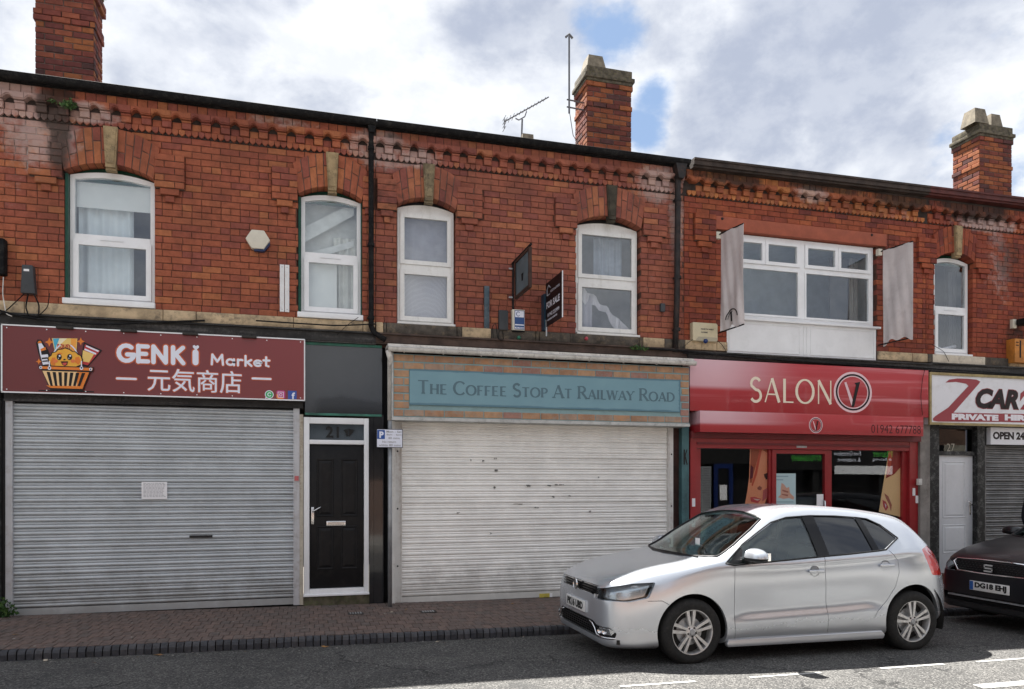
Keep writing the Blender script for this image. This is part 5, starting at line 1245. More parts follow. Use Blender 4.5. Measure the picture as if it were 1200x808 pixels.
mb = MB(); mb.face((5.4, 4, -.2), (9.6, 4, -.2), (9.6, 4, 2.6), (5.4, 4, 2.6)); mb.face((5.42, .2, -.2), (5.42, 4, -.2), (5.42, 4, 2.6), (5.42, .2, 2.6)); mb.face((9.55, .2, -.2), (9.55, .2, 2.6), (9.55, 4, 2.6), (9.55, 4, -.2)); mb.face((5.4, .2, 2.55), (5.4, 4, 2.55), (9.6, 4, 2.55), (9.6, .2, 2.55)); mb.build('shop_lining', mat('dim shop wall', (.035, .03, .032), .9), h3)
# posters behind the glass
def poster(name, label, x0, x1, z0, z1, y, m, slant=0):
    mb = MB(); mb.prism([(x0 - slant, z0), (x1, z0), (x1, z1), (x0, z1)], y, y + .004); return tag(mb.build(name, m), label, 'poster')
SKIN1 = PR('face tan', 238, 152, 112); HAIRR = PR('hair auburn', 176, 84, 50); LIP = PR('lips', 200, 70, 74)
_hx, _hz = at(888, 540, .06)
def face1():
    X_ = lambda px, py: at(px, py, .05)
    base = [X_(879, 525), X_(899, 525), X_(899, 583), X_(895, 594), X_(872, 598), X_(876, 575), X_(878, 560)]
    o = tag(MB().prism(base, .05, .054).build('poster', SKIN1), 'poster of a tanned face with auburn hair in the left salon window', 'poster')
    L = [0]
    def s_(pts, m, nm='picture'):
        L[0] += 1; flat(MB(), [X_(*p) for p in pts], .049 - L[0] * .0006).build(nm, m, o) if False else (lambda mb: (flat(mb, [X_(*p) for p in pts], .049 - L[0] * .0006), mb.build(nm, m, o)))(MB())
    s_([(880, 525.5), (899, 525.5), (899, 531), (893, 527), (888, 537), (884, 552), (881, 566), (878.5, 566)], HAIRR); s_([(890, 526), (893, 526), (887, 556), (882, 570), (880.5, 569), (885, 552)], PR('hair red', 206, 84, 56)); s_([(879.5, 545), (883, 548), (882, 560), (878.5, 562)], PR('shadow plum', 100, 26, 40))
    s_([(895, 556), (899, 554.5), (899, 560), (896, 560)], PR('brow', 60, 26, 22)); s_([(896.5, 559), (899, 558), (899, 562), (897, 562)], BLK); s_([(887, 572), (890, 569.5), (893, 572), (891, 575), (888, 574)], PR('face dark', 150, 74, 58)); s_([(879, 583), (884, 582.5), (892, 585), (888, 590), (880, 588)], LIP); s_([(882, 584.5), (891, 585.6), (887, 587)], PR('teeth', 226, 200, 190))
    s_([(894, 575), (899, 572), (899, 583), (893, 588)], PR('rose shade', 190, 90, 90))
face1()
x0, z1 = at(908.8, 555, -.03); x1, z0 = at(933.8, 600, -.03)
po = poster('poster', 'pale blue poster of open hands taped low on the glass door of the salon', x0, x1, z0, z1, -.004, PR('pale blue poster', 176, 200, 204))
mb = MB(); hp = [(917, 566), (920, 568), (923, 572), (926, 571), (927, 578), (932, 583), (931, 586), (926, 584), (919, 585), (913, 583), (916, 580), (916, 574)]
flat(mb, [at(px, py, -.03) for px, py in hp], -.0055); mb.build('picture', PR('hand tan', 196, 150, 130), po)
mb = MB(); flat(mb, [at(px, py, -.03) for px, py in ((918, 574), (925, 576), (925, 578), (918, 576))], -.0065); flat(mb, [at(px, py, -.03) for px, py in ((918, 579), (925, 580), (924, 582), (917, 580))], -.0065); mb.build('picture', PR('finger shadow', 150, 90, 76), po)
mb = MB()
for px0, px1, py in ((911, 925, 558), (911, 919, 562), (911, 931, 588), (911, 930, 591)): flat(mb, [at(px0, py, -.03), at(px1, py, -.03), at(px1, py + 1.1, -.03), at(px0, py + 1.1, -.03)], -.0055)
mb.build('print', PR('poster grey text', 130, 156, 166), po, kind='stuff')
def face2():
    X_ = lambda px, py: at(px, py, .05)
    o = tag(MB().prism([X_(1030, 600), X_(1055, 606), X_(1055, 528), X_(1042, 528), X_(1037, 556)], .05, .054).build('poster', PR('face gold', 246, 204, 150)), 'poster of a golden face with red hair at the right edge of the salon window', 'poster')
    def s_(pts, m, k): mb = MB(); flat(mb, [X_(*p) for p in pts], .049 - k * .0006); mb.build('picture', m, o)
    s_([(1041, 528), (1055, 528), (1055, 548), (1048, 556), (1038, 561), (1040, 545)], PR('hair crimson', 160, 44, 36), 1); s_([(1041, 530), (1046, 529), (1043, 553), (1039, 558)], PR('hair red', 206, 84, 56), 2); s_([(1034, 586), (1038, 588), (1041, 595), (1038, 599), (1035, 594)], LIP, 1); s_([(1036, 578), (1041, 582), (1045, 592), (1044, 600), (1042, 592), (1038, 584)], PR('brow red', 176, 100, 80), 2); s_([(1036.5, 590), (1038.5, 592), (1038, 596)], WH, 3)
face2()
tag(MB().box(7.60, 7.72, -.006, -.002, 1.18, 1.36).build('small_notice', PAPER), 'small white notice low at the right of the salon glass door', 'notice')
# grey pier and door of the last house
PIER = mat('grey rendered pier', (.24, .22, .20), .9, var=.25, scale=4, bump=.5, dirt=.6, dirtcol=(.09, .075, .06), streak='v')
MB().box(9.47, 9.66, -.10, .12, -.3, 2.60).build('pier', PIER, h3)
x, z = at(1077, 565, -.12); rbox('junction_box', x - .035, x + .035, -.15, -.10, z - .05, z + .05, OLDWHITE, h3, .006)
FLK = mat('flaking black paint', (.016, .016, .016), .5, var=.3, scale=6, bump=.4, dirt=.25, dirtcol=(.45, .45, .43))
MB().box(9.665, 9.865, -.08, .12, -.3, 2.47).build('pilaster', FLK, h4); MB().box(10.645, 10.80, -.08, .12, -.3, 2.47).build('pilaster', FLK, h4)
mb = MB(); mb.box(9.866, 10.644, -.02, .12, 2.42, 2.5); mb.box(9.866, 10.644, -.03, .12, 1.985, 2.05); mb.build('door_frame', FLK, h4)
fl = MB().box(9.866, 10.644, .03, .036, 2.05, 2.42).build('fanlight', glassmat('grimy glass', (.25, .25, .26), 1.3), h4); MB().box(9.87, 10.64, .15, .16, 2.0, 2.5).build('backing', DARK_IN, h4)
xa, zb_ = at(1110, 529, .02); xb, _ = at(1119, 529, .02); textmesh('27', xa, zb_, .028, .125, mat('thin gold numerals', (.45, .42, .35), .4, var=0), fl, 'number', width=xb - xa, bold=-.012)
DWH = mat('white front door', (.66, .67, .69), .4, var=.04, scale=3, dirt=.25, dirtcol=(.35, .35, .35), streak='v')
d27 = door(h4, 9.875, 10.64, .06, 1.98, .01, DWH, [(.20, .80, .47, .95), (.20, .80, .17, .41)]); lever(d27, 10.58, 1.12, .01, -1)
MB().box(9.87, 10.645, -.03, .12, -.3, .055).build('step', mat('brick step', (.12, .05, .035), .9, var=.3), h4)
s4 = shutter(h4, 10.87, 13.6, gz(12), 2.17, .015, SHD, SHD, rw=.06, bottom=.09, rel=1.8)
MB().box(10.81, 14.5, -.04, .12, 2.15, 2.48).build('shutter_housing', BLACKP, h4)
MB().box(14.2, 14.5, -.1, .12, -.3, 3.3).build('pilaster', FLK, h4)
# Z CAR sign
SY5 = -.20; e5 = lambda px, py: at(px, py, SY5)
zx0 = e5(1089, 460)[0]; zx1 = 14.0; zz1 = .5 * (e5(1089, 437)[1] + e5(1200, 443)[1]); zz0 = .5 * (e5(1089, 497)[1] + e5(1200, 500)[1])
zs_ = thing('shop_sign', 'white taxi office sign reading Z CAR Z with PRIVATE HIRE on a red strip', 'sign', ((zx0 + zx1) / 2, SY5, zz0))
MB().box(zx0, zx1, SY5, -.0, zz0, zz1).build('sign_board', mat('cream white sign face', srgb(226, 226, 230), .4, var=.02, dirt=.25, dirtcol=(.4, .38, .33), scale=2), zs_)
GOLD = mat('dull gold trim', (.36, .28, .13), .5, metal=.3, var=.2, dirt=.5, dirtcol=(.1, .08, .04)); mb = MB(); frame_ring(mb, zx0 - .012, zx1 + .01, zz0 - .012, zz1 + .012, .04, SY5 - .022, SY5 + .01); mb.build('sign_frame', GOLD, zs_)
ZR = PR('car red', 150, 54, 62); CHB = PR('car black', 30, 18, 20)
E5 = lambda x, y: e5(1080 + x / 5.775, 360 + y / 5.775)
def s5(pts, m, k, dx=0, nm='lettering'): mb = MB(); flat(mb, [(E5(*p)[0] + dx, E5(*p)[1]) for p in pts], SY5 - .003 - k * .001); mb.build(nm, m, zs_)
Zp = [(160, 512), (185, 492), (240, 484), (310, 486), (370, 492), (396, 505), (385, 522), (215, 715), (560, 722), (560, 778), (110, 776), (78, 770), (74, 758), (90, 740), (180, 680), (316, 535), (300, 520), (230, 507)]
s5(Zp, ZR, 1)
s5([(550, 721), (690, 724), (690, 782), (550, 778)], ZR, 0); mb = MB(); a_ = E5(600, 722); MB().box(a_[0], 13.4, SY5 - .0035, SY5 - .001, E5(600, 780)[1], E5(600, 723)[1]).build('red_strip', ZR, zs_)
xa, zb_ = E5(366, 690); xb = E5(655, 690)[0]; zt_ = E5(500, 556)[1]; zb_ = E5(500, 690)[1]
textmesh('CAR', xa - .01, zb_ - .01, SY5 - .004, zt_ - zb_ + .02, ZR, zs_, 'lettering_outline', width=xb - xa + .02, bold=.065, shear=.25, depth=.001)
textmesh('CAR', xa, zb_, SY5 - .006, zt_ - zb_, CHB, zs_, 'lettering', width=xb - xa, bold=.05, shear=.25, depth=.001)
Z2 = [(664, 640), (668, 585), (700, 560), (900, 560), (900, 590), (760, 700), (664, 694), (690, 660), (800, 600), (690, 605)]
s5(Z2, ZR, 1)
xa = E5(202, 768)[0]; zb_ = E5(400, 768)[1]; zt_ = E5(400, 727)[1]; xb = E5(518, 768)[0]
PW = PR('strip white', 235, 230, 235)
textmesh('PRIVATE', xa, zb_, SY5 - .007, zt_ - zb_, PW, zs_, 'lettering', width=xb - xa, bold=.07, depth=.001)
xa = E5(560, 770)[0]; xb = E5(740, 770)[0]; zb2_ = E5(630, 770)[1]; zt2_ = E5(630, 729)[1]
textmesh('HIRE', xa, zb2_, SY5 - .007, zt2_ - zb2_, PW, zs_, 'lettering', width=xb - xa, bold=.07, depth=.001)
x0, z1 = at(1161, 501, -.12); x0_, z0 = at(1161, 521, -.12)
op = thing('opening_hours_sign', 'small white board reading OPEN 24hr above the dull shutter at the right', 'sign', (x0 + .6, -.12, z0)); MB().box(x0, x0 + 1.5, -.12, -.04, z0, z1).build('sign_board', mat('cream white sign face'), op)
xa, zb_ = at(1163.5, 516, -.12); xb, _ = at(1203, 516, -.12); zb_ = at(1182, 515.5, -.12)[1]; zt_ = at(1182, 506.5, -.12)[1]; textmesh('OPEN 24hr', xa, zb_, -.122, zt_ - zb_, CHB, op, 'lettering', width=(xb - xa) * 1.16, bold=.05, depth=.001)
# ------------------------------------------------------------------ cars
def pchip(xs, ys, x):
    n = len(xs)
    if x <= xs[0]: return ys[0]
    if x >= xs[-1]: return ys[-1]
    h = [xs[i + 1] - xs[i] for i in range(n - 1)]; d = [(ys[i + 1] - ys[i]) / h[i] for i in range(n - 1)]; m = [d[0]]
    for i in range(1, n - 1):
        if d[i - 1] * d[i] <= 0: m.append(0)
        else: w1, w2 = 2 * h[i] + h[i - 1], h[i] + 2 * h[i - 1]; m.append((w1 + w2) / (w1 / d[i - 1] + w2 / d[i]))
    m.append(d[-1])
    for i in range(n - 1):
        if x <= xs[i + 1]:
            t = (x - xs[i]) / h[i]
            return (2 * t ** 3 - 3 * t * t + 1) * ys[i] + (t ** 3 - 2 * t * t + t) * h[i] * m[i] + (-2 * t ** 3 + 3 * t * t) * ys[i + 1] + (t ** 3 - t * t) * h[i] * m[i + 1]
# key sections: x : list of (y, z) control points from floor edge up to the centre of the top
SEC = [
 (-.815, [(.38, .27), (.42, .31), (.43, .40), (.42, .50), (.40, .58), (.34, .635), (.18, .655), (0, .66)]),
 (-.80, [(.50, .19), (.55, .23), (.56, .36), (.55, .50), (.53, .61), (.44, .68), (.22, .70), (0, .705)]),
 (-.76, [(.58, .165), (.635, .20), (.645, .34), (.64, .50), (.61, .65), (.50, .722), (.26, .742), (0, .748)]),
 (-.68, [(.65, .155), (.71, .19), (.72, .34), (.715, .50), (.68, .68), (.57, .755), (.30, .782), (0, .788)]),
 (-.55, [(.70, .155), (.765, .19), (.775, .36), (.772, .52), (.735, .715), (.63, .795), (.33, .822), (0, .828)]),
 (-.40, [(.73, .155), (.80, .20), (.81, .38), (.81, .56), (.772, .765), (.675, .835), (.35, .858), (0, .864)]),
 (-.20, [(.74, .16), (.825, .21), (.834, .40), (.834, .62), (.80, .825), (.71, .872), (.37, .893), (0, .898)]),
 (.02, [(.74, .17), (.832, .22), (.84, .42), (.838, .66), (.815, .872), (.735, .905), (.39, .922), (0, .927)]),
 (.20, [(.74, .17), (.828, .22), (.838, .42), (.838, .68), (.822, .905), (.75, .935), (.41, .965), (0, .978)]),
 (.34, [(.74, .17), (.824, .22), (.836, .42), (.838, .70), (.824, .922), (.745, .975), (.42, 1.045), (0, 1.062)]),
 (.55, [(.74, .17), (.820, .22), (.834, .42), (.838, .70), (.824, .935), (.715, 1.10), (.42, 1.17), (0, 1.192)]),
 (.78, [(.74, .17), (.818, .22), (.832, .42), (.838, .70), (.822, .95), (.665, 1.235), (.40, 1.295), (0, 1.312)]),
 (.95, [(.74, .17), (.818, .22), (.832, .42), (.838, .71), (.822, .955), (.625, 1.325), (.38, 1.375), (0, 1.388)]),
 (1.15, [(.74, .17), (.818, .22), (.832, .42), (.838, .72), (.822, .965), (.590, 1.382), (.36, 1.425), (0, 1.436)]),
 (1.5, [(.74, .17), (.818, .22), (.832, .42), (.839, .73), (.822, .985), (.575, 1.400), (.35, 1.446), (0, 1.456)]),
 (1.9, [(.74, .17), (.820, .22), (.834, .43), (.84, .75), (.820, 1.005), (.570, 1.385), (.34, 1.430), (0, 1.440)]),
 (2.2, [(.74, .17), (.826, .23), (.838, .44), (.842, .77), (.812, 1.025), (.562, 1.358), (.33, 1.402), (0, 1.412)]),
 (2.45, [(.73, .18), (.826, .25), (.838, .46), (.84, .78), (.795, 1.04), (.552, 1.325), (.32, 1.366), (0, 1.377)]),
 (2.58, [(.72, .20), (.818, .27), (.83, .47), (.828, .78), (.775, 1.04), (.555, 1.290), (.33, 1.335), (0, 1.350)]),
 (2.68, [(.71, .22), (.805, .30), (.815, .48), (.81, .78), (.745, 1.03), (.60, 1.195), (.34, 1.25), (0, 1.268)]),
 (2.80, [(.69, .24), (.775, .32), (.785, .48), (.775, .76), (.70, .985), (.62, 1.075), (.34, 1.125), (0, 1.145)]),
 (2.92, [(.64, .26), (.725, .34), (.735, .48), (.715, .72), (.66, .91), (.60, .965), (.33, 1.01), (0, 1.02)]),
 (3.02, [(.56, .28), (.65, .36), (.66, .47), (.64, .66), (.59, .80), (.52, .85), (.3, .89), (0, .90)]),
 (3.10, [(.44, .32), (.53, .39), (.54, .46), (.52, .58), (.48, .66), (.40, .70), (.22, .73), (0, .74)]),
 (3.13, [(.34, .36), (.40, .41), (.41, .46), (.40, .54), (.36, .60), (.30, .63), (.18, .65), (0, .655)]),
]
def sect(x):
    xs = [q[0] for q in SEC]; P = [(pchip(xs, [q[1][j][0] for q in SEC], x), pchip(xs, [q[1][j][1] for q in SEC], x)) for j in range(8)]
    k = max(0., min(1., (x - .30) / .25)) * max(0., min(1., (2.25 - x) / .35)); rise = .03 * max(0, x) * k
    y, z = P[2]; q0 = (y + .010 * k + .33 * (P[1][0] - y) * (1 - k) * .8, z - .33 * (z - P[1][1]) + rise); q1 = (y - .014 * k + .16 * (P[3][0] - y) * (1 - k), z + .16 * (P[3][1] - z) + rise)
    y4, z4 = P[4]; y3, z3 = P[3]; q2 = (y3 + (y4 - y3) * .42 + .004, z3 + (z4 - z3) * .62)
    return [P[0], P[1], q0, q1, P[3], q2, P[4], P[5], P[6], P[7]]
def catmull(P, n):
    out = []
    for i in range(len(P) - 1):
        p0 = P[i - 1] if i else (2 * P[0][0] - P[1][0], 2 * P[0][1] - P[1][1]); p1, p2 = P[i], P[i + 1]
        p3 = P[i + 2] if i + 2 < len(P) else (-P[-2][0], P[-2][1])
        for k in range(n):
            t = k / n; o = []
            for a in (0, 1):
                o.append(.5 * (2 * p1[a] + (p2[a] - p0[a]) * t + (2 * p0[a] - 5 * p1[a] + 4 * p2[a] - p3[a]) * t * t + (3 * p1[a] - p0[a] - 3 * p2[a] + p3[a]) * t ** 3))
            out.append(tuple(o))
    out.append(P[-1]); return out
def carshell(sx, sy, zf, NX=84, off=0.):
    """closed lofted body surface; off moves it inwards along the normals"""
    xs = [s[0] for s in SEC]; us = []
    for k in range(NX + 1):
        t = k / NX; e = .5 - .5 * math.cos(math.pi * t); us.append(xs[0] + (xs[-1] - xs[0]) * (.35 * t + .65 * e))
    bm = bmesh.new(); rings = []
    for x in us:
        P = sect(x)
        H = catmull(P, 5); H = [(max(0, y), z) for y, z in H]; H[-1] = (0, H[-1][1])
        full = [(-y, z) for y, z in H] + [(y, z) for y, z in reversed(H[:-1])]
        nb = 8; y0, z0 = full[-1]; base = [(y0 + (full[0][0] - y0) * k / nb, z0) for k in range(1, nb)]
        xo = 1.155 + (x - 1.155) * (1 - off / 1.97); ky = 1 - off / .84; kz = 1 - off / .62
        rings.append([bm.verts.new((xo * sx, y * ky * sy, zf(x, .74 + (z - .74) * kz))) for y, z in full + base])
    for a, b in zip(rings, rings[1:]):
        n = len(a)
        for i in range(n): j = (i + 1) % n; bm.faces.new((a[i], b[i], b[j], a[j]))
    for r, flip in ((rings[0], False), (rings[-1], True)):
        c = bm.verts.new(sum((v.co for v in r), Vector()) / len(r)); n = len(r)
        for i in range(n): j = (i + 1) % n; bm.faces.new((r[i], r[j], c) if not flip else (r[j], r[i], c))
    bmesh.ops.recalc_face_normals(bm, faces=bm.faces)
    me = bpy.data.meshes.new('body'); bm.to_mesh(me); bm.free(); return me
def tmpobj(me): o = bpy.data.objects.new('tmp', me); COL.objects.link(o); return o
def boolean(me, cutters, op='DIFFERENCE'):
    """exact boolean of a mesh with a list of cutter meshes, returned as a new mesh"""
    o = tmpobj(me)
    bm = bmesh.new()
    for c in cutters: bm.from_mesh(c)
    bmesh.ops.remove_doubles(bm, verts=bm.verts, dist=1e-6); bmesh.ops.recalc_face_normals(bm, faces=bm.faces); cm = bpy.data.meshes.new('c'); bm.to_mesh(cm); bm.free(); c = tmpobj(cm)
    md = o.modifiers.new('b', 'BOOLEAN'); md.operation = op; md.solver = 'EXACT'; md.object = c; md.use_self = False
    dg = bpy.context.evaluated_depsgraph_get(); out = bpy.data.meshes.new_from_object(o.evaluated_get(dg)); bpy.data.objects.remove(o); bpy.data.objects.remove(c)
    return out
def sideprism(pts, y0, y1):
    mb = MB(); mb.prism(pts, min(y0, y1), max(y0, y1)); return mb.mesh('c', [])
def frontprism(pts, x0, x1):
    """pts (y, z) extruded along x"""
    mb = MB(); n = len(pts); mb.face(*[(x0, p[0], p[1]) for p in pts]); mb.face(*[(x1, p[0], p[1]) for p in reversed(pts)])
    for i in range(n): j = (i + 1) % n; mb.face((x0, *pts[j]), (x0, *pts[i]), (x1, *pts[i]), (x1, *pts[j]))
    return mb.mesh('c', [])
def topprism(pts, z0, z1):
    mb = MB(); n = len(pts); mb.face(*[(p[0], p[1], z0) for p in pts]); mb.face(*[(p[0], p[1], z1) for p in reversed(pts)])
    for i in range(n): j = (i + 1) % n; mb.face((*pts[j], z0), (*pts[i], z0), (*pts[i], z1), (*pts[j], z1))
    return mb.mesh('c', [])
def cyl(cx, cz, r, y0, y1, n=56): return sideprism([(cx + r * math.cos(2 * math.pi * k / n), cz + r * math.sin(2 * math.pi * k / n)) for k in range(n)], y0, y1)
def rpoly(pts, r=.03, n=4):
    """round the corners of a polygon"""
    out = []
    for i, p in enumerate(pts):
        a, b = pts[i - 1], pts[(i + 1) % len(pts)]
        la, lb = math.dist(a, p), math.dist(b, p); k = min(r, la * .45, lb * .45)
        q0 = (p[0] + (a[0] - p[0]) * k / la, p[1] + (a[1] - p[1]) * k / la); q1 = (p[0] + (b[0] - p[0]) * k / lb, p[1] + (b[1] - p[1]) * k / lb)
        for j in range(n + 1): t = j / n; out.append(tuple((1 - t) ** 2 * q0[c] + 2 * t * (1 - t) * p[c] + t * t * q1[c] for c in (0, 1)))
    return out
def paint(name, col, metal, rough=.32, dusty=.45):
    m = bpy.data.materials.new(name); m.use_nodes = True; t = NT(m.node_tree); b = t.n['Principled BSDF']
    pos = t.add('ShaderNodeNewGeometry').outputs['Position']
    n = t.noise(pos, 5, 5, .6); low = t.add('ShaderNodeSeparateXYZ'); t.link(pos, low.inputs[0])
    dust = t.math('MULTIPLY', t.math('SUBTRACT', 1.0, t.ramp(t.math('ADD', low.outputs[2], t.math('MULTIPLY', n, .25)), .08, .50)), dusty)
    c = t.mix(dust, col, (.25, .23, .21)); t.inp(b.inputs['Base Color'], c)
    b.inputs['Metallic'].default_value = metal; t.inp(b.inputs['Roughness'], t.math('ADD', rough, t.math('MULTIPLY', dust, .5))); b.inputs['Coat Weight'].default_value = .25; b.inputs['Coat Roughness'].default_value = .26 if metal else .12
    return m
TYRE = mat('tyre rubber', (.018, .018, .018), .85, var=.2, scale=20, dirt=.5, dirtcol=(.05, .047, .042))
ALLOY = mat('silver alloy', (.60, .60, .60), .35, metal=.7, var=.08, dirt=.35, dirtcol=(.22, .19, .16), scale=14); DALLOY = mat('dark wheel well', (.02, .019, .018), .7)
BTRIM = mat('black plastic trim', (.014, .014, .015), .45, var=.15, scale=20); PIANO = mat('gloss black trim', (.008, .008, .009), .1, var=0)
CHROME = mat('chrome', (.75, .75, .76), .08, metal=1, var=0)
CARGLASS = glassmat('car glass', (.82, .90, .88), 2.6); PRIV = glassmat('privacy glass', (.10, .12, .13), 3.6)
LENS = glassmat('lamp lens', (.92, .94, .95), 1.2)
PLW = mat('number plate white', (.72, .72, .70), .45, var=.02); PLT = mat('plate black', (.015, .015, .015), .5, var=0)
SEATF = mat('dark seat cloth', (.03, .03, .032), .9)
def wheel(car, x, y, z, r, side, rimr=.215, w_=.19):
    W_ = thing_part = MB(); s = side
    prof = [(rimr * .96, .0), (rimr + .01, -.002), (rimr + .03, -.012), (r - .03, -.006), (r - .008, .012), (r, .035), (r, w_ - .03), (r - .03, w_), (rimr, w_)]
    mb = MB(); mb.lathe([(a, b * -s) if False else (a, (b if s < 0 else -b)) for a, b in prof], 56, (x, y, z)); wo = mb.smoothbuild('wheel', TYRE, car, 50)
    mb = MB(); mb.lathe([(.001, .10), (rimr * .97, .10), (rimr * .97, .012), (rimr * .99, .002), (rimr * .93, .004), (rimr * .90, .014), (rimr * .90, .10)] if s < 0 else [(.001, -.10), (rimr * .97, -.10), (rimr * .97, -.012), (rimr * .99, -.002), (rimr * .93, -.004), (rimr * .90, -.014), (rimr * .90, -.10)], 48, (x, y, z)); mb.smoothbuild('rim', ALLOY, wo, 40)
    q = 1 if s < 0 else -1
    MB().lathe([(.001, .085 * q), (rimr * .9, .085 * q)], 32, (x, y, z)).build('brake_shadow', DALLOY, wo); mb = MB(); mb.lathe([(.03, .07 * q), (.13, .07 * q), (.13, .08 * q)], 32, (x, y, z)); mb.build('brake_disc', STEEL, wo)
    mb = MB(); mb.lathe([(.001, .008 * q), (.022, .008 * q), (.03, .014 * q), (.06, .018 * q), (.062, .07 * q)], 28, (x, y, z)); mb.smoothbuild('hub', ALLOY, wo, 40)
    MB().lathe([(.001, .004 * q), (.024, .004 * q), (.026, .010 * q)], 20, (x, y, z)).build('hub_cap', mat('hub cap grey', (.35, .36, .38), .3, metal=.6), wo)
    for k in range(5):
        a0 = math.pi / 2 + k * 2 * math.pi / 5 + .08
        for d in (-1, 1):
            mb = MB(); pts = []
            for (rr_, off_, hw, dy) in ((.045, .012, .012, .014), (.12, .024, .015, .010), (rimr * .93, .034, .019, .006)):
                for e in (-1, 1):
                    t = off_ * d + e * hw * .85; pts.append((x + rr_ * math.cos(a0) - t * math.sin(a0), y + dy * q, z + rr_ * math.sin(a0) + t * math.cos(a0)))
            bk = [(p[0], p[1] + .03 * q, p[2]) for p in pts]
            for i in (0, 2): mb.face(pts[i], pts[i + 1], pts[i + 3], pts[i + 2])
            for i in (0, 2):
                mb.face(pts[i], pts[i + 2], bk[i + 2], bk[i]); mb.face(pts[i + 1], bk[i + 1], bk[i + 3], pts[i + 3])
            o = mb.build('spoke', ALLOY, wo)
            bm = bmesh.new(); bm.from_mesh(o.data); bmesh.ops.remove_doubles(bm, verts=bm.verts, dist=1e-5); bmesh.ops.recalc_face_normals(bm, faces=bm.faces); bm.to_mesh(o.data); bm.free()
        a1 = a0 + math.pi / 5; MB().lathe([(.001, .006 * q), (.008, .006 * q), (.009, .02 * q)], 10, (x + .042 * math.cos(a1), y + .004 * q, z + .042 * math.sin(a1))).build('wheel_bolt', DALLOY, wo)
    return wo
def plate(car, s, x, y, z, wd, ht, tilt, blue=False):
    p = rbox('number_plate', x - .012, x, y - wd / 2, y + wd / 2, z - ht / 2, z + ht / 2, PLW, car, .006)
    tx = .0
    cu = textmesh(s, 0, 0, 0, ht * .74, PLT, p, 'lettering', width=wd * (.80 if blue else .86), bold=.055, depth=.001)
    x0 = y + wd / 2 - wd * (.14 if blue else .07)
    for v in cu.data.vertices: a, b, c = v.co; v.co = (x - .0135 + b, x0 - a, z - ht * .35 + c)
    if blue: MB().box(x - .0132, x - .012, y + wd / 2 - wd * .1, y + wd / 2 - .005, z - ht / 2 + .005, z + ht / 2 - .005).build('country_band', mat('plate blue', (.02, .10, .35), .4, var=0), p)
    return p
def emblem_vw(parent, x, y, z, r):
    mb = MB(); N = 28
    for t in range(N):
        a, b = 2 * math.pi * t / N, 2 * math.pi * (t + 1) / N
        for (r0, r1, d0, d1) in ((.80, .90, 0, .008), (.90, 1, .008, 0)):
            mb.face((x - d0, y + r * r0 * math.cos(a), z + r * r0 * math.sin(a)), (x - d1, y + r * r1 * math.cos(a), z + r * r1 * math.sin(a)), (x - d1, y + r * r1 * math.cos(b), z + r * r1 * math.sin(b)), (x - d0, y + r * r0 * math.cos(b), z + r * r0 * math.sin(b)))
    def bar(p, q, w_=.13):
        d = math.dist(p, q); n = (-(q[1] - p[1]) / d * w_ * .5 * r, (q[0] - p[0]) / d * w_ * .5 * r)
        P = [(y + p[0] * r + n[0], z + p[1] * r + n[1]), (y + q[0] * r + n[0], z + q[1] * r + n[1]), (y + q[0] * r - n[0], z + q[1] * r - n[1]), (y + p[0] * r - n[0], z + p[1] * r - n[1])]
        mb.face(*[(x - .006, a, b) for a, b in P])
    bar((-.42, .80), (0, .05)); bar((.42, .80), (0, .05)); bar((-.82, .35), (-.38, -.72)); bar((.82, .35), (.38, -.72)); bar((-.38, -.72), (0, .0)); bar((.38, -.72), (0, .0))
    MB().lathe([(.001, 0), (r * .95, 0)], 24, (0, 0, 0))
    bk = MB(); bk.face(*[(x - .001, y + r * .9 * math.cos(t * math.pi / 10), z + r * .9 * math.sin(t * math.pi / 10)) for t in range(20)]); 
    e = bk.build('emblem', BTRIM, parent); mb.build('emblem_mark', CHROME, e); return e
def seats(car, sx, sy, zf, xs_):
    for x in xs_:
        for y in (-.36, .36):
            mb = MB(); mb.box(x - .25, x + .25, y - .22, y + .22, .35, .52); o = mb.build('seat', SEATF, car); bevel(o.data, .05, 3)
            mb = MB(); i = 0; mb.prism([(x + .18, .48), (x + .32, .48), (x + .46, 1.02), (x + .36, 1.04)], y - .21, y + .21); o = mb.build('backrest', SEATF, car); bevel(o.data, .04, 3)
            mb = MB(); mb.box(x + .36, x + .44, y - .12, y + .12, 1.06, 1.22); o = mb.build('headrest', SEATF, car); bevel(o.data, .035, 3)
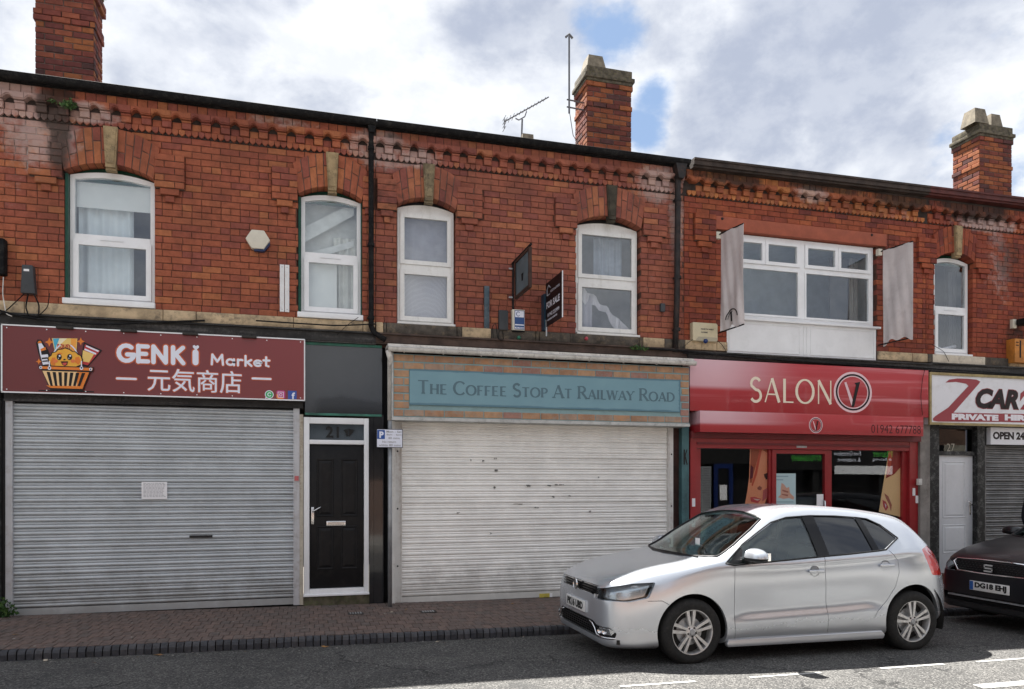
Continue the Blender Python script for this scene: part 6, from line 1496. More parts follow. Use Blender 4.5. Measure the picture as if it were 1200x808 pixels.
def make_car(kind, root, sx, sy, zf, PM):
    cx = lambda pts: [(x * sx, zf(x, z)) for x, z in pts]
    fy = lambda pts: [(y * sy, zf(-.7, z)) for y, z in pts]
    body = carshell(sx, sy, zf); inner = carshell(sx, sy, zf, 70, .035)
    bodyG = carshell(sx, sy, zf, 84, .006); bodyG2 = carshell(sx, sy, zf, 80, .012)
    # openings
    DLO_F = rpoly([(.34, .928), (.415, .915), (1.375, .975), (1.335, 1.352), (1.12, 1.335), (.94, 1.29), (.76, 1.195), (.57, 1.09)], .025)
    DLO_R = rpoly([(1.44, .980), (2.02, 1.018), (1.935, 1.332), (1.62, 1.352), (1.40, 1.354)], .025)
    DLO_Q = rpoly([(2.055, 1.022), (2.13, 1.03), (2.335, 1.135), (2.20, 1.262), (2.08, 1.322), (1.97, 1.332)], .02)
    for L in (DLO_F, DLO_R, DLO_Q): pass
    sidew = [(sideprism(cx(L), s * .40, s * 1.2), n) for L, n in ((DLO_F, 'side_window'), (DLO_R, 'rear_side_window'), (DLO_Q, 'quarter_window')) for s in (-1, 1)]
    WS_ = [(.13, 0), (.155, -.30), (.25, -.60), (.31, -.70), (.50, -.685), (.72, -.63), (.865, -.575), (.92, -.40), (.935, 0), (.92, .40), (.865, .575), (.72, .63), (.50, .685), (.31, .70), (.25, .60), (.155, .30)]
    ws_ = topprism([(x * sx, y * sy) for x, y in WS_], .60, 2.2)
    HR = rpoly([(-.50, 1.06), (.50, 1.06), (.46, 1.30), (-.46, 1.30)], .05); rearw = frontprism([(y * sy, zf(2.7, z)) for y, z in HR], 2.5 * sx, 3.4 * sx)
    HR2 = rpoly([(.50, 1.0), (.47, 1.285), (-.47, 1.285), (-.50, 1.0)], .05)
    HLs = rpoly([(-.36, .765), (-.43, .625), (-.60, .585), (-.86, .585), (-.86, .66), (-.70, .715), (-.55, .748)], .02)
    hl = [sideprism(cx(HLs), s * .43 * sy, s * 1.1) for s in (-1, 1)]
    TL = rpoly([(2.60, 1.02), (2.72, .76), (2.95, .74), (3.2, .76), (3.2, 1.04), (2.75, 1.05)], .03); tl = [sideprism(cx(TL), s * .40 * sy, s * 1.1) for s in (-1, 1)]
    arches = []
    for ax, az in ((0, .305), (2.475, .325)):
        for s in (-1, 1): arches.append(cyl(ax * sx if kind == 'hatch' else ax * sx, az * (1.12 if kind != 'hatch' else 1), .352 if kind == 'hatch' else .40, s * .50, s * 1.3))
    if kind == 'hatch':
        GR = rpoly([(-.425, .615), (.425, .615), (.475, .705), (-.475, .705)], .012); LG = rpoly([(-.69, .235), (.69, .235), (.705, .30), (.66, .345), (.50, .345), (.42, .375), (-.42, .375), (-.50, .345), (-.66, .345), (-.705, .30)], .015)
    else:
        GR = rpoly([(-.40, .60), (.40, .60), (.50, .69), (.46, .735), (-.46, .735), (-.50, .69)], .012); LG = rpoly([(-.62, .24), (.62, .24), (.66, .33), (-.66, .33)], .015)
    gr = frontprism(fy(GR), -1.2 * sx, -.55 * sx); lg = frontprism(fy(LG), -1.2 * sx, -.45 * sx)
    shell = boolean(body, [inner]); 
    cuts = [m for m, _ in sidew] + hl + tl + arches
    shell = boolean(shell, cuts); shell = boolean(shell, [ws_]); shell = boolean(shell, [gr, lg, rearw])
    # shut lines
    def groove(path, s, wd=.005):
        P = cx(path); L = []; Q = []
        for i, p in enumerate(P):
            a, b = P[max(0, i - 1)], P[min(len(P) - 1, i + 1)]; d = math.dist(a, b); n = (-(b[1] - a[1]) / d * wd / 2, (b[0] - a[0]) / d * wd / 2); L.append((p[0] + n[0], p[1] + n[1])); Q.append((p[0] - n[0], p[1] - n[1]))
        return [L, Q, s]
    gro = []
    def slab(g_):
        L, Q, s = g_; mb = MB(); y0, y1 = s * .76 * sy, s * 1.2
        pts = L + Q[::-1]
        mb.prism(pts, min(y0, y1), max(y0, y1)); return mb.mesh('c', [])
    lines = [[(.425, .905), (.42, .70), (.425, .45), (.435, .225)], [(1.405, .972), (1.41, .80), (1.44, .50), (1.452, .235)], [(2.17, 1.02), (2.265, .92), (2.275, .80), (2.23, .66), (2.13, .52), (2.02, .42), (1.98, .36)],
             [(-.44, .598), (-.31, .60), (-.245, .565)]]
    for s in (-1, 1):
        for l in lines:
            if l[-1][0] == 1.98 or True: gro.append(slab(groove(l, s)))
    shell = boolean(shell, gro)
    # bonnet line
    shell.materials.clear(); shell.materials.append(PM); autosmooth(shell, 32); bo = link('body', shell, root)
    # glass and lamps: the surface layer just under the paint, cut by the same outlines
    glayer = boolean(bodyG, [bodyG2]); 
    def insert(cut, name, m, parent=root, base=None, sm=30):
        me = boolean(base or glayer, [cut], 'INTERSECT'); me.materials.clear(); me.materials.append(m); autosmooth(me, sm); return link(name, me, parent)
    for k, (c, n) in enumerate(sidew): insert(c, n, CARGLASS if n == 'side_window' else PRIV)
    wso = insert(ws_, 'windscreen', CARGLASS); insert(rearw, 'rear_window', PRIV)
    for s, c, t_ in ((-1, hl[0], tl[0]), (1, hl[1], tl[1])):
        h_ = insert(c, 'headlight', LENS); insert(t_, 'tail_light', TAIL)
        X0 = -.52 * sx; yy = s * .66 * sy; zz = zf(-.6, .66)
        deep = carshell(sx, sy, zf, 60, .085); deep2 = carshell(sx, sy, zf, 60, .034) if False else None
        bk = boolean(deep, [c], 'INTERSECT'); bk.materials.clear(); bk.materials.append(LAMPIN); autosmooth(bk, 30); link('reflector_housing', bk, h_)
        for (dx, dy, r_) in ((0.0, .0, .062), (-.14, -.13, .052)):
            mb = MB(); c0 = (X0 + dx * sx + .02, yy + s * dy, zz)
            mb.lathe([(r_ * (.15 + .17 * k), -.03 + .05 * (k / 5) ** 2) if False else (r_ * (.05 + .19 * k), s * (-.045 + .05 * (k / 5) ** 2)) for k in range(6)], 24, (0, 0, 0))
            rot = Matrix.Translation(c0) @ Matrix.Rotation(R(-38 * s if s < 0 else -38), 4, 'Z')
            rot = Matrix.Translation(c0) @ Matrix.Rotation(R(-35) if s < 0 else R(35), 4, 'Z')
            mb.v = [tuple(rot @ Vector(v)) for v in mb.v]; mb.smoothbuild('reflector', CHROME, h_, 40)
    # grille backs and bars
    deepl = carshell(sx, sy, zf, 70, .030); deep2 = carshell(sx, sy, zf, 70, .036); dl = boolean(deepl, [deep2])
    go = insert(gr, 'grille', BTRIM, base=dl); lo = insert(lg, 'lower_grille', BTRIM, base=dl)
    midl = boolean(carshell(sx, sy, zf, 70, .006), [carshell(sx, sy, zf, 70, .028)])
    def bar(z0, z1, y, m, parent, name='grille_bar', base=None):
        c = frontprism(fy([(-y, z0), (y, z0), (y, z1), (-y, z1)]), -1.2 * sx, -.40 * sx); me = boolean(base or midl, [c], 'INTERSECT'); me.materials.clear(); me.materials.append(m); return link(name, me, parent)
    if kind == 'hatch':
        for z0 in (.622, .645, .668): bar(z0, z0 + .010, .46, PIANO, go)
        for z0 in (.612, .692): bar(z0, z0 + .006, .465, CHROME, go, 'chrome_strip')
        for z0 in (.250, .272, .294, .316, .338): bar(z0, z0 + .010, .50, BTRIM, lo)
    else:
        for z0 in (.615, .64, .665, .69, .715): bar(z0, z0 + .012, .47, BTRIM, go)
        for y in range(-8, 9):
            pass
    MB().box(-.7 * sx, 2.95 * sx, -.72 * sy, .72 * sy, .20, .24).build('underside', DALLOY, root)
    # wheel wells
    for ax, az in ((0, .31), (2.475, .325)):
        for s in (-1, 1):
            r_ = .40 if kind == 'hatch' else .44; mb = MB(); N = 24; y0, y1 = s * .48, s * .80 * sy
            for k in range(N):
                a, b = math.pi * (k / N * 1.2 - .1), math.pi * ((k + 1) / N * 1.2 - .1); X_ = ax * sx
                mb.face((X_ + r_ * math.cos(a), y0, az + r_ * math.sin(a)), (X_ + r_ * math.cos(b), y0, az + r_ * math.sin(b)), (X_ + r_ * math.cos(b), y1, az + r_ * math.sin(b)), (X_ + r_ * math.cos(a), y1, az + r_ * math.sin(a)))
            mb.face(*[(ax * sx + r_ * math.cos(math.pi * (k / N * 1.2 - .1)), y0, az + r_ * math.sin(math.pi * (k / N * 1.2 - .1))) for k in range(N + 1)])
            mb.build('wheel_arch_liner', DALLOY, root)
    return bo, go, lo, insert, midl
TAIL = mat('red tail lamp', (.55, .02, .01), .15, var=.1, coat=1); LAMPIN = mat('lamp housing', (.62, .64, .66), .2, metal=.8)
# silver hatchback
CX, CY = 3.41, -2.83
zr = road_z(CX, -3.4)
silver = thing('parked_car', 'silver five-door hatchback parked at the kerb in front of the salon', 'car', (0, 0, 0), 'cars parked along the kerb')
PS = paint('silver paint', (.60, .635, .68), .66, .22, .3)
bo, go, lo, insert, midl = make_car('hatch', silver, 1, 1, lambda x, z: z, PS)
for x in (0, 2.475):
    for s in (-1, 1): wheel(silver, x, s * .825, .303 if x == 0 else .303, .303, s)
plate(silver, 'PK16 UBD', -.828, 0, .475, .50, .105, 0)
emblem_vw(silver, -.835, 0, .664, .055)
MB().box(-.83, -.80, -.26, .26, .42, .53).build('plate_holder', PS, silver)
def mirror(car, sx, sy, z, x, m, s):
    """door mirror: painted shell above a black lower half"""
    def se(v, e): return math.copysign(abs(v) ** e, v)
    c = Vector((x, s * .955 * sy, z)); outs = []
    for nm, up in (('door_mirror', True), ('mirror_base', False)):
        mb = MB(); N = 20; M_ = 12
        def P(i, j):
            u = 2 * math.pi * i / N; v = math.pi / 2 * j / M_
            k = 1.0 if up else .45
            px_ = .10 * se(math.cos(u), .8) * se(math.cos(v), .75); py_ = .125 * se(math.sin(u), .8) * se(math.cos(v), .75); pz = .092 * k * se(math.sin(v), .85) * (1 if up else -1)
            px_ *= 1 - .25 * (py_ * s / .118 * .5 + .5) ; pz *= 1 - .22 * (py_ * s / .118 * .5 + .5)
            return tuple(c + Vector((px_, py_, pz + (.001 if up else -.001))))
        for i in range(N):
            for j in range(M_): mb.face(P(i, j), P(i + 1, j), P(i + 1, j + 1), P(i, j + 1))
        outs.append(mb.smoothbuild(nm, m if up else BTRIM, car if up else outs[0], 50))
    MB().box(x + .055, x + .085, c.y - .09, c.y + .09, z - .02, z + .05).build('mirror_glass', CHROME, outs[0])
    MB().tube([(x - .01, s * .79 * sy, z - .035), (x, s * .90 * sy, z - .03)], [.035, .03], 8).build('mirror_arm', BTRIM, outs[0]); return outs[0]
for s in (-1, 1): mirror(silver, 1, 1, .985, .575, PS, s)
def handle(car, x, y, z, m, s):
    MB().lathe([(.001, s * -.0), (.045, s * -.0), (.05, s * .006)], 20, (x - .01, s * y, z)).build('handle_recess', mat('recess grey', (.25, .26, .27), .5), car)
    o = MB().box(x - .085, x + .085, min(s * (y + .012), s * (y + .032)), max(s * (y + .012), s * (y + .032)), z - .013, z + .016).build('door_handle', m, car); bevel(o.data, .009, 3)
for s in (-1, 1): handle(silver, 1.30, .838, .835, PS, s); handle(silver, 2.12, .836, .875, PS, s)
# trims: black sill, window surround, fog lamps, lower chrome
def surround(car, path, s, r=.008, m=BTRIM, name='window_trim'):
    pts = []
    for x, z in path:
        xs = [q_[0] for q_ in SEC]; P = sect(x); H = catmull(P, 8)
        y = .8
        for a, b in zip(H, H[1:]):
            if (a[1] - z) * (b[1] - z) <= 0 and a[1] != b[1] and a[1] > .2: y = a[0] + (b[0] - a[0]) * (z - a[1]) / (b[1] - a[1])
        pts.append((x, s * (y + .001), z))
    return MB().tube(pts, r, 6).build(name, m, car, smooth=True)
PLAY = boolean(carshell(1, 1, lambda x, z: z, 84, -.0015), [carshell(1, 1, lambda x, z: z, 70, .004)])
for s in (-1, 1):
    surround(silver, [(.335, .925), (.415, .91), (.9, .94), (1.38, .972), (1.7, .992), (2.05, 1.018), (2.14, 1.027), (2.35, 1.135)], s, .009)
    surround(silver, [(.335, .925), (.56, 1.092), (.75, 1.20), (.93, 1.295), (1.12, 1.342), (1.4, 1.358), (1.7, 1.354), (1.96, 1.338), (2.08, 1.325), (2.21, 1.265), (2.35, 1.137)], s, .007)
    pl_ = insert(sideprism(rpoly([(1.34, .968), (1.47, .978), (1.435, 1.36), (1.30, 1.36)], .005), s * .4, s * 1.2), 'door_pillar', PIANO, base=PLAY)
    insert(sideprism([(1.985, 1.015), (2.06, 1.022), (2.00, 1.335), (1.93, 1.338)], s * .4, s * 1.2), 'window_divider', PIANO, base=PLAY)
    insert(sideprism([(.36, .92), (.50, .93), (.545, 1.05), (.53, 1.065)], s * .4, s * 1.2), 'mirror_corner', BTRIM, base=PLAY)
    mb = MB(); mb.prism([(.36, .15), (2.10, .15), (2.12, .19), (2.08, .232), (.37, .218), (.35, .18)], s * .815 - .02, s * .815 + .035); o = mb.build('sill', PS, silver); bevel(o.data, .012, 2)
    # fog lamp with chrome strip
    def fsurf(y, z):
        lo_, hi_ = -.82, -.2; xs = [q_[0] for q_ in SEC]
        for k in range(30):
            x = (lo_ + hi_) / 2; P = sect(x); H = catmull(P, 6); w_ = 0
            for a, b in zip(H, H[1:]):
                if (a[1] - z) * (b[1] - z) <= 0 and a[1] != b[1]: w_ = max(w_, a[0] + (b[0] - a[0]) * (z - a[1]) / (b[1] - a[1]))
            if w_ > abs(y): hi_ = x
            else: lo_ = x
        return (lo_ + hi_) / 2
    MB().tube([(fsurf(y, z) - .004, s * y, z) for y, z in ((.36, .365), (.42, .350), (.46, .315), (.50, .262), (.56, .250), (.64, .248), (.70, .252))], .0075, 8).build('chrome_strip', CHROME, lo, smooth=True)
    mb = MB()
    F = [(.50, .275), (.66, .272), (.69, .31), (.64, .335), (.52, .332)]
    fo_ = MB(); fo_.face(*[(fsurf(y, z) + .012, s * y, z) for y, z in (F if s < 0 else F[::-1])]); fl_ = fo_.build('fog_lamp', LAMPIN, lo)
    for yy in (.555, .615):
        mb = MB(); xf = fsurf(yy, .30); rot = Matrix.Translation((xf + .0, s * yy, .302)) @ Matrix.Rotation(R(-55) if s < 0 else R(55), 4, 'Z'); mb.lathe([(.001, s * -.005), (.012, s * -.002), (.024, s * .008)], 16); mb.v = [tuple(rot @ Vector(v)) for v in mb.v]; mb.build('fog_reflector', CHROME, fl_)
def topz(x, y):
    H = catmull(sect(x), 8); y = abs(y); best = H[-1][1]
    for a, b in zip(H, H[1:]):
        if a[1] > .8 and (a[0] - y) * (b[0] - y) <= 0 and a[0] != b[0]: best = a[1] + (b[1] - a[1]) * (y - a[0]) / (b[0] - a[0])
    return best
def seal(car, sx, sy, zf, n_=9):
    Q = [(.865, .575), (.72, .63), (.50, .685), (.31, .70), (.25, .60), (.155, .30), (.13, 0)]; P = []
    for a, b in zip(Q, Q[1:]):
        for k in range(4): t = k / 4; P.append((a[0] + (b[0] - a[0]) * t, a[1] + (b[1] - a[1]) * t))
    P.append(Q[-1]); P = P + [(x, -y) for x, y in reversed(P[:-1])]; top = [(.865, .575 - .0958 * k) for k in range(13)]; top = [(.865 + .07 * (1 - (y / .575) ** 2), y) for _, y in top]
    for L, r_, nm in ((P, .011, 'windscreen_seal'), (top, .010, 'windscreen_seal')): MB().tube([(x * sx, y * sy, zf(x, topz(x, y))) for x, y in L], r_, 6).build(nm, BTRIM, car, smooth=True)
seal(silver, 1, 1, lambda x, z: z)
seats(silver, 1, 1, None, (1.15, 1.95))
MB().box(.30, .62, -.70, .70, .78, .94).build('dashboard', BTRIM, silver)
mb = MB(); rot = Matrix.Translation((.72, .36, .92)) @ Matrix.Rotation(R(65), 4, 'Y'); N = 28
ring_ = [rot @ Vector((.18 * math.cos(2 * math.pi * k / N), .18 * math.sin(2 * math.pi * k / N), 0)) for k in range(N + 1)]; MB().tube(ring_, .014, 8, False).build('steering_wheel', BTRIM, silver, smooth=True)
MB().tube([(.17, -.05, .965), (.18, .30, .965), (.26, .58, .965)], .008, 6).build('wiper', BTRIM, silver); MB().tube([(.20, -.55, .965), (.16, -.2, .97), (.16, .05, .97)], .008, 6).build('wiper', BTRIM, silver)
rbox('interior_mirror', .80, .82, -.12, .12, 1.22, 1.28, BTRIM, silver, .008)
tk = MB().box(.36, .365, -.30, -.22, 1.05, 1.12); tk.build('tax_disc', PAPER, silver)
# black crossover
black = thing('parked_car', 'black crossover car with plate DG18 EHJ parked nose-on behind the silver car', 'car', (0, 0, 0), 'cars parked along the kerb')
PB = paint('black paint', (.006, .007, .010), .0, .35, .08)
SXB, SYB = 1.085, 1.09
def zfb(x, z): return z * 1.045 + (.02 if z > .3 else .0667 * z)
bo2, go2, lo2, ins2, mid2 = make_car('suv', black, SXB, SYB, zfb, PB)
for x in (0, 2.475 * SXB):
    for s in (-1, 1): wheel(black, x, s * .90, .34, .34, s, .235, .21)
xb_ = -.815 * SXB
plate(black, 'DG18 EHJ', xb_ - .012, .0, .485, .52, .111, 0, True); MB().box(xb_ - .012, xb_ + .1, -.25, .25, .43, .54).build('plate_holder', BTRIM, black)
CHR2 = CHROME
def front_tube(pts, r, m, parent, name): 
    return MB().tube(pts, r, 8).build(name, m, parent, smooth=True)
def xsurf(y, z):
    lo_, hi_ = -.815, -.2; xs = [q_[0] for q_ in SEC]; z_ = (z - .02) / 1.045; y = abs(y) / SYB
    for k in range(26):
        x = (lo_ + hi_) / 2; P = sect(x); H = catmull(P, 6); w_ = 0
        for a, b in zip(H, H[1:]):
            if (a[1] - z_) * (b[1] - z_) <= 0 and a[1] != b[1]: w_ = max(w_, a[0] + (b[0] - a[0]) * (z_ - a[1]) / (b[1] - a[1]))
        if w_ > y: hi_ = x
        else: lo_ = x
    return (lo_ + hi_) / 2 * SXB
GP = [(-.50, .785), (-.53, .745), (-.44, .645), (-.2, .638), (0, .636), (.2, .638), (.44, .645), (.53, .745), (.50, .785), (.2, .795), (-.2, .795), (-.50, .785)]
front_tube([(xsurf(y, z) - .006, y, z) for y, z in GP], .010, CHR2, go2, 'chrome_surround')
mb = MB()
for (y, z), (y2, z2) in (((-.05, .745), (.05, .745)), ((-.05, .71), (.05, .71)), ((-.05, .675), (.05, .675)), ((.05, .745), (.05, .71)), ((-.05, .71), (-.05, .675))):
    a, b = sorted((y, y2)); c, d = sorted((z, z2)); mb.box(xb_ - .035, xb_ - .02, a - .008, b + .008, c - .009, d + .009)
mb.build('emblem', CHROME, go2)
mb = MB()
for i in range(-9, 10):
    for j in range(5): y = i * .048 + (j % 2) * .024; z = .66 + j * .024; mb.face((xsurf(y, z) + .004, y - .02, z), (xsurf(y, z) + .004, y, z - .01), (xsurf(y, z) + .004, y + .02, z), (xsurf(y, z) + .004, y, z + .01))
mb.build('mesh_pattern', BTRIM, go2, kind='stuff')
for s in (-1, 1): mirror(black, SXB, SYB, 1.06, .66, PB, s)
for s in (-1, 1): rbox('fog_lamp', xsurf(s * .72, .40) - .006, xsurf(s * .72, .40) + .05, s * .72 - .05, s * .72 + .05, .36, .42, LAMPIN, black, .006)
MB().box(xb_ - .01, xb_ + .1, -.58, .58, .33, .345).build('bumper_strip', STEEL, black)
seal(black, SXB, SYB, zfb); seats(black, 1, 1, None, (1.3, 2.1)); MB().box(.34, .68, -.72, .72, .88, 1.03).build('dashboard', BTRIM, black)
for car, X_, Y_ in ((silver, CX, CY), (black, 7.71 + .815 * SXB, -2.90)):
    car.location = (X_, Y_, road_z(X_, Y_ - .3)); car.rotation_euler = (0, .0105, 0)
# ------------------------------------------------------------------ small things on the walls
def bx_thing(name, label, cat, x0, x1, y0, y1, z0, z1, m, bev=.008):
    return tag(rbox(name, x0, x1, y0, y1, z0, z1, m, None, bev), label, cat)
CREAMP = mat('cream plastic', (.62, .58, .48), .5, var=.04, dirt=.2, dirtcol=(.3, .27, .2)); NAVY = mat('navy plastic', (.015, .03, .09), .4)
cx, cz = -.56, 4.545; r = .145
al = thing('burglar_alarm', 'hexagonal cream alarm box on the brickwork between the two left windows', 'alarm box', (cx, -.08, cz))
mb = MB(); hx = [(cx + r * math.cos(R(a)) * 1.0, cz + r * .92 * math.sin(R(a))) for a in range(0, 360, 60)]; mb.prism(hx, -.085, -.0); o = mb.build('case', CREAMP, al); bevel(o.data, .012)
mb = MB(); mb.prism([(cx + r * .5, cz - r * .80), (cx + r * .98, cz - .02), (cx + r * .98, cz - .05), (cx + r * .5, cz - r * .98), (cx - r * .3, cz - r * .98), (cx - r * .3, cz - r * .84)], -.07, -.01); mb.build('base', NAVY, al)
WPL = mat('white plastic strip', (.72, .72, .72), .5, var=.04, dirt=.2, dirtcol=(.3, .2, .15))
x0, x1 = at(328, 340)[0], at(339, 340)[0]; za, zb_ = at(333, 311)[1], at(333, 366)[1]
st = thing('mounting_plate', 'pair of upright white strips screwed to the wall left of the second window', 'bracket', ((x0 + x1) / 2, 0, zb_))
for a, b in ((x0, (x0 + x1) / 2 - .004), ((x0 + x1) / 2 + .004, x1)):
    s_ = MB().box(a, b, -.022, -.0, zb_, za).build('strip', WPL, st)
    for z in (zb_ + .03, za - .03): MB().lathe([(.001, -.024), (.005, -.024), (.005, -.02)], 6, ((a + b) / 2, 0, z)).build('screw', DARK_IN, s_)
GREYP = mat('dark grey plastic', (.05, .055, .06), .5, var=.15)
x0, x1 = at(27, 330)[0], at(43, 330)[0]
tb = thing('telecom_box', 'tapered dark grey cable box with a small white label, left of the leftmost window', 'cable box', ((x0 + x1) / 2, 0, 3.7))
zt_, zb_ = at(35, 313)[1], at(35, 346)[1]
o = MB().prism([(x0, zb_), (x1 + .01, zb_), (x1 - .015, zt_), (x0 + .015, zt_)], -.09, -.0).build('case', GREYP, tb); bevel(o.data, .01)
MB().box(x0 + .035, x0 + .09, -.092, -.088, zt_ - .075, zt_ - .05).build('label_plate', PAPER, tb)
bx_thing('cable_housing', 'black finned housing on the wall at the far left edge', 'housing', at(-14, 300)[0], at(10, 300)[0], -.14, -.01, at(5, 325)[1], at(5, 283)[1], BPVC, .02)
x0, x1 = at(584, 377)[0], at(594, 377)[0]
# small boxes beside the coffee shop sign
bx_thing('small_telecom_box', 'small black cable box above the coffee shop board, left of the blue and white alarm', 'cable box', at(583.5, 377)[0], at(594, 377)[0], -.07, -.0, at(589, 388)[1], at(589, 365)[1], GREYP)
x0, x1 = at(600.5, 377, -.08)[0], at(615, 377, -.08)[0]; zt_, zb_ = at(608, 363, -.08)[1], at(608, 389, -.08)[1]
ab = thing('alarm_box', 'cream alarm box with a blue and white label under the hanging teal sign', 'alarm box', ((x0 + x1) / 2, 0, zb_))
o = rbox('case', x0, x1, -.08, .0, zb_ + .02, zt_, CREAMP, ab, .006); rbox('base', x0 + .005, x1, -.075, .0, zb_, zb_ + .02, BPVC, ab, .003)
BLU = PR('alarm blue', 40, 75, 130); lx = x0 + .03
mb = MB(); flat(mb, [(lx, zb_ + .03), (x1 - .006, zb_ + .03), (x1 - .006, zt_ - .012), (lx, zt_ - .012)], -.0815); lb = mb.build('label_print', BLU, ab)
mb = MB(); flat(mb, [(lx + .008, zt_ - .105), (x1 - .014, zt_ - .105), (x1 - .014, zt_ - .02), (lx + .008, zt_ - .02)], -.0825); flat(mb, [(lx + .006, zb_ + .085), (x1 - .012, zb_ + .085), (x1 - .012, zb_ + .10), (lx + .006, zb_ + .10)], -.0825); flat(mb, [(lx + .006, zb_ + .038), (x1 - .012, zb_ + .038), (x1 - .012, zb_ + .062), (lx + .006, zb_ + .062)], -.0825); mb.build('label_white', WH, ab, kind='stuff')
mb = MB(); stroketext(mb, 'C', lx + .022, zt_ - .092, -.0835, .06, .05, .16, .12, serif=-1); mb.build('letter', BLU, ab)
textmesh('ALARM', lx + .012, zb_ + .043, -.0835, .014, BLU, ab, 'lettering', width=x1 - lx - .03, bold=.04, depth=.0005)
# alarm on the salon wall
x0, x1 = at(812, 388, -.09)[0], at(841, 388, -.09)[0]; zt_, zb_ = at(826, 378.5, -.09)[1], at(826, 400, -.09)[1]
a2 = thing('alarm_box', 'wide cream alarm box with a blue lamp below it, left of the salon window', 'alarm box', ((x0 + x1) / 2, 0, zb_))
o = MB().prism([(x0, zb_), (x1 - .01, zb_), (x1, zb_ + .02), (x1, zt_ - .02), (x1 - .02, zt_), (x0, zt_)], -.09, -.0).build('case', mat('yellowed cream plastic', (.60, .53, .36), .5, var=.05, dirt=.2, dirtcol=(.3, .25, .15)), a2); bevel(o.data, .006)
mb = MB(); flat(mb, [(x0 + .04, zb_ + .004), (x1 - .01, zb_ + .004), (x1 - .01, zb_ + .06), (x0 + .09, zb_ + .06)], -.0925); mb.build('lower_cover', mat('greyed cream plastic', (.40, .36, .26), .5), a2)
textmesh('NORTH WEST', x0 + .13, zt_ - .105, -.0925, .022, PR('ink', 40, 45, 60), a2, 'lettering', width=.21, bold=.03, depth=.0005); textmesh('ALARMS', x0 + .13, zt_ - .15, -.0925, .02, PR('ink', 40, 45, 60), a2, 'lettering', width=.11, bold=.03, depth=.0005); textmesh('01942 000', x0 + .26, zt_ - .15, -.0925, .015, PR('ink', 40, 45, 60), a2, 'lettering', width=.09, depth=.0005) if False else None
bx, bz = at(827, 400, -.10); mb = MB(); mb.lathe([(.001, -.05), (.018, -.045), (.03, -.025), (.034, 0)], 16, (bx, -.09, bz)); mb.smoothbuild('lamp', mat('blue lamp', (.015, .04, .15), .15), a2, 60)
# blue and brown uprights
x0, x1 = at(567, 365)[0], at(573, 365)[0]; bx_thing('steel_upright', 'narrow blue-grey steel strip fixed upright to the brickwork above the coffee shop board', 'bracket', x0, x1, -.03, -.0, at(570, 391)[1], at(570, 336)[1], mat('blue grey steel', (.06, .09, .11), .4, metal=.4, var=.3, dirt=.5, dirtcol=(.2, .2, .2)), .003)
# hanging pub-style sign, square to the wall
def hang(px0, px1, pt0, pb0, pt1, pb1, Y1):
    pass
HB = mat('brown sign frame', (.045, .022, .015), .6, var=.3)
hx = at(601, 330, -.02)[0]; hy1 = -.62
def proj_y(x, px):   # distance in front of the wall at which a point at x shows at px
    a = PSI + math.atan((px - 600) / FPX); return x / math.tan(a) + CAMY
hsn = thing('hanging_sign', 'small teal sign in a brown frame hanging from the wall above the coffee board', 'sign', (hx, -.3, 4.1))
ya, yb = proj_y(hx, 604.5), proj_y(hx, 621.5)
def zat(x, y, py):
    Z = x * math.sin(PSI) + (y - CAMY) * math.cos(PSI); return CAMH + (565 - py) * Z / FPX
zA1, zA0 = zat(hx, ya, 304), zat(hx, ya, 349); zz1 = (zat(hx, ya, 305) + zat(hx, yb, 291)) / 2; zz0 = (zat(hx, ya, 350) + zat(hx, yb, 338)) / 2
mb = MB(); w_ = .035
mb.box(hx - .02, hx + .02, ya - .0, ya - w_, zz0, zz1); mb.box(hx - .02, hx + .02, yb + w_, yb, zz0, zz1); mb.box(hx - .019, hx + .019, yb + w_, ya - w_, zz0, zz0 + w_); mb.box(hx - .019, hx + .019, yb + w_, ya - w_, zz1 - w_, zz1); mb.build('sign_frame', HB, hsn)
pn = MB().box(hx - .006, hx + .006, yb + w_ - .004, ya - w_ + .004, zz0 + w_ - .004, zz1 - w_ + .004).build('sign_panel', mat('grey teal panel', (.085, .13, .15), .5, var=.15, dirt=.4, dirtcol=(.04, .06, .07)), hsn)
mb = MB(); ym = (ya + yb) / 2; zm = zz0 + (zz1 - zz0) * .42
mb.face(*[(hx - .008, ym + a, zm + b) for a, b in ((.05, .05), (-.05, .05), (-.03, -.05), (.03, -.05))]); mb.build('cup_motif', BPVC, pn)
mb = MB(); mb.tube([(hx, -.0, zz1 + .02), (hx, yb - .03, zz1 + .02)], .016, 8); mb.tube([(hx, -.03, zz1 + .03), (hx, -.03, zz0 - .12)], .014, 8); mb.build('bracket', BPVC, hsn)
for z in (zz1 - .06, zz0 + .06): MB().tube([(hx - .06, -.03, z), (hx, -.03, z)], .012, 6).build('fixing', STEEL, hsn)
# for sale board, square to the wall
fx = at(637, 370, -.02)[0]; ya, yb = proj_y(fx, 640), proj_y(fx, 659)
zt_ = (zat(fx, ya, 332) + zat(fx, yb, 319)) / 2; zb_ = (zat(fx, ya, 383) + zat(fx, yb, 373)) / 2
fs = thing('for_sale_board', 'black and white FOR SALE board standing out from the brickwork beside the hanging sign', 'sign', (fx, -.2, zb_))
bd = MB().box(fx - .005, fx + .005, yb, ya, zb_, zt_).build('board', PR('board black', 28, 20, 22), fs); MB().box(fx - .006, fx + .006, yb - .012, yb, zb_ - .002, zt_ + .002).build('board_edge', UPVC, fs)
MB().box(fx - .03, fx + .02, ya + .001, -.01, zb_ - .03, zt_ - .13).build('mounting_plate', mat('dark blue plate', (.02, .05, .08), .4), fs); MB().tube([(fx, ya - .01, zb_ - .12), (fx, ya - .01, zb_ + .1)], .01, 6).build('pole', STEEL, fs)
